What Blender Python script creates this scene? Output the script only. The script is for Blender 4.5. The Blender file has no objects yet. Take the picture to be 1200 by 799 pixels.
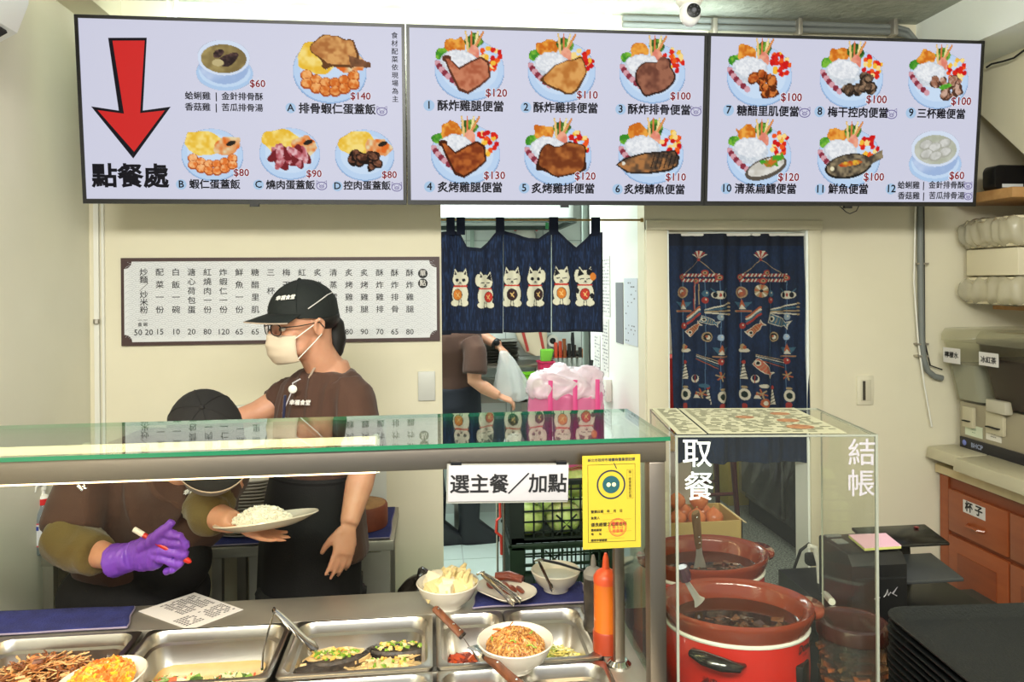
import bpy, bmesh, math, random
import numpy as np
from mathutils import Vector, Matrix
random.seed(7)
rng = np.random.default_rng(7)
R = math.radians
PI = math.pi
C = bpy.context.collection
SC = bpy.context.scene

# ------------------------------------------------------------------ camera
FPX, YAW, ROLL, EYE, HOR = 868., R(6.2), R(0.46), 1.68, 330.
cam = bpy.data.cameras.new('camera')
cam.sensor_width = 36.0
cam.lens = FPX / 1200 * 36
cam.shift_y = -(399.5 - HOR) / 1200
cam.clip_start = 0.02
co = bpy.data.objects.new('camera', cam)
co.matrix_world = (Matrix.Translation((0, 0, EYE)) @ Matrix.Rotation(-YAW, 4, 'Z')
                   @ Matrix.Rotation(PI / 2, 4, 'X') @ Matrix.Rotation(-ROLL, 4, 'Z'))
C.objects.link(co)
SC.camera = co

# ------------------------------------------------------------------ world and exposure
wd = bpy.data.worlds.new('world')
SC.world = wd
wd.use_nodes = True
wd.node_tree.nodes['Background'].inputs[0].default_value = (0.86, 0.93, 1.0, 1)
wd.node_tree.nodes['Background'].inputs[1].default_value = 0.42
SC.view_settings.view_transform = 'Standard'
SC.view_settings.look = 'None'
SC.view_settings.gamma = 1
SC.view_settings.use_curve_mapping = False
SC.view_settings.exposure = 0.28


def area(loc, rot, sx, sy, power, col):
    l = bpy.data.lights.new('area', 'AREA')
    l.shape = 'RECTANGLE'
    l.size, l.size_y, l.energy, l.color = sx, sy, power, col
    o = bpy.data.objects.new('room_light', l)
    o.location = loc
    o.rotation_euler = rot
    C.objects.link(o)
    return o


WARM = (1.0, 0.66, 0.34)
COOL = (1.0, 0.985, 0.90)
area((-0.5, -0.4, 2.68), (R(32), 0, 0), 1.3, 0.6, 98, COOL)            # shop ceiling panel near the left
area((0.8, -0.5, 2.68), (R(32), 0, 0), 0.9, 0.6, 50, COOL)              # shop ceiling panel over the customers
area((0.1, 2.78, 2.60), (R(115), 0, 0), 2.2, 0.05, 6.5, (0.85, 1.0, 0.97))   # batten behind the menu screens
area((0.1, 4.2, 2.55), (0, 0, 0), 1.2, 0.9, 40, (0.90, 1.0, 0.98))    # kitchen panel
area((0.3, 1.15, 2.25), (PI, 0, 0), 2.4, 1.4, 19, COOL)               # added upward fill to lighten the ceiling, not a shop fitting
area((1.9, 4.3, 2.55), (0, 0, 0), 0.8, 0.8, 24, COOL)               # store room
area((-0.72, 1.60, 1.275), (0, 0, 0), 1.05, 0.03, 1.3, WARM)       # warm tube over the food pans
area((0.15, 1.55, 1.33), (0, 0, 0), 0.5, 0.03, 0.9, WARM)


# ------------------------------------------------------------------ helpers
def at(u, v, Y=None, Z=None, X=None):
    """where the sight line of photo point (u, v) meets a plane of the room"""
    a = (u - 600) / FPX
    b = -(v - HOR) / FPX
    ca, sa = math.cos(ROLL), math.sin(ROLL)
    a, b = a * ca + b * sa, -a * sa + b * ca
    dx = a * math.cos(YAW) + math.sin(YAW)
    dy = -a * math.sin(YAW) + math.cos(YAW)
    t = Y / dy if Y is not None else ((Z - EYE) / b if Z is not None else X / dx)
    return Vector((t * dx, t * dy, EYE + t * b))


def lin(c):
    c = np.asarray(c, float) / 255.
    return np.where(c <= 0.04045, c / 12.92, ((c + 0.055) / 1.055) ** 2.4)


MATS = {}


def mat(name, col, rough=0.5, metal=0.0, bump=None, var=None, emit=0, spec=0.5, coat=0, trans=0, stretch=None, sheen=0, sss=0):
    if name in MATS:
        return MATS[name]
    m = bpy.data.materials.new(name)
    m.use_nodes = True
    nt = m.node_tree
    b = nt.nodes['Principled BSDF']
    c = (*lin(col), 1)
    b.inputs['Base Color'].default_value = c
    b.inputs['Roughness'].default_value = rough
    b.inputs['Metallic'].default_value = metal
    b.inputs['Specular IOR Level'].default_value = spec
    b.inputs['Coat Weight'].default_value = coat
    b.inputs['Sheen Weight'].default_value = sheen
    b.inputs['Transmission Weight'].default_value = trans
    if sss:
        b.inputs['Subsurface Weight'].default_value = sss
        b.inputs['Subsurface Scale'].default_value = 0.004
        b.inputs['Subsurface Radius'].default_value = (1, .4, .25)
    if emit:
        b.inputs['Emission Color'].default_value = c
        b.inputs['Emission Strength'].default_value = emit
    tc = mp = None
    if bump or var:
        tc = nt.nodes.new('ShaderNodeTexCoord')
        mp = nt.nodes.new('ShaderNodeMapping')
        nt.links.new(tc.outputs['Object'], mp.inputs[0])
        if stretch:
            mp.inputs['Scale'].default_value = stretch
    if var:       # (scale, second colour, contrast)
        n = nt.nodes.new('ShaderNodeTexNoise')
        n.inputs['Scale'].default_value = var[0]
        n.inputs['Detail'].default_value = 5
        nt.links.new(mp.outputs[0], n.inputs[0])
        r = nt.nodes.new('ShaderNodeValToRGB')
        k = var[2] if len(var) > 2 else 0.15
        r.color_ramp.elements[0].position = 0.5 - k
        r.color_ramp.elements[1].position = 0.5 + k
        r.color_ramp.elements[0].color = c
        r.color_ramp.elements[1].color = (*lin(var[1]), 1)
        nt.links.new(n.outputs[0], r.inputs[0])
        nt.links.new(r.outputs[0], b.inputs['Base Color'])
    if bump:      # (scale, strength)
        n = nt.nodes.new('ShaderNodeTexNoise')
        n.inputs['Scale'].default_value = bump[0]
        n.inputs['Detail'].default_value = 4
        nt.links.new(mp.outputs[0], n.inputs[0])
        bp = nt.nodes.new('ShaderNodeBump')
        bp.inputs['Strength'].default_value = bump[1]
        bp.inputs['Distance'].default_value = 0.01
        nt.links.new(n.outputs[0], bp.inputs['Height'])
        nt.links.new(bp.outputs[0], b.inputs['Normal'])
    MATS[name] = m
    return m


def glass(name, tint=(255, 255, 255), boost=1.0, dull=0.0, dullcol=(200, 200, 200), rough=0.02):
    """thin clear sheet: see-through with a Fresnel mirror; dull adds a little milkiness"""
    if name in MATS:
        return MATS[name]
    m = bpy.data.materials.new(name)
    m.use_nodes = True
    nt = m.node_tree
    nt.nodes.clear()
    N = nt.nodes.new
    out, mix, tr, gl = N('ShaderNodeOutputMaterial'), N('ShaderNodeMixShader'), N('ShaderNodeBsdfTransparent'), N('ShaderNodeBsdfGlossy')
    fr, geo, mth = N('ShaderNodeFresnel'), N('ShaderNodeNewGeometry'), N('ShaderNodeMath')
    mth.operation = 'MULTIPLY_ADD'
    nt.links.new(geo.outputs['Backfacing'], mth.inputs[0])
    mth.inputs[1].default_value = 1 / 1.5 - 1.5
    mth.inputs[2].default_value = 1.5
    nt.links.new(mth.outputs[0], fr.inputs['IOR'])
    sc = N('ShaderNodeMath')
    sc.operation = 'MULTIPLY'
    sc.use_clamp = True
    nt.links.new(fr.outputs[0], sc.inputs[0])
    sc.inputs[1].default_value = boost
    tr.inputs[0].default_value = (*lin(tint), 1)
    gl.inputs['Roughness'].default_value = rough
    nt.links.new(sc.outputs[0], mix.inputs[0])
    src = tr
    if dull:
        d, m2 = N('ShaderNodeBsdfDiffuse'), N('ShaderNodeMixShader')
        d.inputs[0].default_value = (*lin(dullcol), 1)
        m2.inputs[0].default_value = dull
        nt.links.new(tr.outputs[0], m2.inputs[1])
        nt.links.new(d.outputs[0], m2.inputs[2])
        src = m2
    nt.links.new(src.outputs[0], mix.inputs[1])
    nt.links.new(gl.outputs[0], mix.inputs[2])
    nt.links.new(mix.outputs[0], out.inputs[0])
    MATS[name] = m
    return m


def print_mat(name, emit=0, rough=0.8):
    """flat print: colours come from the colour attribute 'ink'"""
    if name in MATS:
        return MATS[name]
    m = bpy.data.materials.new(name)
    m.use_nodes = True
    nt = m.node_tree
    b = nt.nodes['Principled BSDF']
    a = nt.nodes.new('ShaderNodeVertexColor')
    a.layer_name = 'ink'
    b.inputs['Roughness'].default_value = rough
    if emit:
        b.inputs['Base Color'].default_value = (0, 0, 0, 1)
        b.inputs['Specular IOR Level'].default_value = 0.1
        nt.links.new(a.outputs[0], b.inputs['Emission Color'])
        b.inputs['Emission Strength'].default_value = emit
    else:
        nt.links.new(a.outputs[0], b.inputs['Base Color'])
    MATS[name] = m
    return m


def thing(name, label, cat, loc=(0, 0, 0), group=None, rz=0, rx=0, ry=0):
    o = bpy.data.objects.new(name, None)
    o.empty_display_size = 0.05
    C.objects.link(o)
    o.location = loc
    o.rotation_euler = (rx, ry, rz)
    o['label'] = label
    o['category'] = cat
    if group:
        o['group'] = group
    return o


def tag(o, label, cat, group=None, kind=None):
    o['label'] = label
    o['category'] = cat
    if group:
        o['group'] = group
    if kind:
        o['kind'] = kind
    return o


def struct(o):
    o['kind'] = 'structure'
    return o


def copy_tree(o, parent=None):
    c = o.copy()
    C.objects.link(c)
    c.parent = parent
    for ch in [x for x in C.objects if x.parent == o]:
        copy_tree(ch, c)
    return c


def children(o):
    return [x for x in C.objects if x.parent == o]


def rr(w, d, r, z, n=5, cx=0, cy=0):
    """rounded rectangle ring"""
    pts = []
    r = min(r, w / 2 - 1e-4, d / 2 - 1e-4)
    for k, (sx, sy) in enumerate(((1, 1), (-1, 1), (-1, -1), (1, -1))):
        for i in range(n + 1):
            a = PI / 2 * (k + i / n)
            pts.append((cx + sx * (w / 2 - r) + r * math.cos(a), cy + sy * (d / 2 - r) + r * math.sin(a), z))
    return pts


def oval(a, b, z, n=40, cx=0, cy=0):
    return [(cx + a * math.cos(2 * PI * i / n), cy + b * math.sin(2 * PI * i / n), z) for i in range(n)]


class G:
    """collects shapes and links them as one mesh object"""

    def __init__(s):
        s.v, s.f, s.m = [], [], []
        s.T = None

    def _add(s, vs, fs, m):
        n = len(s.v)
        if s.T is not None:
            vs = [s.T @ Vector(v) for v in vs]
        s.v += [tuple(v) for v in vs]
        s.f += [tuple(i + n for i in f) for f in fs]
        s.m += [m] * len(fs)
        return s

    def box(s, a, b, m=0):
        x0, y0, z0 = a
        x1, y1, z1 = b
        return s._add([(x0, y0, z0), (x1, y0, z0), (x1, y1, z0), (x0, y1, z0), (x0, y0, z1), (x1, y0, z1), (x1, y1, z1), (x0, y1, z1)],
                      [(0, 3, 2, 1), (4, 5, 6, 7), (0, 1, 5, 4), (1, 2, 6, 5), (2, 3, 7, 6), (3, 0, 4, 7)], m)

    def cb(s, c, size, m=0):
        return s.box([c[i] - size[i] / 2 for i in range(3)], [c[i] + size[i] / 2 for i in range(3)], m)

    def loft(s, rings, cap0=True, cap1=True, m=0, closed=False):
        n = len(rings[0])
        vs = [p for r in rings for p in r]
        fs = []
        K = len(rings)
        for k in range(K if closed else K - 1):
            a, b = k * n, ((k + 1) % K) * n
            for i in range(n):
                j = (i + 1) % n
                fs.append((a + i, a + j, b + j, b + i))
        if cap0 and not closed:
            fs.append(tuple(range(n - 1, -1, -1)))
        if cap1 and not closed:
            fs.append(tuple((K - 1) * n + i for i in range(n)))
        return s._add(vs, fs, m)

    def lathe(s, prof, n=24, sx=1, sy=1, c=(0, 0, 0), m=0, cap0=True, cap1=True):
        return s.loft([[(c[0] + r * sx * math.cos(2 * PI * i / n), c[1] + r * sy * math.sin(2 * PI * i / n), c[2] + z) for i in range(n)] for r, z in prof], cap0, cap1, m)

    def tube(s, pts, r, n=8, m=0, caps=True, flat=1.0, closed=False, up=None):
        pts = [Vector(p) for p in pts]
        K = len(pts)
        rs = r if isinstance(r, (list, tuple)) else [r] * K
        rings = []
        u = None
        for k in range(K):
            a = pts[(k - 1) % K] if (k > 0 or closed) else pts[k]
            b = pts[(k + 1) % K] if (k < K - 1 or closed) else pts[k]
            t = (b - a).normalized()
            if u is None:
                u = Vector(up) if up else (Vector((0, 0, 1)) if abs(t.z) < 0.9 else Vector((1, 0, 0)))
            u = (u - t * u.dot(t))
            if u.length < 1e-6:
                u = t.orthogonal()
            u.normalize()
            w = t.cross(u)
            rings.append([pts[k] + w * (rs[k] * math.cos(2 * PI * i / n)) + u * (rs[k] * flat * math.sin(2 * PI * i / n)) for i in range(n)])
        return s.loft(rings, caps, caps, m, closed)

    def ell(s, c, r, n=12, m=0, rot=None):
        if not isinstance(r, (tuple, list)):
            r = (r, r, r)
        k = max(4, n // 2)
        c = Vector(c)
        vs = [(0, 0, -r[2])]
        for j in range(1, k):
            a = PI * j / k
            for i in range(n):
                vs.append((r[0] * math.sin(a) * math.cos(2 * PI * i / n), r[1] * math.sin(a) * math.sin(2 * PI * i / n), -r[2] * math.cos(a)))
        vs.append((0, 0, r[2]))
        fs = [(0, 1 + (i + 1) % n, 1 + i) for i in range(n)]
        for j in range(k - 2):
            for i in range(n):
                a, b = 1 + j * n, 1 + (j + 1) * n
                fs.append((a + i, a + (i + 1) % n, b + (i + 1) % n, b + i))
        L = len(vs) - 1
        a = 1 + (k - 2) * n
        fs += [(a + i, a + (i + 1) % n, L) for i in range(n)]
        vs = [Vector(v) for v in vs]
        if rot is not None:
            vs = [rot @ v for v in vs]
        return s._add([v + c for v in vs], fs, m)

    def prism(s, pts, t0, t1, axis='y', m=0, m_side=None):
        """polygon extruded along an axis: pts are (x,z) for y, (x,y) for z, (y,z) for x"""
        def P(p, t):
            return {'y': (p[0], t, p[1]), 'z': (p[0], p[1], t), 'x': (t, p[0], p[1])}[axis]
        n = len(pts)
        s._add([P(p, t0) for p in pts] + [P(p, t1) for p in pts],
               [tuple(range(n)), tuple(range(2 * n - 1, n - 1, -1))], m)
        k = len(s.v) - 2 * n
        fs = [(k + i, k + n + i, k + n + (i + 1) % n, k + (i + 1) % n) for i in range(n)]
        s.f += fs
        s.m += [m if m_side is None else m_side] * n
        return s

    def grid(s, nu, nv, fn, m=0):
        vs = [fn(i / nu, j / nv) for j in range(nv + 1) for i in range(nu + 1)]
        fs = [(j * (nu + 1) + i, j * (nu + 1) + i + 1, (j + 1) * (nu + 1) + i + 1, (j + 1) * (nu + 1) + i) for j in range(nv) for i in range(nu)]
        return s._add(vs, fs, m)

    def mesh(s, name, mats, off=(0, 0, 0)):
        me = bpy.data.meshes.new(name)
        ox, oy, oz = off
        me.from_pydata([(x - ox, y - oy, z - oz) for x, y, z in s.v], [], s.f)
        for m in (mats if isinstance(mats, (list, tuple)) else [mats]):
            me.materials.append(m)
        me.polygons.foreach_set('material_index', s.m)
        me.update()
        return me

    def build(s, name, mats, parent=None, sm=35, w=False, bev=0, off=(0, 0, 0), loc=None, fix=True, solid=0, seg=2):
        if w and parent is not None:
            off = tuple(parent.location)
        me = s.mesh(name, mats, off)
        if fix:
            bm = bmesh.new()
            bm.from_mesh(me)
            bmesh.ops.recalc_face_normals(bm, faces=bm.faces)
            if bev:
                ed = [e for e in bm.edges if len(e.link_faces) == 2 and e.calc_face_angle(0) > R(50)]
                bmesh.ops.bevel(bm, geom=ed, offset=bev, segments=seg, affect='EDGES', profile=0.5, clamp_overlap=True)
            bm.to_mesh(me)
            bm.free()
        if sm:
            me.shade_smooth()
            me.set_sharp_from_angle(angle=R(sm))
        o = bpy.data.objects.new(name, me)
        C.objects.link(o)
        if parent is not None:
            o.parent = parent
        if loc is not None:
            o.location = loc
        if solid:
            md = o.modifiers.new('solid', 'SOLIDIFY')
            md.thickness = solid
            md.offset = 0
        return o

    def blob(s, name, mats, parent=None, voxel=0.008, it=6, w=True, fac=0.5, disp=None):
        """fuse everything collected into one continuous smooth surface"""
        off = tuple(parent.location) if (w and parent is not None) else (0, 0, 0)
        me = s.mesh('raw', mats, off)
        o = bpy.data.objects.new('raw', me)
        C.objects.link(o)
        md = o.modifiers.new('r', 'REMESH')
        md.mode = 'VOXEL'
        md.voxel_size = voxel
        md.use_smooth_shade = True
        if it:
            sm = o.modifiers.new('s', 'SMOOTH')
            sm.iterations = it
            sm.factor = fac
        dg = bpy.context.evaluated_depsgraph_get()
        me2 = bpy.data.meshes.new_from_object(o.evaluated_get(dg))
        bpy.data.objects.remove(o)
        me2.name = name
        if disp is not None:
            n = len(me2.vertices)
            P = np.empty(n * 3)
            N = np.empty(n * 3)
            me2.vertices.foreach_get('co', P)
            me2.vertices.foreach_get('normal', N)
            P, N = P.reshape(-1, 3), N.reshape(-1, 3)
            P = P + N * disp(P + np.array(off))[:, None]
            me2.vertices.foreach_set('co', P.ravel())
            me2.update()
        me2.shade_smooth()
        o = bpy.data.objects.new(name, me2)
        C.objects.link(o)
        if parent is not None:
            o.parent = parent
        return o


def folds(amp, k, seed):
    r = np.random.default_rng(seed)
    D = r.normal(size=(6, 3)) * k
    ph = r.uniform(0, 6.28, 6)
    D[:, 2] *= 0.45

    def f(P):
        q = P @ D.T + ph
        a = np.sin(q[:, 0] + 1.3 * np.sin(q[:, 1])) + np.sin(q[:, 2] + 1.7 * np.sin(q[:, 3])) * .7
        return amp * (1 - np.abs(a)) * 0.6
    return f


def text(s, size, m, parent, loc, name='lettering', rot=(PI / 2, 0, 0), al='CENTER', bold=0.0, ls=1.0, cs=1.0, shear=0, sx=1, ext=0.0004):
    c = bpy.data.curves.new(name, 'FONT')
    c.body = s
    c.size = size
    c.align_x = al
    c.align_y = 'CENTER'
    c.space_line = ls
    c.space_character = cs
    c.shear = shear
    c.resolution_u = 2
    c.extrude = ext
    c.bevel_depth = bold * size * .9
    c.bevel_resolution = 0
    c.materials.append(m)
    o = bpy.data.objects.new(name, c)
    C.objects.link(o)
    o.parent = parent
    o.location = loc
    o.rotation_euler = rot
    o.scale = (sx, 1, .12)
    return o


# ------------------------------------------------------------------ painter for flat prints
_NG = rng.random((64, 64))


def vnoise(x, y, seed=0):
    x = np.asarray(x) + seed * 7.31
    y = np.asarray(y) + seed * 3.77
    xi, yi = np.floor(x).astype(int), np.floor(y).astype(int)
    fx, fy = x - xi, y - yi
    fx, fy = fx * fx * (3 - 2 * fx), fy * fy * (3 - 2 * fy)
    a = _NG[xi % 64, yi % 64]
    b = _NG[(xi + 1) % 64, yi % 64]
    c = _NG[xi % 64, (yi + 1) % 64]
    d = _NG[(xi + 1) % 64, (yi + 1) % 64]
    return (a * (1 - fx) + b * fx) * (1 - fy) + (c * (1 - fx) + d * fx) * fy


class Paint:
    def __init__(s, X, Y, base=None):
        s.X, s.Y = X, Y
        s.c = np.zeros(X.shape + (3,))
        s.a = np.zeros(X.shape, bool)
        if base is not None:
            s.c[:] = base
            s.a[:] = True

    def put(s, mask, col, col2=None, sc=1.0, seed=0, on=False):
        if on:
            mask = mask & s.a
        c = np.empty(s.c.shape)
        c[:] = col
        if col2 is not None:
            n = vnoise(s.X * sc, s.Y * sc, seed) * .6 + vnoise(s.X * sc * 2.3, s.Y * sc * 2.3, seed + 5) * .4
            n = np.clip((n - .5) * 2.6 + .5, 0, 1)[..., None]
            c = c * (1 - n) + np.array(col2, float) * n
        s.c[mask] = c[mask]
        s.a |= mask

    def ell(s, cx, cy, rx, ry, ang=0, rough=0, sc=1.0, seed=0):
        dx, dy = s.X - cx, s.Y - cy
        a = R(ang)
        x, y = dx * math.cos(a) + dy * math.sin(a), -dx * math.sin(a) + dy * math.cos(a)
        q = (x / rx) ** 2 + (y / ry) ** 2
        if rough:
            q = q * (1 + rough * (vnoise(s.X * sc, s.Y * sc, seed) - .5) * 2)
        return q < 1

    def poly(s, pts):
        ins = np.zeros(s.X.shape, bool)
        n = len(pts)
        for i in range(n):
            (x1, y1), (x2, y2) = pts[i], pts[(i + 1) % n]
            if y1 == y2:
                continue
            cond = ((y1 > s.Y) != (y2 > s.Y)) & (s.X < (x2 - x1) * (s.Y - y1) / (y2 - y1) + x1)
            ins ^= cond
        return ins

    def line(s, x1, y1, x2, y2, w):
        dx, dy = x2 - x1, y2 - y1
        L = dx * dx + dy * dy
        t = np.clip(((s.X - x1) * dx + (s.Y - y1) * dy) / L, 0, 1)
        return (s.X - x1 - t * dx) ** 2 + (s.Y - y1 - t * dy) ** 2 < (w / 2) ** 2


def painted(name, P, pos, m, parent, keep_all=False):
    """mesh of the painted canvas; pos gives the place of every canvas point"""
    h, w = P.X.shape
    vid = np.arange(h * w).reshape(h, w)
    q = np.stack([vid[:-1, :-1], vid[:-1, 1:], vid[1:, 1:], vid[1:, :-1]], -1).reshape(-1, 4)
    al = P.a.ravel()
    if not keep_all:
        q = q[al[q].sum(1) >= 3]
    used = np.unique(q)
    mp = -np.ones(h * w, int)
    mp[used] = np.arange(len(used))
    me = bpy.data.meshes.new(name)
    me.from_pydata(pos.reshape(-1, 3)[used].tolist(), [], mp[q].tolist())
    ca = me.color_attributes.new('ink', 'FLOAT_COLOR', 'POINT')
    col = np.ones((len(used), 4))
    col[:, :3] = lin(np.clip(P.c.reshape(-1, 3)[used], 0, 255))
    ca.data.foreach_set('color', col.ravel())
    me.materials.append(m)
    me.shade_smooth()
    me.update()
    o = bpy.data.objects.new(name, me)
    C.objects.link(o)
    o.parent = parent
    return o

# ------------------------------------------------------------------ materials
CREAM = mat('cream_paint', (226, 219, 194), .75, bump=(14, .05), var=(3, (219, 212, 186), .3))
LEFTP = mat('left_wall_paint', (236, 233, 216), .7, bump=(9, .06), var=(2.2, (226, 223, 205), .25))
WHITE = mat('white_paint', (233, 238, 232), .6, bump=(20, .03))
CEIL = mat('rough_ceiling', (186, 189, 176), .95, bump=(34, 1.0), var=(12, (164, 168, 155), .2))
BLACKP = mat('black_plastic', (18, 18, 19), .35)
BLACKM = mat('matt_black', (22, 22, 22), .7)
INK = mat('black_ink', (16, 14, 16), .6)
REDINK = mat('dark_red_ink', (122, 14, 20), .6)
STEEL = mat('brushed_steel', (188, 184, 176), .3, 1.0, bump=(60, .03), stretch=(1, 12, 12))
STEELD = mat('worn_steel', (178, 172, 160), .45, .75, bump=(30, .06), var=(7, (160, 154, 142), .3))
CHROME = mat('polished_steel', (205, 205, 205), .13, 1.0)
WHITEP = mat('white_plastic', (228, 226, 216), .4)
CERAM = mat('white_melamine', (218, 211, 196), .22, coat=.3)
PAPER = mat('white_paper', (216, 212, 208), .9)
GREYPIPE = mat('grey_pipe', (118, 122, 118), .5)
WOODH = mat('rosewood', (126, 72, 40), .45, var=(14, (88, 46, 24), .2), stretch=(8, 1, 1))
SKIN = mat('skin', (204, 152, 122), .5, sss=.3, var=(40, (196, 140, 110), .3))
BROWNS = mat('brown_shirt_cloth', (82, 54, 40), .9, bump=(300, .15), var=(5, (66, 43, 34), .3), sheen=.1)
APRON = mat('black_apron_cloth', (14, 12, 13), .85, bump=(260, .15))
GLASSC = glass('clear_glass', (235, 246, 240))
ACRYL = glass('clear_acrylic', (250, 251, 247), boost=.35, dull=.008, dullcol=(215, 215, 200))
PLASTCLEAR = glass('cloudy_clear_plastic', (252, 252, 248), boost=.35, dull=.05, dullcol=(225, 220, 200), rough=.1)
FILM = glass('thin_white_bag_film', (240, 240, 240), dull=.42, dullcol=(235, 235, 232), rough=.3)

# ------------------------------------------------------------------ the setting
BY = 2.95
g = G()
for a, b in (((-1.40, BY, 0), (.039, BY + .10, 2.76)), ((.039, BY, 2.2), (.866, BY + .10, 2.76)), ((.866, BY, 0), (.962, BY + .10, 2.76)),
             ((.962, BY, 1.885), (1.562, BY + .10, 2.76)), ((1.562, BY, 0), (3.2, BY + .10, 2.76))):
    g.box(a, b)
struct(g.build('wall_back', CREAM, sm=0))
struct(G().box((-1.40, -1.2, 0), (-1.282, BY, 2.76)).build('wall_left', LEFTP, sm=0))
struct(G().box((-1.40, -1.2, 2.76), (3.2, BY + .10, 2.86)).build('ceiling', CEIL, sm=0))
FLOORM = mat('grey_terrazzo', (138, 144, 136), .45, var=(90, (60, 66, 62), .10))
struct(G().box((-1.40, -1.2, -.1), (3.2, BY + .10, 0)).build('floor', FLOORM, sm=0))
# soffit along the left wall, beam and stair wall on the right
struct(G().box((-1.282, -1.2, 2.665), (-1.16, BY, 2.76)).build('trim_1', CREAM, sm=0))
struct(G().box((2.06, -1.2, 2.575), (2.30, BY, 2.76)).build('trim_2', WHITE, sm=0))
g = G()
g.prism([(BY, 2.76), (BY, 2.43), (.45, .15), (-1.2, .15), (-1.2, 2.76)], 2.30, 2.36, 'x')
struct(g.build('wall_right', CREAM, sm=0))
struct(G().box((3.1, 0.4, 0), (3.2, BY, 2.76)).build('wall_right', CREAM, sm=0))
struct(G().prism([(BY, 2.43), (BY, 2.50), (.45, .22), (.45, .15)], 2.36, 3.1, 'x').build('trim_3', CREAM, sm=0))
# door casing around the patterned curtain
DOORP = mat('ivory_gloss_paint', (214, 207, 180), .45, bump=(12, .05))
dr = struct(thing('door_1', '', '', (1.25, BY, 0)))
del dr['label'], dr['category']
G().box((.868, BY - .016, 0), (.958, BY, 1.925)).build('door_jamb', DOORP, dr, w=True, bev=.003)
G().box((1.566, BY - .016, 0), (1.618, BY, 1.925)).build('door_jamb', DOORP, dr, w=True, bev=.003)
G().box((.868, BY - .024, 1.885), (1.622, BY, 1.925)).build('door_header', DOORP, dr, w=True, bev=.003)
G().box((.955, BY - .006, 0), (.966, BY + .10, 1.885)).build('door_lining', WHITE, dr, w=True)
G().box((1.556, BY - .006, 0), (1.568, BY + .10, 1.885)).build('door_lining', WHITE, dr, w=True)

# kitchen behind the noren
TILEW = mat('white_glazed_tile', (226, 234, 230), .18, coat=.3)
GROUT = mat('tile_grout', (176, 184, 180), .9)
KY = 5.75
struct(G().box((.866, BY + .10, 0), (.93, 4.06, 2.65)).box((.866, 4.0, 0), (1.42, 4.06, 2.65)).box((1.36, 4.06, 0), (1.42, KY, 2.65)).build('wall_kitchen_right', mat('kitchen_white_paint', (236, 238, 230), .5), sm=0))
struct(G().box((-.95, BY + .10, 0), (-.85, KY, 2.65)).build('wall_kitchen_left', WHITE, sm=0))
kb = struct(G().box((-.95, KY, 0), (1.42, KY + .1, 2.65)).build('wall_kitchen_back', GROUT, sm=0))
struct(G().box((-.95, BY + .10, 2.65), (1.42, KY, 2.75)).build('ceiling_kitchen', WHITE, sm=0))
kf = struct(G().box((-.95, BY + .10, -.1), (1.42, KY, -.008)).build('floor_kitchen', GROUT, sm=0))
tm = G().box((.003, -.008, .003), (.297, .002, .297)).mesh('tile', [TILEW])
for i in range(6):
    for j in range(7):
        o = bpy.data.objects.new('tile', tm)
        C.objects.link(o)
        o.parent = kb
        o.location = (-.33 + .3 * i, KY - .001, .5 + .3 * j)
tm = G().box((.003, .003, -.012), (.447, .447, 0)).mesh('tile', [mat('pale_floor_tile', (196, 210, 204), .35, var=(6, (182, 196, 190), .3))])
for i in range(3):
    for j in range(4):
        o = bpy.data.objects.new('tile', tm)
        C.objects.link(o)
        o.parent = kf
        o.location = (-.27 + .45 * i - .003, 3.6 + .45 * j, 0)
# store room behind the patterned curtain
struct(G().box((.93, 6.2, 0), (3.2, 6.3, 2.65)).build('wall_store_back', WHITE, sm=0))
struct(G().box((3.1, BY + .10, 0), (3.2, 6.2, 2.65)).build('wall_store_right', WHITE, sm=0))
struct(G().box((.93, BY + .10, 2.65), (3.2, 6.2, 2.75)).build('ceiling_store', WHITE, sm=0))
struct(G().box((1.42, BY + .10, -.1), (3.2, 6.2, 0)).box((.93, BY + .10, -.1), (1.42, 4.0, 0)).build('floor_store', FLOORM, sm=0))

# ------------------------------------------------------------------ menu screens
SCREEN = mat('lit_screen_ground', (202, 203, 222), .4, emit=.82, spec=.1)
nt = SCREEN.node_tree
SCREEN.node_tree.nodes['Principled BSDF'].inputs['Base Color'].default_value = (.02, .02, .02, 1)
SINK = mat('screen_black', (20, 18, 28), .5, emit=.6, spec=.1)
SRED = mat('screen_arrow_red', (222, 44, 42), .5, emit=0.70, spec=.1)
SDRED = mat('screen_price_red', (140, 20, 30), .5, emit=0.74, spec=.1)
SWHITE = mat('screen_white', (238, 238, 246), .5, emit=0.78, spec=.1)
SBLUE = mat('screen_pale_blue', (176, 206, 236), .5, emit=0.74, spec=.1)
SLILAC = mat('screen_lilac', (120, 112, 160), .5, emit=0.74, spec=.1)
for m_ in (SINK, SRED, SDRED, SWHITE, SBLUE, SLILAC):
    m_.node_tree.nodes['Principled BSDF'].inputs['Base Color'].default_value = (0, 0, 0, 1)
PRINTE = print_mat('screen_picture', emit=.78)
PRINT = print_mat('cloth_print', rough=.9)

TW, TH = 1.070, .615


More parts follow.
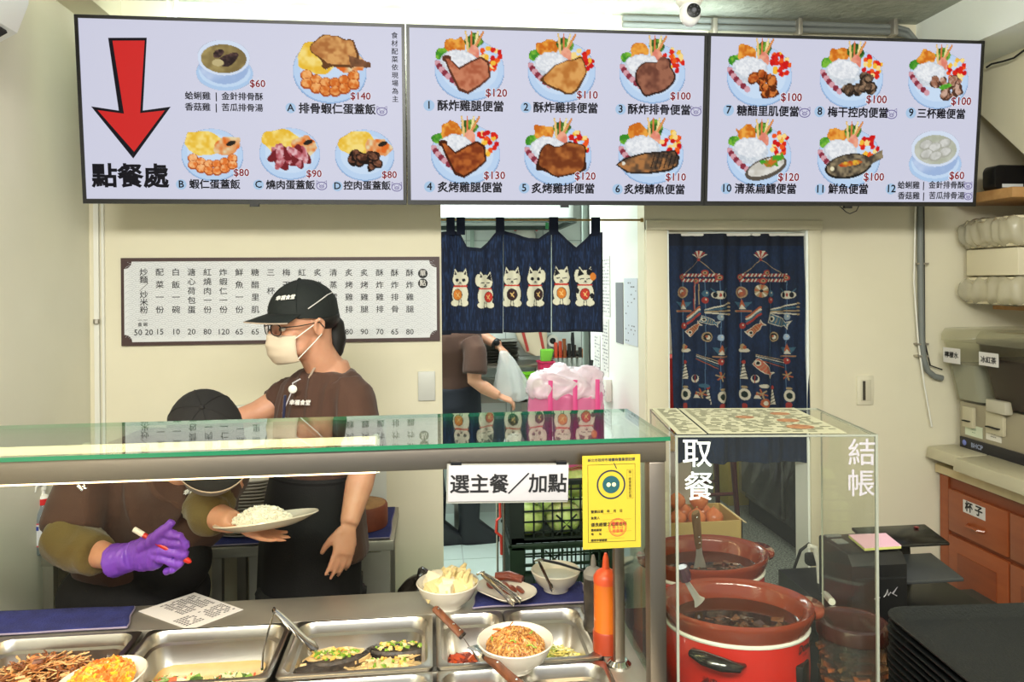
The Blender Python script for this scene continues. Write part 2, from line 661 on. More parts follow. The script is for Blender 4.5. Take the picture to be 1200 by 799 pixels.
def dish(kind, seed):
    """paint a plate of food on a canvas -1..1"""
    w, h = 92, 84
    X, Y = np.meshgrid(np.linspace(-1.12, 1.12, w), np.linspace(1.08, -.98, h))
    P = Paint(X, Y)
    if kind[0] == 'soup':
        P.put(P.ell(.0, -.28, .98, .62), (176, 204, 236))
        P.put(P.ell(.0, -.24, .88, .52), (198, 220, 244))
        P.put(P.ell(-.02, .0, .86, .66), (160, 184, 222), (196, 212, 238), 2, 3)
        P.put(P.ell(-.02, .26, .90, .62), (214, 226, 244))
        P.put(P.ell(-.02, .22, .78, .50), (130, 112, 70) if kind[1] else (176, 180, 160), (168, 150, 96) if kind[1] else (198, 200, 186), 3, seed)
        if kind[1]:
            for cx, cy in ((-.2, .4), (.05, .22), (.25, .3), (.1, .1)):
                P.put(P.ell(cx, cy, .24, .12, 30, .5, 5, seed), (48, 36, 36), (96, 72, 66), 7, seed)
            P.put(P.ell(-.22, .08, .2, .12), (196, 180, 130))
        else:
            for cx, cy in ((-.38, .38), (.3, .44), (-.05, .3), (-.34, .06), (.34, .14), (.0, .0)):
                P.put(P.ell(cx, cy, .25, .17, 20), (172, 172, 160))
                P.put(P.ell(cx, cy + .02, .21, .13, 20), (214, 214, 208), (190, 190, 182), 6, seed)
        return P
    P.put(P.ell(0, -.05, .99, .86), (150, 182, 222))
    P.put(P.ell(0, -.03, .96, .83), (190, 214, 242))
    P.put(P.ell(0, -.02, .80, .66), (204, 224, 246))
    if kind[0] == 'meal':
        P.put(P.ell(-.78, .40, .19, .15, 20, .3, 6, seed), (60, 140, 40), (130, 190, 60), 9, seed)
        P.put(P.ell(-.40, .60, .30, .24, 0, .5, 6, seed), (206, 110, 30), (240, 170, 70), 7, seed)
        P.put(P.ell(.10, .72, .24, .22, 0, .4, 6, seed), (40, 84, 30), (120, 170, 60), 9, seed)
        for k, (x1, x2) in enumerate(((-.12, .02), (.0, .10), (.14, .16), (.26, .06))):
            P.put(P.line(x2 - .05, .35, x1 * 1.3 + .05, 1.0, .07), ((236, 200, 130), (220, 120, 70), (246, 226, 160), (226, 150, 90))[k])
        P.put(P.ell(.12, .42, .16, .22), (224, 130, 110), (240, 170, 140), 6, seed)
        for k in range(26):
            a, q = random.uniform(0, 6.28), math.sqrt(random.random())
            cx, cy = .60 + .30 * q * math.cos(a), .30 + .34 * q * math.sin(a)
            P.put(P.ell(cx, cy, .08, .07, random.uniform(0, 90)), random.choice(((220, 40, 26), (240, 90, 30), (246, 190, 60), (206, 26, 26), (250, 220, 140))))
        P.put(P.ell(-.28, .12, .54, .38, -4, .12, 9, seed), (222, 228, 232), (196, 204, 214), 17, seed)
        P.put(P.ell(-.28, .20, .46, .27, -4, .12, 9, seed), (242, 244, 246), (218, 222, 228), 17, seed)
        for k in range(7):
            P.put(P.ell(-.90 + .05 * k + .02 * k * k / 3, .12 - .09 * k, .09, .09), (140, 50, 66) if k % 2 else (214, 160, 170))
        t, c1, c2 = kind[1:]
        if t == 'leg':
            P.put(P.poly([(-.72, .28), (-.60, .30), (-.30, .02), (.05, .22), (.32, .34), (.55, .20), (.60, -.24), (.30, -.50), (-.05, -.72), (-.32, -.62), (-.48, -.30), (-.62, .0)]) | P.ell(-.64, .26, .13, .10), [x * .55 for x in c1])
            P.put(P.poly([(-.66, .24), (-.58, .25), (-.28, -.04), (.05, .16), (.32, .28), (.50, .15), (.54, -.22), (.28, -.44), (-.05, -.64), (-.28, -.54), (-.42, -.28), (-.56, .0)]), c1, c2, 6, seed)
        elif t == 'slab':
            P.put(P.ell(.12, -.18, .66, .46, 12, .5, 3, seed), [x * .5 for x in c1])
            P.put(P.ell(.12, -.16, .60, .41, 12, .5, 3, seed), c1, c2, 5, seed)
            if seed % 3 == 0:
                P.put(P.ell(.30, .22, .2, .18, 0, .4, 4, seed), c1, c2, 6, seed + 2)
        elif t == 'fish':
            P.put(P.poly([(-1.06, -.34), (-.80, -.14), (-.2, .02), (.72, .10), (.86, -.10), (.82, -.36), (.55, -.52), (-.1, -.60), (-.7, -.58)]), [x * .6 for x in c1])
            P.put(P.poly([(-1.0, -.34), (-.75, -.18), (-.2, -.03), (.70, .05), (.80, -.10), (.77, -.34), (.5, -.46), (-.1, -.54), (-.65, -.54)]), c1, c2, 5, seed)
            for k in range(6):
                P.put(P.line(.0 + .13 * k, -.42, .12 + .13 * k, .0, .03), (30, 26, 24), on=True)
            P.put(P.ell(-.82, -.30, .05, .05), (230, 226, 210))
        elif t == 'wholefish':
            P.put(P.ell(.0, -.28, .74, .36, 10), [x * .5 for x in c1])
            P.put(P.ell(.0, -.26, .68, .31, 10), c1, c2, 6, seed)
            P.put(P.poly([(.50, -.05), (1.05, .22), (1.08, -.02), (.60, -.28)]), c1, c2, 6, seed)
            P.put(P.ell(.05, -.20, .38, .07, 10, .5, 6, seed), (226, 180, 60), (180, 60, 30), 7, seed)
            P.put(P.ell(-.5, -.36, .06, .06), (236, 226, 190))
        elif t == 'steamed':
            P.put(P.ell(.22, -.38, .66, .30, 20), (92, 84, 74))
            P.put(P.ell(.22, -.34, .58, .22, 20), c1, c2, 5, seed)
            P.put(P.ell(.38, -.20, .28, .12, 30, .8, 8, seed), (70, 160, 40), (210, 110, 40), 8, seed)
        else:                                  # pieces
            for k in range(17):
                a, q = random.uniform(0, 6.28), math.sqrt(random.random())
                cx, cy = .22 + .52 * q * math.cos(a), -.26 + .30 * q * math.sin(a)
                rr_ = random.uniform(.13, .19)
                P.put(P.ell(cx, cy, rr_, rr_ * .75, random.uniform(0, 180), .5, 5, k), [x * .55 for x in c1])
                P.put(P.ell(cx, cy + .02, rr_ * .82, rr_ * .58, random.uniform(0, 180), .5, 5, k), c1, c2, 8, k)
            if t == 'basil':
                P.put(P.ell(.25, -.22, .22, .07, 15, .8, 8, 2), (70, 150, 40), (110, 190, 60), 8, 2)
        return P
    # egg rice plates A - D
    t, c1, c2 = kind[1:]
    P.put(P.ell(-.25, .34, .60, .40, 0, .35, 4, seed), (236, 190, 60), (250, 224, 130), 5, seed)
    P.put(P.ell(.45, .22, .42, .30, 0, .6, 5, seed), (232, 214, 170), (226, 110, 40), 4, seed)
    P.put(P.ell(.60, .34, .16, .08, 20), (40, 36, 30))
    if t == 'cutlet':
        P.put(P.ell(.18, .48, .62, .44, -10, .35, 4, seed), [x * .6 for x in c1])
        P.put(P.ell(.16, .50, .57, .39, -10, .35, 4, seed), c1, c2, 6, seed)
        P.put(P.poly([(.5, .40), (1.1, .22), (1.1, .08), (.55, .10)]), (110, 74, 50), (150, 100, 66), 7, seed)
        c1, c2 = (214, 110, 40), (246, 180, 110)
    n = {'shrimp': 12, 'cutlet': 12, 'ham': 10, 'braise': 14}[t]
    for k in range(n):
        a = random.uniform(0, 6.28)
        q = math.sqrt(random.random())
        cx, cy = .02 + .55 * q * math.cos(a), -.26 + .24 * q * math.sin(a)
        if t in ('shrimp', 'cutlet'):
            cx, cy = -.62 + 1.25 * (k % 6) / 5, -.16 - .22 * (k // 6) - .2 * math.sin(PI * (k % 6) / 5)
            P.put(P.ell(cx, cy, .17, .15), (176, 84, 30))
            P.put(P.ell(cx, cy + .02, .14, .12), c1, c2, 9, k)
        elif t == 'ham':
            P.put(P.ell(cx, cy + .12, .34, .15, random.uniform(20, 160)), (120, 34, 40))
            P.put(P.ell(cx, cy + .14, .30, .12, random.uniform(20, 160)), c1, c2, 6, k)
        else:
            P.put(P.ell(cx, cy + .06, .19, .15, random.uniform(0, 180), .4, 6, k), (34, 22, 18))
            P.put(P.ell(cx, cy + .09, .15, .11, random.uniform(0, 180), .4, 6, k), c1, c2, 9, k)
    return P


class Screen:
    def __init__(s, q, label):
        """q: the four corners in the photograph, clockwise from top left"""
        (s.tl, s.tr, s.br, s.bl) = q
        a, b = at(*s.bl, Y=2.62), at(*s.br, Y=2.62)
        mid = (a + b) / 2
        s.k = TW / (((s.tr[0] - s.tl[0]) + (s.br[0] - s.bl[0])) / 2)
        s.t = thing('menu_screen', label, 'menu screen', (mid.x, 2.62, 1.953), 'wide menu screens in a row', rx=R(5))
        t = s.t
        G().box((-TW / 2, 0, 0), (TW / 2, .035, TH)).build('housing', BLACKP, t, bev=.004)
        b_, e = .011, .013
        g = G()
        g.box((-TW / 2, -.008, 0), (TW / 2, 0, .016)).box((-TW / 2, -.008, TH - b_), (TW / 2, 0, TH))
        g.box((-TW / 2, -.008, .016), (-TW / 2 + b_, 0, TH - b_)).box((TW / 2 - b_, -.008, .016), (TW / 2, 0, TH - b_))
        g.build('bezel', BLACKP, t)
        G().box((-TW / 2 + b_, -.004, .016), (TW / 2 - b_, -.001, TH - b_)).build('display', SCREEN, t, sm=0)
        G().box((-.25, .035, .15), (.25, .25, .19)).box((-.25, .035, .40), (.25, .20, .44)).build('wall_bracket', STEELD, t)
        G().cb((.02, -.006, -.004), (.03, .012, .010)).build('sensor', BLACKP, t)

    def P(s, u, v, y=-.0045):
        fv = (v - ((s.tl[1] + s.tr[1]) / 2)) / ((s.bl[1] + s.br[1]) / 2 - (s.tl[1] + s.tr[1]) / 2)
        ul = s.tl[0] + (s.bl[0] - s.tl[0]) * fv
        ur = s.tr[0] + (s.br[0] - s.tr[0]) * fv
        fu = (u - ul) / (ur - ul)
        vt = s.tl[1] + (s.tr[1] - s.tl[1]) * fu
        vb = s.bl[1] + (s.br[1] - s.bl[1]) * fu
        return Vector((TW * (fu - .5), y, TH * (vb - v) / (vb - vt)))

    def txt(s, u, v, st, px, m=SINK, bold=.022, cs=1.0, name='lettering', halo=False, ls=1):
        p = s.P(u, v, -.0057)
        if halo:
            text(st, px * s.k, SWHITE, s.t, p + Vector((0, -.0004, 0)), 'price_halo', bold=.075, cs=cs, ext=.0002)
            p = p + Vector((0, -.0016, 0))
        text(st, px * s.k, m, s.t, p, name, bold=bold, cs=cs, ls=ls, ext=.0003)

    def poly(s, pts, m, y=-.0046, name='arrow'):
        q = [s.P(u, v) for u, v in pts]
        G().prism([(p.x, p.z) for p in q], y, y - .0003).build(name, m, s.t, sm=0)

    def dish(s, u, v, r, kind, seed):
        P = dish(kind, seed)
        c = s.P(u, v)
        k = r * s.k
        pos = np.stack([c.x + P.X * k, np.full(P.X.shape, -.0049), c.z + P.Y * k], -1)
        painted('dish_picture', P, pos, PRINTE, s.t)

    def disc(s, u, v, r):
        c = s.P(u, v)
        G().prism([(c.x + r * s.k * math.cos(a * PI / 10), c.z + r * s.k * math.sin(a * PI / 10)) for a in range(20)], -.0044, -.0047).build('number_disc', SBLUE, s.t, sm=0)

    def pig(s, u, v, r=6.5):
        c = s.P(u, v, -.0048)
        k = r * s.k
        g = G()
        y = -.0048
        def loop(pts, w):
            g.tube([(c.x + a * k, y, c.z + b * k) for a, b in pts], w * s.k, 4, closed=True, flat=.3, up=(0, 1, 0))
        loop([(.95 * math.cos(t), .72 * math.sin(t) - .1) for t in np.linspace(0, 2 * PI, 20, False)], .5)
        loop([(.4 * math.cos(t), .26 * math.sin(t) - .22) for t in np.linspace(0, 2 * PI, 12, False)], .4)
        for sx in (-1, 1):
            loop([(sx * .9, .9), (sx * .95, .3), (sx * .45, .6)], .5)
            loop([(sx * .15 + .04 * math.cos(t), -.22 + .06 * math.sin(t)) for t in np.linspace(0, 2 * PI, 6, False)], .35)
            loop([(sx * .42 + .05 * math.cos(t), .18 + .05 * math.sin(t)) for t in np.linspace(0, 2 * PI, 6, False)], .35)
        g.build('pig_icon', SLILAC, s.t, sm=0)

    def item(s, n, du, dv, nm, tu, tv, price, pu, pv, dpx, kind, seed, r=40, pig=None, nu=None, nv=None):
        s.dish(du, dv, r, kind, seed)
        s.txt(pu, pv, price, 12.2, SDRED, .02, 1.0, 'price', True)
        if nu:
            s.disc(nu, nv, 6.2)
            s.txt(nu, nv, n, 12, name='item_number', bold=.02)
        if nm:
            s.txt(tu, tv, nm, dpx, bold=.03)
        if pig:
            s.pig(*pig)


s1 = Screen([(87, 17), (475, 30), (477, 240), (98, 238)], 'menu screen at left end of row, big red arrow pointing down')
Z1 = lambda pts: [(80 + x / 3, y / 3) for x, y in pts]
s1.poly(Z1([(135, 132), (267, 132), (254, 385), (350, 372), (222, 554), (78, 370), (172, 385)]), SINK, -.0045, 'arrow_outline')
s1.poly(Z1([(150, 142), (260, 142), (245, 394), (330, 385), (225, 530), (100, 383), (190, 396)]), SRED, -.0050, 'arrow')
s1.txt(151, 207, '點餐處', 29.5, bold=.035)
s1.item('', 259, 76, '', 0, 0, '$60', 298, 98, 0, ('soup', True), 3, r=34)
s1.txt(228, 112, '蛤蜊雞', 10, bold=.02)
s1.txt(228, 125, '香菇雞', 10, bold=.02)
s1.txt(280, 113, '金針排骨酥', 9.8, bold=.02)
s1.txt(280, 126, '苦瓜排骨湯', 9.8, bold=.02)
s1.txt(249.5, 112, '|', 11, bold=.02)
s1.txt(249.5, 125, '|', 11, bold=.02)
s1.item('A', 384, 82, '排骨蝦仁蛋蓋飯', 393, 128, '$140', 421, 113, 13.3, ('egg', 'cutlet', (176, 112, 60), (222, 166, 100)), 5, 45, (447, 130), 337, 126)
s1.item('B', 245, 179, '蝦仁蛋蓋飯', 248, 216, '$80', 279, 202, 12, ('egg', 'shrimp', (228, 120, 50), (250, 190, 130)), 6, 37, None, 209, 215.5)
s1.item('C', 336, 178, '燒肉蛋蓋飯', 337, 217, '$90', 365, 203.5, 11.8, ('egg', 'ham', (176, 80, 88), (232, 186, 190)), 7, 37, (374, 217), 299, 216)
s1.item('D', 426, 180, '控肉蛋蓋飯', 429, 218, '$80', 456, 205, 11.6, ('egg', 'braise', (70, 42, 30), (140, 90, 66)), 8, 37, (465, 219), 393, 218)
s1.txt(463, 80, '\n'.join('食材配菜依現場為主'), 8.2, bold=.012, ls=1.17)

s2 = Screen([(477, 32), (828, 38), (822, 241), (480, 240)], 'menu screen in the middle of row, dishes numbered 1 to 6')
BR1, BR2 = (150, 84, 56), (206, 140, 106)
for a in (('1', 548.6, 81.5, '酥炸雞腿便當', 550, 125.6, '$120', 579, 110, 12.6, ('meal', 'leg', (176, 96, 66), (206, 132, 98)), 11, 40, None, 503, 124.4),
          ('2', 654.5, 83, '酥炸雞排便當', 659, 127, '$110', 684, 111.5, 12.6, ('meal', 'slab', (190, 120, 54), (224, 164, 92)), 14, 40, None, 613, 126),
          ('3', 761.6, 83.6, '酥炸排骨便當', 769.4, 128.3, '$100', 794.6, 112, 12.6, ('meal', 'slab', (112, 66, 52), (160, 104, 80)), 18, 40, (813.5, 129), 723.5, 127.4),
          ('4', 544.4, 179, '炙烤雞腿便當', 549.5, 220.4, '$130', 577, 206, 12.4, ('meal', 'leg', (130, 56, 24), (184, 100, 44)), 15, 40, None, 504, 219),
          ('5', 650, 180.5, '炙烤雞排便當', 656, 221.6, '$120', 681.5, 206.6, 12.4, ('meal', 'slab', (120, 58, 26), (180, 108, 52)), 16, 40, None, 611, 220.4),
          ('6', 759.5, 179, '炙烤鯖魚便當', 763.4, 222.5, '$110', 788.6, 207.5, 12.3, ('meal', 'fish', (72, 58, 48), (176, 120, 70)), 17, 40, None, 719.6, 221.6)):
    s2.item(*a)
s3 = Screen([(829, 41), (1155, 45), (1143, 239), (823, 242)], 'menu screen at right end of row, dishes numbered 7 to 12')
for a in (('7', 887.5, 88, '糖醋里肌便當', 897, 130.8, '$100', 923.6, 114, 12, ('meal', 'bits', (170, 74, 26), (218, 130, 60)), 21, 38, (939.4, 130.8), 851.7, 129.6),
          ('8', 994.8, 89, '梅干控肉便當', 1002, 130.8, '$100', 1023.6, 115, 12, ('meal', 'bits', (84, 66, 52), (150, 122, 96)), 22, 38, (1042, 131), 957, 129.6),
          ('9', 1098.7, 89.7, '三杯雞便當', 1101.8, 130.8, '$100', 1125.6, 115.6, 11.8, ('meal', 'basil', (150, 100, 76), (206, 170, 150)), 23, 37, None, 1065.4, 129.6),
          ('10', 886.5, 181.5, '清蒸扁鱈便當', 893.5, 222, '$120', 919.8, 207.5, 12, ('meal', 'steamed', (200, 196, 184), (226, 224, 216)), 24, 38, None, 848.5, 221.4),
          ('11', 991, 182, '鮮魚便當', 990, 221, '$100', 1020, 206, 12, ('meal', 'wholefish', (70, 62, 52), (150, 134, 104)), 25, 38, None, 957, 221),
          ('12', 1095, 180, '', 0, 0, '$60', 1120, 203, 11, ('soup', False), 26, 33, None, 1040.7, 219.5)):
    s3.item(*a)
for v, a, b in ((214.8, '蛤蜊雞', '金針排骨酥'), (227.4, '香菇雞', '苦瓜排骨湯')):
    s3.txt(1062, v + .5, a, 9, bold=.02)
    s3.txt(1108, v - .3, b, 8.8, bold=.02)
    s3.txt(1080, v, '|', 10, bold=.02)
    s3.pig(1134.5, v - .5, 5)

# ------------------------------------------------------------------ price board on the wall
bd = thing('price_board', 'long white wave-patterned price board with dark brown border behind the workers', 'price board', (-.567, BY - .004, 1.449))
BROWNB = mat('dark_brown_border', (66, 44, 42), .5)
BW, BH = 1.197, .332
G().box((-BW / 2, -.008, 0), (BW / 2, .004, BH)).build('border', BROWNB, bd)
g = G()
w_, h_ = BW - .024, BH - .028
pts = []
for (cx, cz, a0) in ((w_ / 2, h_ / 2, 0), (-w_ / 2, h_ / 2, 90), (-w_ / 2, -h_ / 2, 180), (w_ / 2, -h_ / 2, 270)):
    # concave corners
    for k in range(7):
        a = R(a0 + 270 - 0 - 90 * k / 6) if False else None
        t = R(90 * k / 6)
        sx, sz = (1 if cx > 0 else -1), (1 if cz > 0 else -1)
        if a0 in (0, 180):
            pts.append((cx - sx * .028 * math.cos(t), cz - sz * .028 * math.sin(t))[:2])
        else:
            pts.append((cx - sx * .028 * math.sin(t), cz - sz * .028 * math.cos(t)))
pts2 = []
for k4 in range(4):
    seg_ = pts[k4 * 7:(k4 + 1) * 7]
    pts2 += seg_[::-1]
g.prism([(x, z + BH / 2) for x, z in pts2], -.0085, -.0095)
g.build('panel', mat('board_white', (214, 216, 218), .5), bd, sm=0)
g = G()
r0 = .0235
rowh = .0118
row = 0
z = .02
while z < BH - .018:
    off = (row % 2) * r0
    x = -BW / 2 + .036 + off
    while x < BW / 2 - .03:
        for rk in (1.0, .68, .36):
            r_ = r0 * rk
            run = []
            for i in range(13):
                a = PI * i / 12
                px_, pz_ = r_ * math.cos(a), r_ * math.sin(a)
                hid = any((px_ - ox) ** 2 + (pz_ + rowh) ** 2 < (r0 * .99) ** 2 for ox in (-r0, r0)) or (px_ ** 2 + (pz_ + 2 * rowh) ** 2 < (r0 * .99) ** 2)
                ok = not hid and .014 < z + pz_ < BH - .014 and abs(x + px_) < BW / 2 - .014
                if ok:
                    run.append((a, ok))
                if (not ok or i == 12) and len(run) > 1:
                    vs, fs = [], []
                    for (aa, _) in run:
                        for q in (-.0006, .0006):
                            vs.append((x + (r_ + q) * math.cos(aa), -.0097, z + (r_ + q) * math.sin(aa)))
                    for j in range(len(run) - 1):
                        fs.append((2 * j, 2 * j + 1, 2 * j + 3, 2 * j + 2))
                    g._add(vs, fs, 0)
                if not ok:
                    run = []
        x += 2 * r0
    z += rowh
    row += 1
g.build('wave_pattern', mat('wave_line_grey', (172, 174, 180), .6), bd, sm=0, fix=False)


def BP(u, v):
    p = at(u, v, Y=BY - .016)
    return Vector((p.x - bd.location.x, -.0106, p.z - bd.location.z))


cols = [(115, '炒麵╱炒米粉', ''), (171, '配菜一份', '15'), (228, '白飯一碗', '10'), (283, '溏心荷包蛋', '20'), (339, '紅燒肉一份', '80'),
        (395, '炸蝦仁一份', '120'), (451, '鮮魚一份', '65'), (507, '糖醋里肌', '65'), (562, '三杯雞', '65'), (617, '梅干控肉', '65'),
        (672, '紅燒控肉', '65'), (727, '炙烤鯖魚', '80'), (782, '清蒸鱈魚', '90'), (837, '炙烤雞排', '80'), (891, '炙烤雞腿', '90'),
        (945, '酥炸雞排', '70'), (998, '酥炸排骨', '65'), (1051, '酥炸雞腿', '80')]
k_ = (at(300, 350, Y=BY) - at(299, 350, Y=BY)).x
for x, s_, pr in cols:
    u = 130 + x / 3
    n = len(s_)
    px = 9.3
    text('\n'.join(s_), px * k_, INK, bd, BP(u, 341.5), 'dish_name', ls=(134 / 3) / (n - 1) / px, bold=.006, sx=1.05)
    if pr:
        text(pr, 9.6 * k_, INK, bd, BP(u, 389), 'price', bold=.004)
text('50 20', 9.6 * k_, INK, bd, BP(168, 389.7), 'price', bold=.004)
text('一 一\n盒 碗', 5 * k_, INK, bd, BP(167, 378), 'small_note', bold=.01)
for i, ch in enumerate('單點'):
    p = BP(495.5, 320.5 + 11.5 * i)
    g = G()
    g.prism([(p.x + 5.9 * k_ * math.cos(a), p.z + 5.9 * k_ * math.sin(a)) for a in np.linspace(0, 2 * PI, 20, False)], -.0098, -.0102)
    g.build('heading_disc', INK, bd, sm=0)
    text(ch, 8 * k_, PAPER, bd, p + Vector((0, -.0004, 0)), 'heading', bold=.01)

# ------------------------------------------------------------------ noren with cats
XX, YYY = np.meshgrid(np.arange(516, 706, .55), np.arange(264, 394, .55))
P = Paint(XX, YYY, (20, 44, 84))
n = vnoise(XX * 1.1, YYY * .12, 3)[..., None]
n2 = vnoise(XX * 2.0, YYY * .25, 9)[..., None]
fade = np.clip((n * .6 + n2 * .5 - .55) * 4, 0, 1)
P.c = np.array((10, 24, 50.)) * (1 - fade) + np.array((30, 54, 92.)) * fade


def top_edge(u):
    K = [(516, 272), (533, 270), (539, 273), (547, 289), (563, 291), (571, 284), (581, 272), (591, 270), (600, 273), (620, 279), (632, 279), (643, 271), (654, 270), (664, 281), (676, 289.5), (686, 280), (693, 273), (706, 272)]
    return np.interp(u, [a for a, b in K], [b for a, b in K])


P.put(np.abs(YYY - top_edge(XX)) < 4.2, (12, 22, 44))
P.put(YYY > 387 - (XX - 516) * .006, (10, 18, 36))
P.put((XX > 702.5), (10, 18, 36))


def cat(cx, cy, w, lean, spec):
    """cy is the chin, heights in photo points"""
    OFF, BLK, RED, ORG = (214, 212, 190), (14, 16, 26), (190, 52, 40), (206, 122, 44)
    s_ = w / 22.
    E = lambda x, y, a, b, c, an=0: P.put(P.ell(cx + x * s_ + lean * -y * .1, cy + y * s_, a * s_, b * s_, an), c)
    for gq, c in ((1.1, BLK), (0, OFF)):
        E(0, -6, 10.2 + gq, 10 + gq, c)
        P.put(P.poly([(cx - 9.5 * s_ - gq, cy - 8 * s_), (cx - 7 * s_, cy - 21 * s_ - gq), (cx - 1 * s_ + gq, cy - 12 * s_)]), c)
        P.put(P.poly([(cx + 9.5 * s_ + gq, cy - 8 * s_), (cx + 7 * s_, cy - 21 * s_ - gq), (cx + 1 * s_ - gq, cy - 12 * s_)]), c)
        E(0, 13, 10.6 + gq, 15 + gq, c)
        E(-6, 25, 5.5 + gq, 4.2 + gq, c)
        E(6, 25, 5.5 + gq, 4.2 + gq, c)
        if 'paw' in spec:
            sx = 1 if 'pr' in spec else -1
            E(sx * 9.5, -9, 3.6 + gq, 8 + gq, c)
    for sx in (-1, 1):
        if 'be%d' % sx in spec:
            P.put(P.poly([(cx + sx * 9 * s_, cy - 8 * s_), (cx + sx * 7 * s_, cy - 19 * s_), (cx + sx * 1.5 * s_, cy - 11 * s_)]), BLK)
        else:
            P.put(P.poly([(cx + sx * 7.6 * s_, cy - 12 * s_), (cx + sx * 6.8 * s_, cy - 18 * s_), (cx + sx * 4 * s_, cy - 13 * s_)]), (40, 34, 40))
        if 'open' in spec:
            E(sx * 4.2, -5.5, 2.2, 2.2, BLK)
        else:
            P.put(P.line(cx + (sx * 4 - 2) * s_, cy - 5 * s_, cx + (sx * 4 + 2) * s_, cy - 5.6 * s_, 1.1), BLK)
        P.put(P.line(cx + sx * 1 * s_, cy + 20 * s_, cx + sx * 2 * s_, cy + 28 * s_, .8), (90, 90, 84))
    E(0, -2.2, 1.4, 1.0, BLK)
    P.put(P.line(cx - 2 * s_, cy - .3, cx + 2 * s_, cy - .3, .8), BLK)
    P.put(P.line(cx - 8 * s_, cy + 2.6 * s_, cx + 8 * s_, cy + 2.6 * s_, 2.0), RED)
    E(-7, 11, 3.4, 6, OFF)
    oc = ORG if 'o' in spec else (RED if 'r' in spec else (52, 30, 34))
    ox = -3 if 'left' in spec else (4 if 'right' in spec else 0)
    E(ox, 14, 6.2, 7.6, BLK)
    E(ox, 14, 5.5, 6.9, oc)
    P.put(P.line(cx + (ox - 2) * s_, cy + 12 * s_, cx + (ox + 2) * s_, cy + 17 * s_, 1.0), (226, 190, 120))
    P.put(P.line(cx + (ox + 2) * s_, cy + 11 * s_, cx + (ox - 1) * s_, cy + 16 * s_, .9), (226, 190, 120))
    if 'spot' in spec:
        E(-9, 10, 2, 3.5, BLK)
        E(8.5, 16, 2.4, 3.4, BLK)
        E(5, -14, 3.6, 3, BLK)


cat(539.5, 333, 19.5, .3, ('open', 'o', 'left'))
cat(568.5, 336, 19, -.3, ('be1', 'r', 'right', 'paw'))
cat(600, 332, 20.5, 0, ('k',))
cat(627.5, 332, 20.5, 0, ('open', 'k', 'paw', 'pr', 'right'))
cat(657.5, 330.5, 20, 0, ('be-1', 'o'))
cat(686, 331.5, 20.5, 0, ('be-1', 'be1', 'r', 'paw', 'spot'))
P.put(P.ell(695, 324, 3.4, 4.5), (206, 122, 44))
NY = BY + .02


def noren_y(u, v):
    t = (v - 270) / 120
    return .012 * np.sin(u * .13 + 1.1) * (.4 + t) + .009 * np.sin(u * .31) * (1 - .4 * t) - .012 * np.cos((u - 563) / 18) * (np.abs(u - 563) < 28) * (1 - t)


def place(U, V, Y0, yf):
    """world positions of a hanging cloth whose rest plane is y = Y0"""
    a = (U - 600) / FPX
    b = -(V - HOR) / FPX
    ca, sa = math.cos(ROLL), math.sin(ROLL)
    a, b = a * ca + b * sa, -a * sa + b * ca
    dx = a * math.cos(YAW) + math.sin(YAW)
    dy = -a * math.sin(YAW) + math.cos(YAW)
    t = Y0 / dy
    return np.stack([t * dx, Y0 + yf(U, V), EYE + t * b], -1)


nr = thing('cat_noren', 'short dark blue door curtain printed with six white beckoning cats', 'curtain', tuple(at(611, 257, Y=NY)))
off = np.array(nr.location)
for (u0, u1, bb) in ((516, 529.0, 392), (528.5, 589.7, 390.5), (590.0, 645.6, 389.3), (645.9, 705.5, 388.5)):
    cc = (XX[0] >= u0) & (XX[0] <= u1)
    Q = Paint(XX[:, cc], YYY[:, cc])
    Q.c = P.c[:, cc]
    te = top_edge(Q.X)
    V = te + (Q.Y - 264) / (393.5 - 264) * (bb - te)
    # colours are looked up where the cloth point really lies
    ri = np.clip(np.round((V - 264) / .55).astype(int), 0, XX.shape[0] - 1)
    ci = np.broadcast_to(np.where(cc)[0], V.shape)
    Q.c = P.c[ri, ci]
    pos = place(Q.X, V, NY, noren_y) - off
    o = painted('cloth_panel', Q, pos, PRINT, nr, keep_all=True)
    md = o.modifiers.new('s', 'SOLIDIFY')
    md.thickness = .0012
NAVY = mat('dark_navy_tape', (14, 24, 48), .9)
for (u0, u1) in ((523, 533), (535, 545), (581, 591), (643.5, 654), (693, 703)):
    g = G()
    a, b = at(u0, 254.5, Y=NY), at(u1, 275, Y=NY)
    g.box((a.x, NY - .009, b.z), (b.x, NY - .007, a.z)).box((a.x, NY + .007, b.z), (b.x, NY + .009, a.z)).box((a.x, NY - .009, a.z - .002), (b.x, NY + .009, a.z))
    g.build('hanging_loop', NAVY, nr, w=True, sm=0)
p0, p1 = at(517, 257.5, Y=NY), at(756, 256.5, Y=NY)
tag(G().tube([(.039, NY, p0.z), (.866, NY, p0.z)], .0045, 10).tube([(.856, NY, p0.z), (.866, NY, p0.z)], .009, 10).build('curtain_rod', mat('brass_rod', (168, 140, 84), .35, .9)),
    'thin brass rod across the kitchen doorway holding the cat curtain', 'curtain rod')

# ------------------------------------------------------------------ patterned door curtain
XX, YYY = np.meshgrid(np.arange(781, 947, .55), np.arange(274, 542, .55))
P = Paint(XX, YYY, (18, 36, 66))
n = vnoise(XX * .9, YYY * .35, 3)[..., None] * .5 + vnoise(XX * .08, YYY * .05, 4)[..., None] * .5
P.c = np.array((7, 19, 38.)) * (1 - n) + np.array((18, 40, 72.)) * n
P.put(YYY < 288, (9, 18, 34))
CRM, RDD, TEAL, TAN, ORR, BLK = (170, 165, 148), (132, 44, 38), (46, 80, 98), (134, 116, 86), (140, 72, 44), (8, 13, 22)
cv = lambda x, y: (780 + x / 3.472, 270 + y / 3.472)


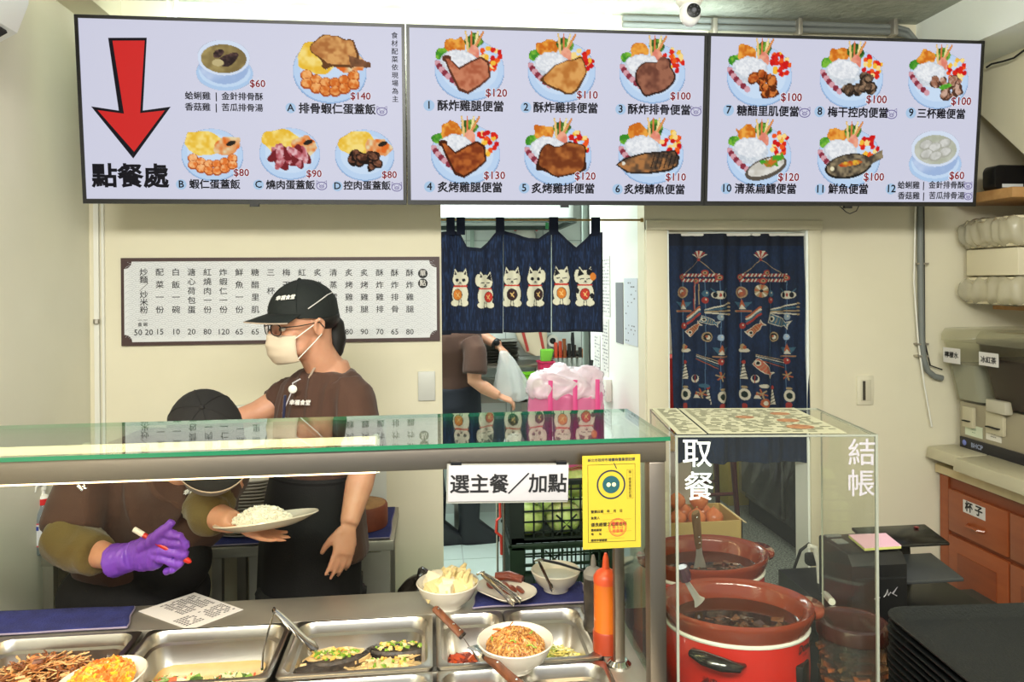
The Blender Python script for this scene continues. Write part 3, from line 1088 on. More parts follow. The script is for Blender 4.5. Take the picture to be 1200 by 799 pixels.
def L(x1, y1, x2, y2, w, c):
    a, b = cv(x1, y1), cv(x2, y2)
    P.put(P.line(*a, *b, w), c)


def Ec(x, y, r1, r2, c, an=0):
    a = cv(x, y)
    P.put(P.ell(*a, r1 / 3.472, r2 / 3.472, an), c)


def Pl(pts, c):
    P.put(P.poly([cv(*p) for p in pts]), c)


def motifs(dx, w, seed):
    X0, X1 = (68, 212) if dx == 0 else (308, 496)
    xm = (X0 + X1) / 2
    if dx == 0:
        xm = 138
    fx = 138 if dx == 0 else 386
    L(fx, 120, X0, 190, .7, TAN); L(fx, 120, X1, 190, .7, TAN)
    for k in range(7):
        a = R(-60 + 20 * k)
        x_, y_ = fx + 28 * math.sin(a), 112 - 30 * math.cos(a)
        Pl([(fx, 116), (x_ - 5, y_), (x_ + 5, y_)], CRM if k % 2 == 0 else RDD)
    Ec(fx, 118, 5, 6, RDD)
    for yy in (182, 203):
        x = X0
        while x < X1:
            L(x, yy + 4, x + 6, yy - 4, 1.6, CRM if int((x - X0) / 8) % 2 else RDD)
            x += 8
    for x, y in ((X0, 190), (X1, 192), (fx + 22, 172), (xm - 10, 205)):
        Ec(x, y, 13, 12, RDD); Ec(x, y, 8, 7, TAN); Ec(x, y, 3, 3, BLK)
    for x in (X0 + 5, (X0 + X1) / 2 + 20, X1 + 2):
        L(x, 205, x, 650, .8, (70, 100, 126))
    Ec(X0 + 3, 252, 24, 24, TAN); Ec(X0 + 3, 252, 19, 19, (120, 70, 56)); Ec(X0, 250, 10, 9, CRM); Ec(X0 + 5, 256, 9, 7, ORR)

    def boat(x, y):
        Pl([(x - 34, y - 18), (x - 10, y + 12), (x + 2, y - 14)], TEAL)
        Pl([(x + 34, y - 18), (x + 10, y + 12), (x - 2, y - 14)], TEAL)
        Pl([(x, y - 30), (x - 12, y), (x + 12, y)], ORR)
        Pl([(x, y - 8), (x - 14, y + 12), (x + 14, y + 12)], CRM)
        L(x - 30, y + 20, x + 30, y + 20, 2.0, TAN)
        L(x - 30, y + 20, x + 30, y + 20, .7, RDD)
    boat(X0 + 7, 308)
    boat(X1 + 6, 492)
    Ec(X1 + 2, 262, 32, 16, CRM); Ec(X1 - 14, 262, 8, 11, BLK); Ec(X1 + 18, 262, 8, 11, BLK); Ec(X1 + 2, 262, 4, 8, RDD)
    L(X1 - 30, 236, X1 - 12, 250, 1.3, TEAL); L(X1 + 34, 236, X1 + 18, 250, 1.3, TEAL)
    # striped streamers
    for k, c in enumerate((ORR, CRM, TEAL, RDD)):
        L(X0 + 24, 352 + k * 9, X0 + 74, 312 + k * 9, 2.4, c)
    for k in range(4):
        L((X0 + X1) / 2 + 20, 322 + k * 4, X1 + 44, 296 + k * 15, 1.6, (CRM, TEAL, TAN, CRM)[k])
        Ec(X1 + 44, 296 + k * 15, 8, 4, TAN)
    # carp
    def carp(x, y, an, c1, s_=1.0):
        ca, sa = math.cos(R(an)), math.sin(R(an))
        Q = lambda a, b: (x + (a * ca - b * sa) * s_, y + (a * sa + b * ca) * s_)
        Pl([Q(-42, -20), Q(20, -17), Q(38, -6), Q(56, -20), Q(50, 0), Q(56, 20), Q(38, 8), Q(20, 18), Q(-42, 20)], CRM)
        Pl([Q(-38, -17), Q(20, -14), Q(40, -3), Q(50, -12), Q(45, 0), Q(50, 13), Q(38, 5), Q(20, 15), Q(-38, 17)], c1)
        a = Q(-26, 0); Ec(a[0], a[1], 12 * s_, 12 * s_, CRM); Ec(a[0], a[1], 7 * s_, 7 * s_, BLK)
        for k in range(3):
            a, b = Q(-6 + 13 * k, -12), Q(-6 + 13 * k, 12)
            L(*a, *b, .8, TAN)
    carp(X1 - 42 if dx else X1 - 40, 368, 18, TEAL, 1.05 if dx else .7)
    carp(X0 + 52 if dx else X0 + 46, 402, -42, ORR, .8 if dx else .72)
    if dx:
        carp(394, 556, 42, (150, 78, 60), .95)
        Ec(386, 246, 26, 26, TAN)
        for k in range(8):
            a = R(45 * k)
            Pl([(386, 246), (386 + 26 * math.cos(a), 246 + 26 * math.sin(a)), (386 + 26 * math.cos(a + .4), 246 + 26 * math.sin(a + .4))], CRM if k % 2 else ORR)
        Ec(386, 246, 6, 6, BLK)
    else:
        L(122, 215, 118, 320, 2.0, RDD); L(124, 215, 122, 320, .8, CRM)
        L(140, 220, 140, 300, 1.2, TAN)
    for x, y, c in ((X0 + 8, 388, RDD), ((X0 + X1) / 2 + 20, 284, RDD), (X1 + 2, 352, (110, 126, 136)), (X1 + 2, 434, (130, 150, 170)), (X1 + 4, 532, RDD), ((X0 + X1) / 2 + 22, 256, TEAL)):
        Ec(x, y, 12, 13, c); Ec(x + 3, y - 3, 3, 4, CRM)
    xr = (X0 + X1) / 2 + (26 if dx == 0 else 36)
    Ec(xr, 432, 19, 20, TAN); Ec(xr, 432, 14, 15, BLK); Ec(xr + 2, 434, 8, 9, CRM); Ec(xr - 3, 430, 5, 5, ORR)
    Ec(X0 + 14, 488, 20, 9, CRM); Ec(X0 + 10, 474, 9, 12, TAN); Ec(X0 + 18, 476, 5, 8, ORR)
    for k in range(4):
        L(X0 + 60, 505 + k * 6, X1 - 6, 530 + k * 10, .9, (TAN, CRM, TEAL, ORR)[k])
    for x, y in ((X0 + 16, 570), ((X0 + X1) / 2 + 30, 672)):
        Pl([(x, y - 42), (x - 13, y + 34), (x + 13, y + 34)], CRM)
        for k in range(5):
            L(x - 11, y + 30 - k * 13, x + 9, y + 22 - k * 13, 1.0, BLK)
        Ec(x, y - 34, 6, 8, RDD)
    for x, y in ((X1 + 6, 592), (X0 + 80, 664)):
        for k in range(6):
            a = R(60 * k + 15)
            L(x, y, x + 18 * math.cos(a), y + 18 * math.sin(a), 1.6, TAN if k % 2 else ORR)
    Ec(X0 + 56, 604, 17, 17, CRM); Ec(X0 + 56, 600, 12, 12, P_BG); L(X0 + 56, 590, X0 + 56, 618, 1.2, RDD)
    for x, y in ((X0 + 18, 668), (X1 + 12, 674)):
        Ec(x, y, 20, 24, CRM); Ec(x, y, 11, 13, (20, 34, 30)); Ec(x, y - 30, 11, 5, TAN)
    Pl([(X0 + 62, 660), (X0 + 48, 684), (X0 + 78, 684)], CRM); Pl([(X0 + 62, 656), (X0 + 56, 670), (X0 + 70, 670)], ORR)
    L(X0 + 18, 712, X0 + 18, 730, 5, (120, 40, 36)); L(X1 + 10, 710, X1 + 10, 730, 6, (130, 44, 40))
    Ec(X0 + 90, 632, 18, 8, CRM if dx else TEAL); Ec(X0 + 92, 700, 18, 18, ORR if dx else P_BG); Ec(X0 + 92, 700, 9, 9, CRM if dx else P_BG)


P_BG = (11, 27, 50)
motifs(0, 0, 1)
motifs(1, 0, 2)
pc = thing('patterned_curtain', 'long navy door curtain with hanging ornaments and carp motifs at right doorway', 'curtain', tuple(at(862, 275, Y=BY + .01)))


def pc_y(u, v):
    t = np.clip((v - 275) / 260, 0, 1)
    return .016 * np.sin(u * .11 + .4) * (.5 + .5 * t) + .006 * np.sin(u * .37) - .016 * np.exp(-((u - 842) / 7) ** 2) + .004 * np.sin(v * .05 + u * .02)


t_ = (YYY - 274) / 268
ul = 782 + t_ * 9
U = ul + (XX - 781) / 166 * ((943 + t_ * 6) - ul)
pos = place(U, YYY * 1.0, BY + .01, pc_y) - np.array(pc.location)
ci = np.clip(np.round((U - 781) / .55).astype(int), 0, XX.shape[1] - 1)
P.c = P.c[np.arange(XX.shape[0])[:, None], ci]
o = painted('cloth', P, pos, PRINT, pc, keep_all=True)
md = o.modifiers.new('s', 'SOLIDIFY')
md.thickness = .0012
G().tube([(.966, BY + .01, pc.location.z + .0), (1.556, BY + .01, pc.location.z + .0)], .006, 8).build('tension_rod', WHITEP, pc, w=True)

# ------------------------------------------------------------------ left wall and ceiling fittings
g = G()
g.T = Matrix.Translation((-1.262, 2.52, 2.20))
ac = thing('air_conditioner', 'white air conditioner with dark outlet high on the left wall', 'air conditioner', (-1.282, 1.725, 2.305))
G().prism([(0, .02), (.07, 0), (.17, .06), (.20, .14), (.20, .27), (.16, .30), (0, .30)], -.42, .42, 'y').build('housing', mat('aircon_white', (236, 240, 238), .4), ac, bev=.004, fix=True)
G().prism([(.085, -.002), (.165, .048), (.160, .06), (.08, .01)], -.38, .38, 'y').build('air_outlet', BLACKM, ac)
G().prism([(.06, -.008), (.12, .028), (.118, .034), (.058, -.002)], -.38, .30, 'y').build('louver', mat('louver_grey', (190, 186, 172), .5), ac)
a, b = at(111, 240, Y=BY - .01), at(117, 490, Y=BY - .01)
tr = struct(G().box((-1.262, BY - .014, 1.0), (-1.244, BY, 2.6)).box((-1.235, BY - .012, 1.0), (-1.226, BY, 2.6)).build('trim_4', WHITEP))
tag(G().tube([at(113, v, Y=BY - .02) for v in (374, 379)], .012, 8).build('pipe_clip', STEELD), 'small metal clip on the white pipe by the left corner', 'clip')

# conduits above the screens and down the right wall
cn = thing('ceiling_conduit', 'pair of grey pipes running under the ceiling above the right screen', 'pipe', (1.0, BY - .03, 2.70))
for v0, v1, r in ((24, 32, .012), (32, 38, .012)):
    p0, p1 = at(828, v0, Y=BY - .03), at(1050, v1, Y=BY - .03)
    g = G()
    pts = [p0 + Vector((-.35, 0, 0)), p0, p1, p1 + Vector((.05, 0, -.012)), p1 + Vector((.085, 0, -.05)), p1 + Vector((.09, 0, -.14))]
    g.tube(pts, r, 10)
    g.build('pipe', GREYPIPE, cn, w=True)
for u in (836, 935, 1046):
    p = at(u, 33, Y=BY - .04)
    G().cb(p, (.018, .05, .07)).build('clip', STEELD, cn, w=True, bev=.002)
cn = thing('wall_conduit', 'grey pipe running down the right wall and bending towards the drink dispenser', 'pipe', (1.9, BY - .02, 1.35))
P_ = lambda u, v, Y=BY - .022: at(u, v, Y=Y)
G().tube([P_(1078, 200), P_(1078.5, 300), P_(1080, 395), P_(1082, 420), P_(1087, 434), P_(1095, 441), P_(1104, 443)], .0125, 12).build('pipe', GREYPIPE, cn, w=True)
for v in (309, 403, 417):
    G().cb(P_(1079.5, v, BY - .015), (.05, .03, .008)).build('clip', STEELD, cn, w=True)
tag(G().tube([P_(1073, 240), P_(1071, 330), P_(1076, 400), P_(1083, 450), P_(1092, 500)], .0035, 6).build('white_cable', WHITEP), 'thin white cable hanging beside the grey wall pipe', 'cable')
tag(G().tube([P_(1082.5, 240), P_(1083.5, 400), P_(1090, 428), P_(1104, 433)], .003, 6).build('black_cable', BLACKM), 'thin dark cable tied along the grey wall pipe', 'cable')
tag(G().tube([at(1156, 79, X=2.27), at(1162, 75, X=2.27), at(1175, 72, X=2.27), at(1188, 68, X=2.27), at(1200, 59, X=2.27), at(1225, 45, X=2.27)], .004, 6).build('hanging_cable', BLACKM), 'black cable under the white beam at upper right', 'cable')
tag(G().tube([(1.525, 2.63, 1.953), (1.545, 2.62, 1.93), (1.565, 2.63, 1.925), (1.585, 2.62, 1.935), (1.60, 2.63, 1.953)], .0018, 5).build('cable_loop', BLACKM), 'tiny loop of black wire below the right menu screen', 'cable')
struct(G().box((.71, BY - .012, 2.55), (.735, BY, 2.76)).build('trim_5', WHITEP))
tag(G().tube([at(196, 1, Y=2.8), at(198, 22, Y=2.8)], .006, 6).tube([at(206, 1, Y=2.82), at(205, 22, Y=2.82)], .012, 6).build('screen_hanger', WHITEP), 'pale hanging bracket and cord above the left menu screen', 'bracket')

# security camera
sc_ = thing('security_camera', 'white dome security camera under the ceiling above the middle screen', 'camera', tuple(at(808, 0, Y=2.45)))
c0 = sc_.location
g = G()
g.lathe([(.048, .14), (.050, .03), (.046, -.004), (.036, -.02), (.02, -.028)], 28)
g.build('mount', WHITEP, sc_)
g = G()
g.ell((0, -.004, -.046), (.036, .036, .046), 24)
g.build('head', mat('camera_white', (240, 240, 240), .25), sc_)
rotx = Matrix.Rotation(R(90), 4, 'X')
g = G()
g.T = Matrix.Translation((.0, -.038, -.05)) @ rotx
g.lathe([(.0235, 0.0), (.024, .004), (.020, .006), (.001, .0055)], 24)
g.build('lens_face', BLACKP, sc_)
g = G()
g.T = Matrix.Translation((.0, -.044, -.05)) @ rotx
g.lathe([(.009, 0), (.007, .004), (.001, .005)], 16)
for k in range(8):
    g.cb((.0165 * math.cos(k * PI / 4), .0165 * math.sin(k * PI / 4), .001), (.003, .003, .002))
g.build('lens', mat('lens_grey', (96, 96, 104), .15), sc_)

# switch plates
sw = thing('blank_wall_plate', 'pale blank wall plate left of the kitchen doorway', 'wall plate', tuple(at(500, 452, Y=BY)))
G().box((-.034, -.010, -.058), (.034, 0, .058)).build('plate', mat('plate_grey', (204, 204, 196), .4), sw, bev=.003)
sw = thing('light_switch', 'cream wall switch with a dark rocker on the right wall', 'light switch', tuple(at(1013, 457, Y=BY)))
G().box((-.037, -.008, -.062), (.037, 0, .062)).build('plate', mat('switch_cream', (220, 214, 190), .4), sw, bev=.003)
G().box((-.022, -.012, -.045), (.024, -.008, .045)).build('frame', mat('switch_cream2', (206, 200, 176), .4), sw, bev=.002)
G().box((-.015, -.015, -.040), (-.004, -.012, .040)).build('rocker', mat('switch_dark', (70, 66, 56), .4), sw)

# ------------------------------------------------------------------ steel serving counter
ctr = thing('steel_counter', 'stainless steel serving counter holding the food pans', 'counter', (-.4, 1.95, 0))
TOP = .85
g = G()
XL, XR = -1.28, .462
g.box((XL, 1.865, TOP - .03), (XR, 2.01, TOP)).box((.372, 1.20, TOP - .03), (XR, 1.865, TOP)).box((XL, 1.20, TOP - .03), (.372, 1.315, TOP))
g.box((XL, 1.592, TOP - .03), (.372, 1.598, TOP - .004))
g.build('worktop', STEELD, ctr, w=True, bev=.002)
g = G()
g.box((XL, 1.22, .66), (XR, 1.235, .82)).box((XL, 1.98, .66), (XR, 1.995, .82)).box((XL, 1.22, .645), (XR, 1.995, .66)).box((XR - .012, 1.22, .10), (XR, 1.995, .82))
g.build('body', STEEL, ctr, w=True)
for x, y in ((-1.2, 1.26), (.42, 1.26), (-1.2, 1.96), (.42, 1.96)):
    G().box((x - .02, y - .02, 0), (x + .02, y + .02, .66)).build('leg', STEEL, ctr, w=True)


PANL = {}


def pan(x0, x1, y0, y1, label, dep=.10, name='food_pan'):
    t = thing(name, label, 'food pan', ((x0 + x1) / 2, (y0 + y1) / 2, TOP - .028), 'steel food pans sunk in the counter')
    w, d = x1 - x0, y1 - y0
    z = .028
    rings = [rr(w, d, .012, z - .006), rr(w, d, .012, z + .001), rr(w - .006, d - .006, .012, z + .003), rr(w - .022, d - .022, .035, z + .003), rr(w - .03, d - .03, .035, z - .004),
             rr(w - .036, d - .036, .036, z - .022), rr(w - .05, d - .05, .036, z - .026), rr(w - .07, d - .07, .036, z - dep + .012), rr(w - .10, d - .10, .03, z - dep)]
    G().loft(rings, False, True).build('pan', STEEL, t, sm=50, fix=True)
    t['depth'] = dep
    return t


ORD = ['first', 'second', 'third', 'fourth', 'fifth', 'sixth', 'seventh', 'eighth', 'ninth', 'tenth', 'eleventh', 'twelfth', 'thirteenth', 'fourteenth', 'fifteenth', 'sixteenth', 'seventeenth', 'eighteenth']


def bits(g, n, fn, size, nm=1, sq=(1, 1, 1), jit=.3):
    for k in range(n):
        c = Vector(fn())
        m3 = Matrix.Rotation(random.uniform(0, 6.28), 3, 'Z') @ Matrix.Rotation(random.uniform(-.8, .8), 3, 'X')
        s_ = size * random.uniform(1 - jit, 1 + jit)
        vs = []
        for x, y, z in ((-1, -1, -1), (1, -1, -1), (1, 1, -1), (-1, 1, -1), (-1, -1, 1), (1, -1, 1), (1, 1, 1), (-1, 1, 1)):
            v = Vector((x * sq[0], y * sq[1], z * sq[2])) * s_ * .5
            v *= random.uniform(.75, 1.1)
            vs.append(c + m3 @ v)
        g._add(vs, [(0, 3, 2, 1), (4, 5, 6, 7), (0, 1, 5, 4), (1, 2, 6, 5), (2, 3, 7, 6), (3, 0, 4, 7)], random.randrange(nm))


def strands(g, n, fn, ln, r, nm=1, segs=9, curl=.9, flat=1.0, lim=None):
    for k in range(n):
        p = Vector(fn())
        a = random.uniform(0, 6.28)
        pts = []
        for i in range(segs):
            pts.append(p.copy())
            a += random.uniform(-curl, curl)
            q = p + Vector((math.cos(a), math.sin(a), 0)) * (ln / segs)
            q.z = p.z + random.uniform(-.0035, .0035)
            if lim:
                dx, dy = q.x - lim[0], q.y - lim[1]
                l_ = math.hypot(dx, dy)
                if l_ > lim[2]:
                    q.x, q.y = lim[0] + dx * lim[2] / l_, lim[1] + dy * lim[2] / l_
                    a = math.atan2(-dy, -dx) + random.uniform(-1, 1)
                q.z = lim[3] + lim[4] * (1 - min(1, math.hypot(q.x - lim[0], q.y - lim[1]) / lim[2]) ** 2) + random.uniform(-.006, .006)
            p = q
        g.tube(pts, r, 4, m=random.randrange(nm), flat=flat)


def heap(cx, cy, rx, ry, z0, h, pw=1.0):
    def f():
        a, q = random.uniform(0, 6.28), math.sqrt(random.random())
        return (cx + rx * q * math.cos(a), cy + ry * q * math.sin(a), z0 + h * (1 - q ** 2) ** pw * random.uniform(.75, 1))
    return f


def mound(g, cx, cy, rx, ry, z0, h, m=0, n=18):
    rings = []
    for k in range(7):
        q = math.cos(PI / 2 * k / 6.5)
        z = z0 + h * math.sin(PI / 2 * k / 6.5)
        rings.append([(cx + rx * q * math.cos(2 * PI * i / n) * random.uniform(.94, 1.05), cy + ry * q * math.sin(2 * PI * i / n) * random.uniform(.94, 1.05), z) for i in range(n)])
    g.loft(rings, True, True, m)


def food(n, c, rough=.45, c2=None, sc=60, coat=.2):
    return mat(n, c, rough, var=(sc, c2, .2) if c2 else None, bump=(120, .3), coat=coat)


F = lambda *a, **k: food(*a, **k)
PORK = [F('braised_brown', (150, 88, 44)), F('braised_tan', (186, 122, 66)), F('braised_dark', (110, 60, 30)), F('onion_pale', (206, 164, 110))]
YB, YM = 1.60, 1.86
BZ = TOP - .028
p1_ = pan(-1.02, -.692, YB, YM, 'steel pan at left end filled with shredded brown stir-fry')
p2_ = pan(-.680, -.345, YB, YM, 'steel pan with thin yellow broth and a few greens')
p3_ = pan(-.335, -.004, YB, YM, 'steel pan of braised fish pieces')
p4_ = pan(.004, .168, YB, YM, 'narrow steel pan with a little red stew behind the wooden spatula')
p5_ = pan(.172, .370, YB, YM, 'narrow steel pan with yellow cabbage at right end')
YF0, YF1 = 1.322, 1.588
q1_ = pan(-1.02, -.692, YF0, YF1, 'front row steel pan at left end below the stir-fry pan')
q2_ = pan(-.680, -.345, YF0, YF1, 'front row steel pan below the broth pan')
q3_ = pan(-.335, -.004, YF0, YF1, 'front row steel pan below the fish pan')
q4_ = pan(.004, .168, YF0, YF1, 'front row narrow steel pan with orange brown food')
q5_ = pan(.172, .370, YF0, YF1, 'front row narrow steel pan at right end below the noodle bowl')
# fillings
g = G()
mound(g, -.856, 1.72, .125, .095, TOP - .085, .07, 2)
strands(g, 420, heap(-.860, 1.72, .125, .095, TOP - .045, .050), .05, .0022, 4, 6, .7, flat=.6)
bits(g, 120, heap(-.860, 1.72, .125, .095, TOP - .042, .050), .012, 4, (1.6, 1, .5))
tag(g.build('shredded_stir_fry', PORK, sm=0, fix=False), 'brown shredded stir-fry heaped in the left pan', 'food', kind='stuff')
BROTH = mat('yellow_broth', (206, 168, 100), .12, var=(20, (190, 150, 84), .2), coat=.5)
VEG = [F('cabbage_pale', (206, 206, 140)), F('leek_green', (112, 150, 60)), F('onion_white', (226, 216, 176)), F('carrot_red', (200, 88, 50)), F('dark_leaf', (70, 96, 44))]
g = G()
g.loft([rr(.236, .161, .03, TOP - .070, cx=-.5125, cy=1.73), rr(.240, .165, .03, TOP - .062, cx=-.5125, cy=1.73)], True, True)
tag(g.build('thin_broth', BROTH, sm=0), 'shallow yellow broth lying in the second pan', 'food', kind='stuff')
g = G()
for cx, n in ((-.585, 60), (-.53, 60), (-.455, 50), (-.425, 40)):
    strands(g, n, heap(cx, 1.685, .038, .028, TOP - .058, .026), .035, .0022, 5, 5, .6, flat=.5)
    bits(g, 25, heap(cx, 1.685, .038, .028, TOP - .054, .024), .014, 5, (1.6, 1, .3))
tag(g.build('stewed_greens', VEG, sm=0, fix=False), 'pale shredded cabbage and leek at the near edge of the broth pan', 'food', kind='stuff')
# fish pieces, each one a thing
FLESH = F('fish_flesh', (214, 192, 144), .5, (186, 150, 96), 40)
FSKIN = F('fish_skin', (26, 23, 22), .5, (74, 64, 56), 60, 0)
fish = []
FISHG = 'braised fish pieces in the third pan'


def fish_piece(x, y, z, w, d, h, rz, ry, lab, dark=False):
    t = thing('fish_piece', lab, 'fish', (x, y, z), FISHG, rz=rz, ry=ry)
    ring = lambda zz, k: [(w / 2 * k * math.cos(a) * (1 - .15 * math.sin(a * 2)), d / 2 * k * math.sin(a), zz) for a in np.linspace(0, 2 * PI, 18, False)]
    G().loft([ring(0, .85), ring(h * .35, 1), ring(h * .7, 1), ring(h, .8)]).build('flesh', FSKIN if dark else FLESH, t)
    ring2 = lambda zz, k: [(w / 2 * k * math.cos(a), d / 2 * k * math.sin(a), zz) for a in np.linspace(PI * 1.02, 1.98 * PI, 12)] + [(w / 2 * k * .9, -d * .22, zz), (-w / 2 * k * .9, -d * .22, zz)]
    G().loft([ring2(h * .2, 1.04), ring2(h * .8, 1.04), ring2(h * 1.03, .9)]).build('skin', FSKIN, t)
    return t


fish_piece(-.255, 1.690, TOP - .058, .15, .080, .022, R(-6), 0, 'dark skinned fish piece at the near left of the pan', True)
fish_piece(-.225, 1.752, TOP - .052, .15, .080, .022, R(6), R(-4), 'fish piece with golden topping under the tongs')
fish_piece(-.115, 1.700, TOP - .060, .15, .10, .018, R(14), 0, 'pale flat fish piece in the middle of the pan')
fish_piece(-.085, 1.775, TOP - .056, .15, .065, .024, R(-4), 0, 'dark skinned fish piece with green onion at the right of the pan', True)
G().blob if False else None
g = G()
bits(g, 60, heap(-.225, 1.750, .055, .022, TOP - .029, .008), .007, 3, (1.4, 1, .6))
bits(g, 55, heap(-.085, 1.775, .06, .020, TOP - .031, .006), .006, 3, (1.4, 1, .6))
bits(g, 40, heap(-.11, 1.715, .07, .03, TOP - .042, .005), .006, 3)
g2 = G()
for k in range(46):
    x, y = random.uniform(-.29, -.045), random.uniform(1.665, 1.79)
    bits(g2, 1, lambda: (x, y, TOP - .050 + random.uniform(0, .008)), .026, 3, (1.3, .9, .22))
tag(g2.build('fish_flakes', [FLESH, F('flesh_cream', (216, 190, 136), .4), FLESH], sm=0, fix=False), 'loose flakes of fish and skin between the fish pieces', 'food', kind='stuff')
tag(g.build('chopped_topping', [F('garlic_gold', (222, 176, 84)), F('scallion', (120, 156, 50)), F('garlic_pale', (226, 204, 140))], sm=0, fix=False), 'chopped garlic, green onion and chili scattered over the fish', 'food', kind='stuff')
g = G()
g.loft([rr(.236, .161, .03, TOP - .070, cx=-.1695, cy=1.73), rr(.240, .165, .03, TOP - .056, cx=-.1695, cy=1.73)], True, True)
tag(g.build('fish_sauce_pool', mat('brown_sauce', (196, 160, 104), .15, coat=.5), sm=0), 'thin brown sauce under the fish pieces', 'food', kind='stuff')
g = G()
bits(g, 110, heap(.065, 1.705, .040, .06, TOP - .068, .035), .016, 3, (1.5, .8, .6))
tag(g.build('red_stew', [F('red_kimchi', (176, 66, 32)), F('orange_carrot', (210, 96, 44)), F('red_dark', (120, 40, 24))], sm=0, fix=False), 'bit of red stew in the narrow pan', 'food', kind='stuff')
g = G()
strands(g, 200, heap(.285, 1.72, .055, .055, TOP - .075, .038), .04, .0028, 3, 6, .8, flat=.6)
tag(g.build('yellow_cabbage', [F('cabbage_yellow', (222, 206, 110)), F('cabbage_cream', (236, 226, 160)), F('cabbage_green', (180, 190, 90))], sm=0, fix=False), 'shredded yellow cabbage in the right end pan', 'food', kind='stuff')
g = G()
bits(g, 120, heap(.09, 1.47, .045, .07, TOP - .075, .05), .02, 3, (1.5, .8, .6))
tag(g.build('orange_stew', [F('orange_brown', (190, 110, 50)), F('orange_b', (216, 140, 70)), F('brown_b', (140, 80, 40))], sm=0, fix=False), 'orange brown pieces in the front narrow pan', 'food', kind='stuff')


def bowl(name, label, cat, x, y, z, r, h, foot=.5, sx=1, sy=1, rz=0, mt=None, group=None):
    t = thing(name, label, cat, (x, y, z), group, rz=rz)
    th = .004
    prof = [(r * foot, 0), (r * foot, .006), (r * .80, h * .45), (r * .95, h * .86), (r, h), (r - .002, h + .002), (r - th, h), (r * .95 - th, h * .86), (r * .78 - th, h * .46), (r * .45, .012), (.001, .011)]
    G().lathe(prof, 44, sx, sy).build('bowl', mt or CERAM, t, sm=60)
    return t


def tongs(label, a, b, spread=.05, up=0.012, tip='scallop', mt=CHROME):
    """a: hinge end, b: tip end (world points)"""
    a, b = Vector(a), Vector(b)
    t = thing('steel_tongs', label, 'tongs', tuple(a))
    d = (b - a)
    side = Vector((0, 0, 1)).cross(d).normalized()
    for sgn in (-1, 1):
        g = G()
        pts = []
        for k in range(9):
            f = k / 8
            pts.append(a + d * f + side * sgn * (spread * (math.sin(min(1, f * 1.25) * PI / 2) * .5)) + Vector((0, 0, up * math.sin(PI * f))))
        rs = [.006, .0075, .008, .008, .0075, .007, .0065, .011, .008]
        g.tube(pts, rs, 8, flat=.28, up=side)
        o = g.build('arm', mt, t, w=True)
    G().tube([a - d * .015 - side * .012, a - d * .03, a - d * .015 + side * .012], .0035, 6).build('hinge', mt, t, w=True)
    return t


def spatula(label, end, neck, tipp, hw=.011, bladew=.03, name='spatula', mt=None):
    end, neck, tipp = Vector(end), Vector(neck), Vector(tipp)
    t = thing(name, label, 'spatula', tuple(end))
    d = (neck - end)
    G().tube([end, end + d * .05, end + d * .5, end + d * .93, neck], [hw * .75, hw, hw * .9, hw, hw * .8], 10, flat=.6, up=(0, 0, 1)).build('handle', mt or WOODH, t, w=True)
    for f in (.14, .68, .9):
        c = end + d * f + Vector((0, 0, hw * .58))
        G().ell(c, (.0032, .0032, .0016), 8).build('rivet', CHROME, t, w=True)
    e = tipp - neck
    g = G()
    g.tube([neck - d * .02, neck + e * .25, neck + e * .55, neck + e * .7, tipp], [.007, .006, .008, bladew * .75, bladew], 8, flat=.14, up=(0, 0, 1))
    g.build('blade', CHROME, t, w=True)
    G().tube([neck - d * .03, neck + d * .02], hw * .95, 10, flat=.7, up=(0, 0, 1)).build('collar', BLACKP, t, w=True)
    return t


# corn bowl in front of the stir-fry pan
cb_ = bowl('corn_bowl', 'white oval dish of corn and diced potato at lower left', 'dish', -.665, 1.565, TOP + .0065, .074, .036, .7, 1, 1.25, R(-28))
CORN = [F('corn_yellow', (244, 186, 50)), F('corn_orange', (236, 146, 44)), F('diced_gold', (220, 150, 70)), F('diced_orange', (206, 108, 40))]
g = G()
mound(g, -.665, 1.565, .055, .07, TOP + .018, .025, 2)
bits(g, 520, heap(-.665, 1.565, .056, .072, TOP + .038, .030), .0105, 4)
tag(g.build('corn_mix', CORN, sm=0, fix=False), 'orange yellow corn and diced potato heaped in the oval dish', 'food', kind='stuff')
# noodle bowl
nb = bowl('noodle_bowl', 'white bowl of fried rice noodles resting over the right food pans', 'bowl', .172, 1.572, TOP + .0065, .082, .060, .45)
NOOD = [F('noodle_gold', (178, 124, 58)), F('noodle_tan', (140, 88, 38)), F('noodle_light', (206, 158, 88))]
g = G()
mound(g, .172, 1.572, .058, .058, TOP + .040, .034)
strands(g, 480, heap(.172, 1.572, .060, .060, TOP + .060, .001), .11, .0015, 3, 14, .55, lim=(.172, 1.572, .062, TOP + .052, .032))
tag(g.build('rice_noodles', NOOD, sm=0, fix=False), 'thin brown rice noodles piled in the white bowl', 'food', kind='stuff')
g = G()
strands(g, 26, heap(.172, 1.57, .050, .050, TOP + .064, .026), .03, .0018, 2, 5, .6)
tag(g.build('vegetable_shreds', [F('carrot_shred', (224, 110, 44)), F('green_shred', (130, 160, 50))], sm=0, fix=False), 'carrot and green shreds among the noodles', 'food', kind='stuff')
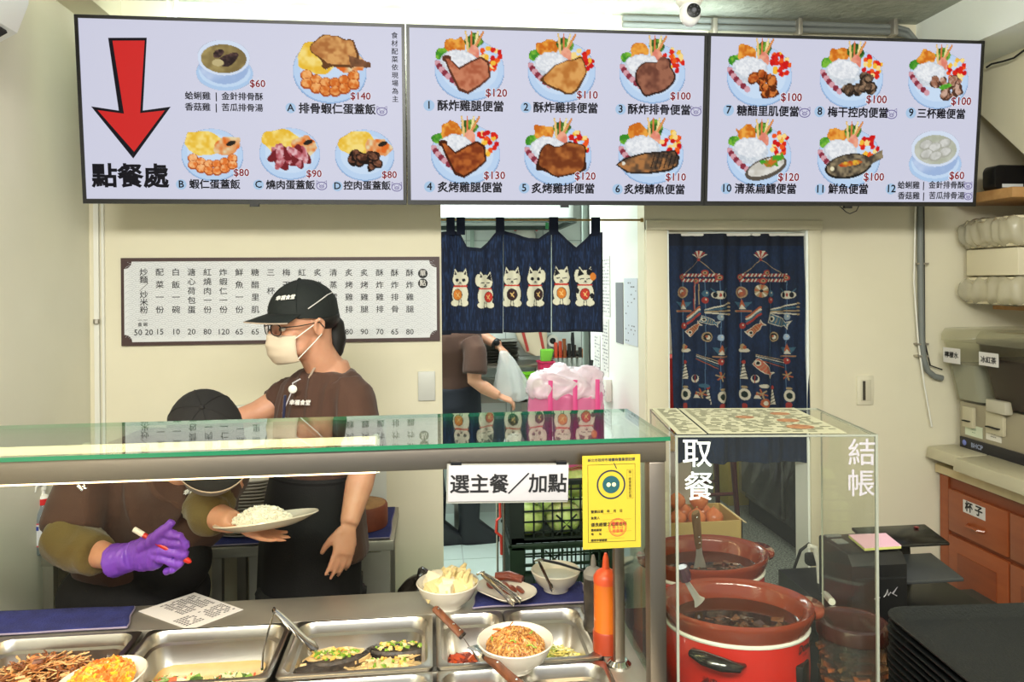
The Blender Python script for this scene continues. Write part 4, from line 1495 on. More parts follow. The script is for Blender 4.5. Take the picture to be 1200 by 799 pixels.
# radish bowl
bowl('radish_bowl', 'white bowl of pale simmered radish at the back of the counter', 'bowl', .035, 1.905, TOP + .0005, .080, .062, .45)
g = G()
RAD = [F('radish_white', (232, 222, 196), .4), F('radish_yellow', (226, 206, 150), .4)]
mound(g, .035, 1.905, .064, .064, TOP + .040, .016)
bits(g, 34, heap(.04, 1.905, .050, .050, TOP + .052, .022), .034, 2, (1.3, .8, .8))
for k in range(7):
    x, y = .035 + random.uniform(-.01, .045), 1.905 + random.uniform(-.03, .03)
    g.tube([(x, y, TOP + .06), (x + .004, y - .002, TOP + .088), (x + .012, y - .004, TOP + .099)], [.009, .008, .004], 7, 1)
tag(g.build('simmered_radish', RAD, sm=30, fix=False), 'chunks of pale radish with bean sprout tips in the bowl', 'food', kind='stuff')
# blue cloth below plate and bowl
BLUEC = mat('blue_towel', (44, 50, 116), .95, bump=(220, .5), var=(30, (34, 38, 92), .2))
WHEM = mat('towel_hem', (140, 130, 150), .95)


def towel(label, c, z, nm='blue_towel'):
    """c: four corner (x, y) points in order"""
    t = thing(nm, label, 'towel', (c[0][0], c[0][1], z))
    P4 = [Vector((x, y, 0)) for x, y in c]

    def f(u, v):
        p = (P4[0] * (1 - u) + P4[1] * u) * (1 - v) + (P4[3] * (1 - u) + P4[2] * u) * v
        zz = z + .006 + .001 * math.sin(u * 7 + v * 5) + .0008 * math.sin(v * 9 + 2 * u)
        return (p.x + .002 * math.sin(v * 9), p.y + .002 * math.sin(u * 11), zz)
    g = G()
    g.grid(36, 24, f)
    o = g.build('cloth', BLUEC, t, w=True, sm=80, fix=False, solid=.006)
    g = G()
    for (fa) in (lambda k: f(k, 0), lambda k: f(1, k), lambda k: f(k, 1), lambda k: f(0, k)):
        g.tube([Vector(fa(k / 30)) for k in range(31)], .0026, 5)
    g.build('hem', WHEM, t, w=True)
    return t


towel('blue towel under the sausage plate at the back of the counter', [(.098, 1.872), (.39, 1.872), (.40, 2.0), (.12, 1.995)], TOP)
towel('blue purple towel folded along the counter edge at lower left', [(-1.20, 1.872), (-.735, 1.872), (-.765, 1.995), (-1.20, 2.0)], TOP)
# sausage plate
pl = thing('sausage_plate', 'white oval plate with dark sausage slices on the blue towel', 'plate', (.185, 1.918, TOP + .014), rz=R(-50))
rings = [rr(.09, .055, .026, 0), rr(.15, .10, .045, .010), rr(.172, .122, .055, .018), rr(.170, .120, .054, .020), rr(.145, .095, .04, .013), rr(.10, .06, .03, .006)]
G().loft(rings).build('plate', CERAM, pl, sm=60)
SAUS = F('sausage_red', (110, 44, 28), .3, (150, 70, 44), 40, .6)
SG = 'sausage slices on the plate'
for k in range(9):
    x, y = .150 + .018 * (k % 5), 1.955 - .012 * (k % 5) + .02 * (k // 5) - (.055 if k > 6 else 0)
    g = G()
    g.T = Matrix.Translation((x, y, TOP + .030 + .002 * (k % 3))) @ Matrix.Rotation(R(40 + 10 * k), 4, 'Z') @ Matrix.Rotation(R(35), 4, 'X')
    g.lathe([(.010, -.003), (.0125, -.002), (.0125, .002), (.010, .003)], 14)
    o = g.build('sausage_slice', SAUS)
    tag(o, 'dark red sausage slice, %s from the back on the white oval plate' % ORD[k], 'sausage slice', SG)
tag(G().tube([(.165, 1.985, TOP + .038), (.20, 1.975, TOP + .042), (.235, 1.955, TOP + .038)], [.011, .013, .010], 10).build('sausage', SAUS), 'uncut piece of sausage behind the slices', 'sausage')
tongs('steel tongs lying across the sausage plate', at(564, 672, Z=TOP + .075), at(606, 706, Z=TOP + .045), .022, .004)
# white bowl with tongs
bowl('rinsing_bowl', 'white bowl of cloudy water beside the sauce bottles', 'bowl', .322, 1.945, TOP + .012, .066, .052, .5)
tag(G().lathe([(.052, 0), (.0555, .003), (.001, .0035)], 32, c=(.322, 1.945, TOP + .044)).build('cloudy_water', mat('milky_water', (206, 204, 190), .1)), 'cloudy white water in the bowl by the bottles', 'water', kind='stuff')
t = tongs('steel tongs with a folded handle leaning in the water bowl', at(631, 657, Z=TOP + .10), at(648, 692, Z=TOP + .055), .0, .0)
G().tube([at(631, 655, Z=TOP + .10), at(655, 660, Z=TOP + .09), at(684, 669, Z=TOP + .07)], [.007, .008, .006], 8, flat=.35).build('arm', BLACKP, t, w=True)
# tongs between pans
t = tongs('long steel tongs standing open between the broth and fish pans', at(322, 716, Z=TOP + .085), at(371, 762, Z=TOP - .02), .004, .0)
G().tube([at(321, 717, Z=TOP + .085), at(314, 740, Z=TOP + .04), at(308, 765, Z=TOP - .01), at(307, 784, Z=TOP - .035)], [.007, .0075, .006, .010], 8, flat=.35, up=(1, 0, 0)).build('arm', CHROME, t, w=True)
spatula('wooden handled spatula resting in the narrow red stew pan', at(509, 712, Z=TOP + .10), at(542, 745, Z=TOP + .055), at(562, 776, Z=TOP - .01), .011, .022)
spatula('wooden handled spatula at the front edge by the noodle bowl', at(612, 806, Z=TOP + .075), at(571, 769, Z=TOP + .045), at(556, 757, Z=TOP + .035), .012, .018)
# order form on the counter
of = thing('order_form', 'white printed order form lying on the counter', 'paper', tuple(at(222, 717, Z=TOP)), rz=0)
c4 = [at(*q, Z=TOP) for q in ((162, 717), (222, 739), (285, 715), (228, 695))]
ctr4 = of.location.copy()
g = G()
q4 = [(p.x - ctr4.x, p.y - ctr4.y) for p in c4]
g.prism(q4, .001, .0022, 'z').build('sheet', PAPER, of, sm=0)
g = G()
A_, B_, C_, D_ = [Vector((x, y, 0)) for x, y in q4]
GREYINK = mat('grey_print', (70, 66, 70), .8)


def fq(u, v):
    return A_.lerp(B_, u).lerp(D_.lerp(C_, u), v)


for (u0, u1, v0, v1, nr_, nc) in ((.08, .55, .30, .93, 11, 9), (.62, .92, .5, .96, 7, 8), (.62, .90, .06, .40, 6, 6)):
    for i in range(nr_):
        for j in range(nc):
            if random.random() < .82:
                a = fq(u0 + (u1 - u0) * i / nr_, v0 + (v1 - v0) * j / nc)
                b = fq(u0 + (u1 - u0) * (i + .55) / nr_, v0 + (v1 - v0) * j / nc)
                c = fq(u0 + (u1 - u0) * (i + .55) / nr_, v0 + (v1 - v0) * (j + .8) / nc)
                d = fq(u0 + (u1 - u0) * i / nr_, v0 + (v1 - v0) * (j + .8) / nc)
                g._add([(p.x, p.y, .0024) for p in (a, b, c, d)], [(0, 1, 2, 3)], 0)
g.build('printed_rows', GREYINK, of, sm=0, fix=False)['kind'] = 'stuff'


# sauce bottles
def bottle(label, x, y, r, h, col, cap, liquid=None):
    t = thing('sauce_bottle', label, 'bottle', (x, y, TOP + .0005))
    G().lathe([(r * .95, 0), (r * 1.08, .008), (r * 1.08, h * .12), (r, h * .14), (r, h * .80), (r * .97, h * .83)], 28).build('body', col, t)
    G().lathe([(r * 1.02, h * .83), (r * 1.02, h * .90), (r * .75, h * .96), (r * .3, h), (r * .24, h * 1.12), (r * .12, h * 1.18)], 28).build('cap', cap, t)
    if liquid:
        G().lathe([(r * 1.09, .001), (r * 1.10, .008), (r * 1.10, h * .24), (r * 1.03, h * .26)], 28, cap0=False, cap1=False).build('settled_sauce', liquid, t)
    return t


bottle('orange squeeze bottle with pointed cap beside the steel post', .384, 1.632, .0275, .185, mat('orange_sauce', (204, 104, 26), .35, sss=.1), mat('orange_cap', (206, 80, 40), .3), mat('red_sauce', (164, 60, 30), .4))
bottle('dark sauce bottle with grey cap behind the orange one', .378, 1.735, .0235, .150, mat('soy_bottle', (44, 40, 36), .3, var=(6, (80, 74, 66), .05)), mat('grey_cap', (130, 128, 124), .4))

# ------------------------------------------------------------------ glass guard
gd = thing('glass_guard', 'glass sneeze guard with steel frame over the food counter', 'glass guard', (-.4, 1.40, TOP))
GREENE = mat('green_glass_edge', (28, 110, 74), .15, coat=.5, emit=0)
g = G()
x0, x1, y0, y1, z0, z1 = -1.28, .458, 1.395, 1.715, 1.369, 1.377
g._add([(x0, y0, z1), (x1, y0, z1), (x1, y1, z1), (x0, y1, z1), (x0, y0, z0), (x1, y0, z0), (x1, y1, z0), (x0, y1, z0)], [(0, 1, 2, 3), (7, 6, 5, 4)], 0)
g._add([(x0, y0, z1), (x1, y0, z1), (x1, y1, z1), (x0, y1, z1), (x0, y0, z0), (x1, y0, z0), (x1, y1, z0), (x0, y1, z0)], [(0, 4, 5, 1), (1, 5, 6, 2), (2, 6, 7, 3), (3, 7, 4, 0)], 1)
g.build('glass_top', [glass('counter_glass', (238, 249, 244), boost=1.5), GREENE], gd, w=True, sm=0, fix=False)
POSTM = mat('post_steel', (140, 130, 118), .4, 1.0, bump=(30, .04))
G().box((-1.28, 1.402, 1.327), (.452, 1.427, 1.368)).build('rail', POSTM, gd, w=True, bev=.002)
G().box((.417, 1.402, TOP), (.450, 1.435, 1.327)).build('post', POSTM, gd, w=True, bev=.003)
G().box((.386, 1.558, TOP), (.408, 1.580, 1.368)).build('post', POSTM, gd, w=True, bev=.003)
G().box((-1.278, 1.558, TOP), (-1.256, 1.580, 1.368)).build('post', POSTM, gd, w=True, bev=.003)
G().lathe([(.026, 0), (.026, .004), (.018, .012)], 20, c=(.397, 1.569, TOP)).build('post_foot', CHROME, gd, w=True)
g = G()
g.box((.430, 1.437, TOP + .03), (.434, 1.700, 1.366))
g.build('side_glass', GLASSC, gd, w=True, sm=0)
# lamp under the glass
TUBEM = mat('glowing_tube', (255, 222, 168), .5, emit=4.5)
lm = thing('counter_lamp', 'warm glowing strip lamp under the glass guard', 'lamp', (-.7, 1.58, 1.32))
G().tube([(-1.27, 1.58, 1.349), (-.12, 1.58, 1.349)], .0085, 12).build('tube', TUBEM, lm, w=True)
G().tube([(-1.27, 1.58, 1.289), (-.12, 1.58, 1.289)], .0095, 12).build('tube', TUBEM, lm, w=True)
for x in (-1.268, -.70, -.118):
    G().cb((x, 1.592, 1.319), (.012, .012, .08)).build('holder', WHITEP, lm, w=True)
G().tube([(-.70, 1.573, 1.278), (-.695, 1.573, 1.272), (-.70, 1.573, 1.268), (-.71, 1.573, 1.278)], .003, 6).build('hook', CHROME, lm, w=True)

# signs on the guard
sg = thing('white_sign', 'white paper sign with large black characters hanging from the steel rail', 'sign', (.142, 1.392, 1.300), ry=R(1.6))
G().box((-.114, -.0015, -.034), (.114, .0015, .034)).build('board', mat('sign_paper', (184, 179, 182), .8), sg, bev=.001)
G().box((-.117, .0015, -.038), (.114, .0035, .036)).build('holder', mat('grey_holder', (150, 148, 140), .4), sg)
text('選主餐╱加點', .0375, INK, sg, (0, -.003, -.003), 'lettering', bold=.02, cs=.98)
G().cb((-.10, .006, .034), (.02, .014, .012)).build('clip', BLACKP, sg)
G().cb((.10, .006, .034), (.02, .014, .012)).build('clip', BLACKP, sg)
yn = thing('yellow_notice', 'yellow paper notice with a round two-dot emblem and red stamp', 'notice', (.339, 1.388, 1.258))
YELL = mat('yellow_paper', (192, 168, 44), .8)
G().box((-.0565, -.0008, -.089), (.0565, .0008, .089)).build('sheet', YELL, yn, sm=0)
BROWNI = mat('brown_print', (60, 50, 14), .8)
TEALI = mat('teal_print', (24, 78, 84), .8)
NI = mat('navy_print', (28, 34, 60), .8)
NR = mat('stamp_red', (206, 70, 50), .8)
text('新北市政府市場攤商營業登記證', .0066, NI, yn, (0, -.0014, .080), 'heading', bold=.015)


def ring(g, cx, cz, r, w, y=-.0012, n=36):
    vs, fs = [], []
    for i in range(n):
        a = 2 * PI * i / n
        vs += [(cx + r * math.cos(a), y, cz + r * math.sin(a)), (cx + (r - w) * math.cos(a), y, cz + (r - w) * math.sin(a))]
        j = (i + 1) % n
        fs.append((2 * i, 2 * i + 1, 2 * j + 1, 2 * j))
    g._add(vs, fs, 0)


def disc(g, cx, cz, r, y=-.0012, n=28):
    g._add([(cx + r * math.cos(2 * PI * i / n), y, cz + r * math.sin(2 * PI * i / n)) for i in range(n)], [tuple(range(n))], 0)


g = G(); ring(g, -.001, .033, .028, .0030); g._add([(.004, -.0012, .074), (.0055, -.0012, .074), (.011, -.0012, .063), (.009, -.0012, .063)], [(0, 1, 2, 3)], 0)
g.build('emblem_ring', NI, yn, sm=0, fix=False)
g = G(); disc(g, -.001, .033, .0168); g.build('emblem_disc', TEALI, yn, sm=0, fix=False)
g = G(); disc(g, -.006, .033, .0040, -.0016); disc(g, .0045, .033, .0040, -.0016); g.build('emblem_dot', mat('pale_yellow', (240, 236, 170), .8), yn, sm=0, fix=False)
g = G()
for (xa, za, xb, zb) in ((-.046, .071, .046, .0718), (-.046, -.0765, .046, -.0757), (-.0464, -.0765, -.0456, .0718), (.0456, -.0765, .0464, .0718),
                         (.030, .060, .042, .0604), (.030, .005, .042, .0054), (.030, .005, .0304, .0604), (.0416, .005, .042, .0604),
                         (-.02, -.0225, .002, -.0222), (-.018, -.034, .038, -.0337), (-.012, -.057, .038, -.0567), (-.010, -.070, .024, -.0697)):
    g._add([(xa, -.0012, za), (xb, -.0012, za), (xb, -.0012, zb), (xa, -.0012, zb)], [(0, 1, 2, 3)], 0)
g.build('ruled_lines', BROWNI, yn, sm=0, fix=False)
text('\n'.join('第一級營業登記證'), .0062, BROWNI, yn, (.036, -.0014, .0325), 'side_text', ls=1.05)
for z, s_, sz in ((-.008, '', 0), (-.018, '營業日期　年　月　日', .0062), (-.030, '負責人', .0058), (-.043, '優良經營之標章合格', .0078), (-.053, '攤商編號', .0052), (-.0605, '地　　址', .0052), (-.0725, '證明字號編號', .0052)):
    if s_:
        text(s_, sz, BROWNI, yn, (-.041, -.0016, z), 'form_text', al='LEFT', bold=.03)
g = G(); ring(g, .011, -.049, .0175, .0012, -.0018); ring(g, .011, -.049, .0150, .0006, -.0018)
g.build('stamp_ring', NR, yn, sm=0, fix=False)
text('新北市\n年 5.15\n檢查章', .0072, NR, yn, (.011, -.002, -.049), 'stamp_text', ls=1.0, bold=.01)

# ------------------------------------------------------------------ back table behind the workers
wbag = thing('waste_bag', 'dark see-through plastic waste bag on the floor behind the radish bowl', 'bag', (-.055, 2.66, 0.02))
g = G()
g.ell((0, 0, .27), (.12, .12, .30), 18).ell((0, 0, .48), (.08, .08, .13), 14).ell((.03, -.02, .60), (.04, .03, .05), 10)
g.blob('bag', glass('dark_film', (150, 140, 140), dull=.35, dullcol=(70, 62, 60), rough=.2, boost=1.5), wbag, .012, 1, w=False, disp=folds(.03, 22, 51))
G().ell((0, 0, .34), (.07, .07, .22), 14).build('contents', mat('waste_purple', (104, 40, 52), .7, var=(30, (60, 50, 44), .2)), wbag)
bt = thing('steel_back_table', 'stainless steel side table against the wall behind the workers', 'table', (-.70, 2.72, 0))
G().box((-1.27, 2.56, .765), (-.135, 2.94, .80)).build('tabletop', STEELD, bt, w=True, bev=.003)
for x in (-1.25, -.72, -.60, -.165):
    for y in (2.58, 2.90):
        G().box((x - .016, y - .016, 0), (x + .016, y + .016, .765)).build('leg', STEELD, bt, w=True)
G().box((-1.25, 2.53, .25), (-.15, 2.92, .27)).build('shelf', STEELD, bt, w=True)
G().box((-.50, 2.53, .30), (-.24, 2.88, .70)).build('drawer_box', mat('dark_steel', (84, 80, 76), .4, 1.0), bt, w=True, bev=.004)
G().prism([(-.16, .30), (-.16, .76), (-.30, .76)], 2.565, 2.57).build('gusset', STEELD, bt, w=True)
# plates stack
pm = None
for k in range(17):
    t = thing('dinner_plate', 'lowest white oval plate of the stack on the back table', 'plate', (-.645 - .0008 * k, 2.70, .801 + .0115 * k), 'white plates stacked behind the workers') if k == 0 else None
    if k == 0:
        pm = t
        rings = [rr(.13, .10, .05, 0), rr(.17, .13, .06, .008), rr(.235, .19, .09, .020), rr(.236, .191, .09, .023), rr(.17, .13, .06, .011), rr(.12, .09, .05, .004)]
        G().loft(rings).build('plate', CERAM, t, sm=60)
    else:
        t = copy_tree(pm)
        t.location = (-.645 + .006 * math.sin(k * 2.1), 2.70, .801 + .0115 * k)
        t['label'] = 'white oval plate, %s from the bottom of the stack on the back table' % ORD[k]
# small pots and jars
for k, (x, y, r, h, lab) in enumerate(((-.545, 2.64, .028, .055, 'small steel seasoning pot nearest to the plate stack'), (-.49, 2.62, .026, .05, 'small steel seasoning pot beside the standing worker'), (-.50, 2.74, .035, .09, 'taller steel seasoning pot at the back of the table'))):
    t = thing('seasoning_pot', lab, 'pot', (x, y, .8005))
    G().lathe([(r, 0), (r, h), (r * 1.08, h + .002), (r * .9, h + .001), (r * .9, .004), (.001, .003)], 20).build('pot', CHROME, t)
    G().lathe([(r * 1.0, h + .0025), (r * .6, h + .012), (.004, h + .014)], 20).build('lid', STEELD, t)
t = towel('dark blue towel under the plates on the back table', [(-.95, 2.57), (-.58, 2.57), (-.60, 2.65), (-.95, 2.65)], .80)
towel('blue towel under the brown pot on the back table', [(-.36, 2.57), (-.15, 2.57), (-.15, 2.92), (-.34, 2.92)], .80)
t = thing('chopping_board', 'thick round brown wooden block on the blue towel', 'chopping block', (-.255, 2.70, .812))
G().lathe([(.090, 0), (.092, .01), (.092, .07), (.088, .078)], 32).build('block', mat('block_red_wood', (132, 66, 40), .6, var=(18, (104, 48, 28), .2)), t)
G().lathe([(.084, .0785), (.08, .081), (.001, .081)], 32).build('block_top', mat('block_top', (176, 132, 84), .7, var=(40, (150, 106, 64), .2)), t)
t = thing('stacked_papers', 'stack of pale papers leaning on the wall behind the standing worker', 'papers', (-.28, 2.915, .8005))
for k in range(3):
    G().box((-.10 - .01 * k, -.006 * k - .004, 0), (.10, -.006 * k - .0005, .36 - .03 * k)).build('paper', mat('sheet%d' % k, (222 - 4 * k, 224 - 4 * k, 214 - 4 * k), .9), t)
t = thing('paper_box', 'white paper box against the wall between the two workers', 'box', (-.66, 2.92, .8005))
G().box((-.10, -.02, .25), (.16, .02, .415)).build('box', mat('box_white', (222, 224, 218), .8), t, bev=.002)
G().box((-.10, -.02, .0), (-.08, .02, .25)).box((.14, -.02, 0), (.16, .02, .25)).build('stand', STEELD, t)
# sanitiser bottle and holder
t = thing('sanitizer_bottle', 'clear sanitizer bottle with red collar and white pump at far left', 'bottle', tuple(at(51, 641, Y=2.60) + Vector((0, 0, .0))))
t.location.z = .8005
G().lathe([(.036, 0), (.040, .006), (.040, .115), (.034, .135), (.018, .150), (.016, .158)], 28).build('bottle', glass('bottle_clear', (214, 222, 230), dull=.25, dullcol=(176, 186, 196)), t)
G().lathe([(.0405, .03), (.0405, .105)], 28, cap0=False, cap1=False).build('label_sheet', mat('label_white', (224, 222, 226), .5), t)
for z_ in (.029, .101):
    G().lathe([(.0412, z_), (.0412, z_ + .005)], 28, cap0=False, cap1=False).build('label_band', mat('label_red', (196, 90, 96), .5), t)
G().box((-.02, -.0425, .083), (.006, -.041, .096)).build('blue_mark', mat('label_blue', (40, 60, 150), .5), t)
G().lathe([(.019, .158), (.019, .178)], 24).build('collar', mat('collar_red', (196, 40, 40), .4), t)
G().lathe([(.018, .178), (.016, .186), (.007, .19), (.007, .21)], 20).tube([(0, 0, .205), (0, 0, .222), (-.004, -.012, .232), (-.006, -.04, .224), (-.006, -.046, .208)], [.011, .012, .012, .009, .007], 10).build('pump', WHITEP, t)
t = thing('wall_dispenser', 'grey worn dispenser tray fixed to the wall behind the sanitizer bottle', 'dispenser', (-1.235, 2.72, .84))
G().prism([(-.045, 0), (-.045, .19), (-.02, .24), (.06, .24), (.10, .20), (.10, 0)], -.03, .03, 'y').build('tray', mat('dull_grey_plastic', (128, 120, 112), .5), t, bev=.006)

# ------------------------------------------------------------------ kitchen things
kt = thing('steel_sink_table', 'steel sink table at the back of the kitchen behind the plastic bags', 'sink', (.7, 5.3, 0))
g = G()
g.box((.12, 5.00, .86), (1.3, 5.03, .93)).box((.12, 5.66, .86), (1.3, 5.70, .93)).box((.12, 5.00, .60), (1.3, 5.70, .62)).box((.60, 5.0, .62), (.64, 5.7, .92)).box((.12, 5.0, .62), (.14, 5.7, .92))
g.build('basin', STEEL, kt, w=True)
G().box((.10, 4.98, .93), (1.3, 5.06, .945)).box((.10, 5.6, .93), (1.3, 5.7, .945)).box((.58, 4.86, .93), (.66, 5.6, .945)).build('rim', STEEL, kt, w=True)
for x in (.16, 1.25):
    for y in (5.04, 5.64):
        G().box((x - .02, y - .02, 0), (x + .02, y + .02, .60)).build('leg', STEEL, kt, w=True)
ks = thing('steel_wall_shelf', 'steel shelf with tray stacks on the kitchen back wall', 'shelf', (.45, 5.6, 1.06))
G().box((.15, 5.35, 1.055), (.88, 5.74, 1.07)).build('board', STEEL, ks, w=True)
G().box((.20, 5.70, .945), (.23, 5.74, 1.055)).box((.80, 5.70, .945), (.83, 5.74, 1.055)).build('bracket', STEEL, ks, w=True)
for k in range(8):
    t = thing('steel_tray', 'flat steel tray, %s from the bottom of the kitchen shelf stack' % ORD[k], 'tray', (.45 + .004 * (k % 3), 5.55, 1.071 + .022 * k), 'steel trays stacked on the kitchen shelf')
    G().loft([rr(.34, .26, .03, 0), rr(.36, .28, .03, .014), rr(.38, .30, .035, .016), rr(.355, .275, .03, .015), rr(.33, .25, .03, .003)]).build('tray', STEEL, t, sm=50)


def tub(name, label, c, w, d, h, col, rz=0, hang=0):
    t = thing(name, label, 'basket', c, rz=rz)
    m_ = mat(name + '_plastic_%d_%d' % (col[0], col[1]), col, .4)
    G().loft([rr(w * .8, d * .8, .015, 0), rr(w * .96, d * .96, .02, h * .92), rr(w * 1.06, d * 1.06, .02, h * .93), rr(w * 1.06, d * 1.06, .02, h), rr(w * .92, d * .92, .02, h), rr(w * .76, d * .76, .015, .006)]).build('basket', m_, t)
    return t


tub('green_basket', 'bright green plastic basket in the kitchen behind the bag', (.70, 5.19, .946), .13, .13, .09, (120, 200, 30), .2)
tub('green_basket', 'lime green basket tilted below the pink basket', (.70, 5.02, .9455), .10, .07, .055, (140, 214, 40), -.3)
tub('pink_basket', 'crimson pink plastic basket above the green ones in the kitchen', (.79, 5.13, .985), .11, .11, .14, (206, 40, 90), .1)
tag(G().box((.74, 5.07, .9455), (.85, 5.19, .984)).build('dish_box', WHITEP), 'low white box carrying the pink basket', 'box')
tag(G().loft([rr(.07, .05, .01, 1.125, cx=.79, cy=5.13), rr(.09, .07, .01, 1.20, cx=.80, cy=5.13), rr(.08, .06, .01, 1.205, cx=.80, cy=5.13)]).build('green_sponge', mat('sponge_green', (120, 190, 60), .9)), 'green sponge sticking out of the pink basket', 'sponge')
# striped bag on the wall, tape roll, knives
t = thing('striped_bag', 'cream hanging bag with red stripes on the kitchen back wall', 'bag', tuple(at(620, 380, Y=5.68)))
g = G()
ringb = lambda z, a, x0: [(x0 + a * math.cos(q), -.05 + .045 * math.sin(q), z) for q in np.linspace(0, 2 * PI, 20, False)]
g.loft([ringb(-.235, .03, .05), ringb(-.21, .085, .045), ringb(-.12, .115, .02), ringb(0, .13, 0), ringb(.10, .11, -.02), ringb(.13, .03, -.02)])
g.build('bag', mat('cream_cloth', (226, 208, 180), .8), t)
for x0, x1 in ((-.075, -.02), (.06, .10)):
    g = G()
    g.tube([(x0 - .02, -.088, .09), (x0, -.098, 0), (x0 + (x1 - x0) * .6, -.094, -.12), (x1, -.085, -.20)], .011, 6, flat=.25, up=(0, 1, 0))
    g.build('stripe', mat('stripe_red', (190, 70, 62), .8), t)
G().tube([(-.02, -.04, .12), (-.02, .0, .17), (-.02, .06, .17)], .004, 6).build('hook', CHROME, t)
t = thing('tape_roll', 'white roll with dark core hanging on the kitchen wall', 'roll', tuple(at(647, 399, Y=5.70)))
g = G(); g.T = Matrix.Rotation(R(90), 4, 'X')
g.lathe([(.024, -.02), (.045, -.02), (.045, .03), (.024, .03)], 28, cap0=False, cap1=False)
g.build('roll', WHITEP, t)
g = G(); g.T = Matrix.Rotation(R(90), 4, 'X')
g.lathe([(.012, -.045), (.025, -.028), (.025, .025), (.012, .035)], 20)
g.build('core', BLACKP, t)
t = thing('knife_rack', 'orange and dark knife rack with knives on the kitchen back wall', 'knife rack', tuple(at(666, 420, Y=5.70)))
G().box((-.13, -.02, .0), (.14, .045, .02)).box((-.13, -.02, .05), (.14, .045, .06)).build('rack', mat('rack_steel', (150, 140, 130), .4, .8), t)
for k, (x, c, h, n) in enumerate(((-.105, (214, 74, 40), .12, 'orange'), (-.07, (206, 60, 30), .13, 'orange'), (-.035, (226, 84, 50), .10, 'orange'), (.0, (36, 34, 34), .11, 'black'), (.04, (60, 40, 34), .10, 'dark brown'), (.085, (40, 36, 36), .08, 'black'), (.115, (210, 120, 60), .07, 'tan'))):
    tt = thing('kitchen_knife', ('%s handled kitchen knife, number %s from the left in the wall rack' % (n, ('one', 'two', 'three', 'four', 'five', 'six', 'seven')[k])), 'knife', tuple(Vector(t.location) + Vector((x, -.04, .0))), 'knives in the wall rack')
    G().box((-.013, -.010, .01), (.013, .010, .01 + h)).build('handle', mat('knife_%s' % n.replace(' ', '_'), c, .5), tt, bev=.004)
    G().box((-.012, -.001, -.07), (.012, .001, .01)).build('blade', CHROME, tt)
p = at(661, 405, Y=5.64)
for u, c, l in ((661, (150, 84, 40), 'long brown wooden handled tool standing in the knife rack'), (671, (20, 20, 22), 'long black handled tool standing in the knife rack')):
    p = at(u, 400, Y=5.63)
    o = G().tube([p + Vector((.005, 0, -.12)), p + Vector((0, 0, .02)), p + Vector((0, 0, .07 if u > 665 else .0))], [.010, .015, .011], 8).build('tool_handle', mat('tool_%d' % u, c, .5))
    tag(o, l, 'kitchen tool')
# upper kitchen: hood, shelf bottle, green pole
hd = thing('range_hood', 'white range hood with a dark curved rim at the top of the kitchen', 'range hood', (.45, 5.2, 1.98))
G().loft([rr(1.0, .7, .05, .12), rr(1.0, .7, .05, .35), rr(.5, .4, .05, .60)], True, True).build('hood', mat('hood_white', (214, 220, 216), .35), hd)
G().loft([rr(1.04, .74, .06, .09), rr(1.04, .74, .06, .12), rr(.98, .68, .05, .12), rr(.98, .68, .05, .09)], False, False, closed=True).build('rim', mat('hood_rim', (46, 60, 56), .4), hd)
tag(G().tube([at(641, 235, Y=5.0), at(641, 258, Y=5.0), at(641, 268, Y=5.0)], .012, 8).build('green_pole', mat('pole_green', (30, 130, 70), .4)), 'short green pipe behind the curtain rod', 'pipe')
tag(G().box((.45, 5.55, 1.955), (1.1, 5.74, 1.97)).build('upper_shelf', WHITEP), 'thin white shelf high on the kitchen back wall', 'shelf')
t = thing('detergent_bottle', 'white bottle with teal cap and red shoulder on the upper shelf', 'bottle', tuple(at(616, 279, Y=5.65)))
t.location.z = 1.9705
G().lathe([(.05, 0), (.062, .02), (.060, .08), (.04, .12), (.018, .14)], 20, 1.3).build('body', WHITEP, t)
G().lathe([(.021, .14), (.021, .175), (.012, .18)], 16).build('cap', mat('cap_teal', (40, 170, 170), .4), t)
G().tube([(-.09, -.01, .105), (-.05, -.02, .125), (.05, -.02, .125), (.09, -.01, .105)], .012, 8).build('handle', mat('shoulder_red', (220, 80, 60), .4), t)
struct(G().box((.835, 4.03, 0), (.866, 4.06, 2.65)).build('trim_6', mat('grey_door_frame', (128, 142, 134), .5)))
struct(G().box((.30, KY - .03, 1.2), (.33, KY - .004, 2.6)).build('trim_7', mat('pale_green_frame', (170, 190, 180), .5)))
# papers on the kitchen side wall
INKD = mat('faded_ink', (120, 120, 124), .8)


def wall_paper(u0, v0, u1, v1, label, style, X=.866, mt=PAPER):
    a, b = at(u0, v0, X=X), at(u1, v1, X=X)
    cy, hw = (a.y + b.y) / 2, abs(a.y - b.y) / 2
    z1 = at((u0 + u1) / 2, v0, X=X).z
    z0 = at((u0 + u1) / 2, v1, X=X).z
    t = thing('wall_paper_sheet', label, 'paper', (X, cy, (z0 + z1) / 2), 'papers pinned to the kitchen side wall')
    hh = (z1 - z0) / 2
    G().box((-.003, -hw, -hh), (-.001, hw, hh)).build('sheet', mt, t, sm=0)
    g = G()
    if style:
        z = hh * .88
        while z > -hh * .88:
            y = hw * .8
            while y > -hw * .8:
                l = random.uniform(.01, .03)
                if random.random() < style:
                    g._add([(-.0034, y, z), (-.0034, max(y - l, -hw * .85), z), (-.0034, max(y - l, -hw * .85), z - .006), (-.0034, y, z - .006)], [(0, 1, 2, 3)], 0)
                y -= l + .012
            z -= .017
        g.build('writing', INKD, t, sm=0, fix=False)['kind'] = 'stuff'
    return t


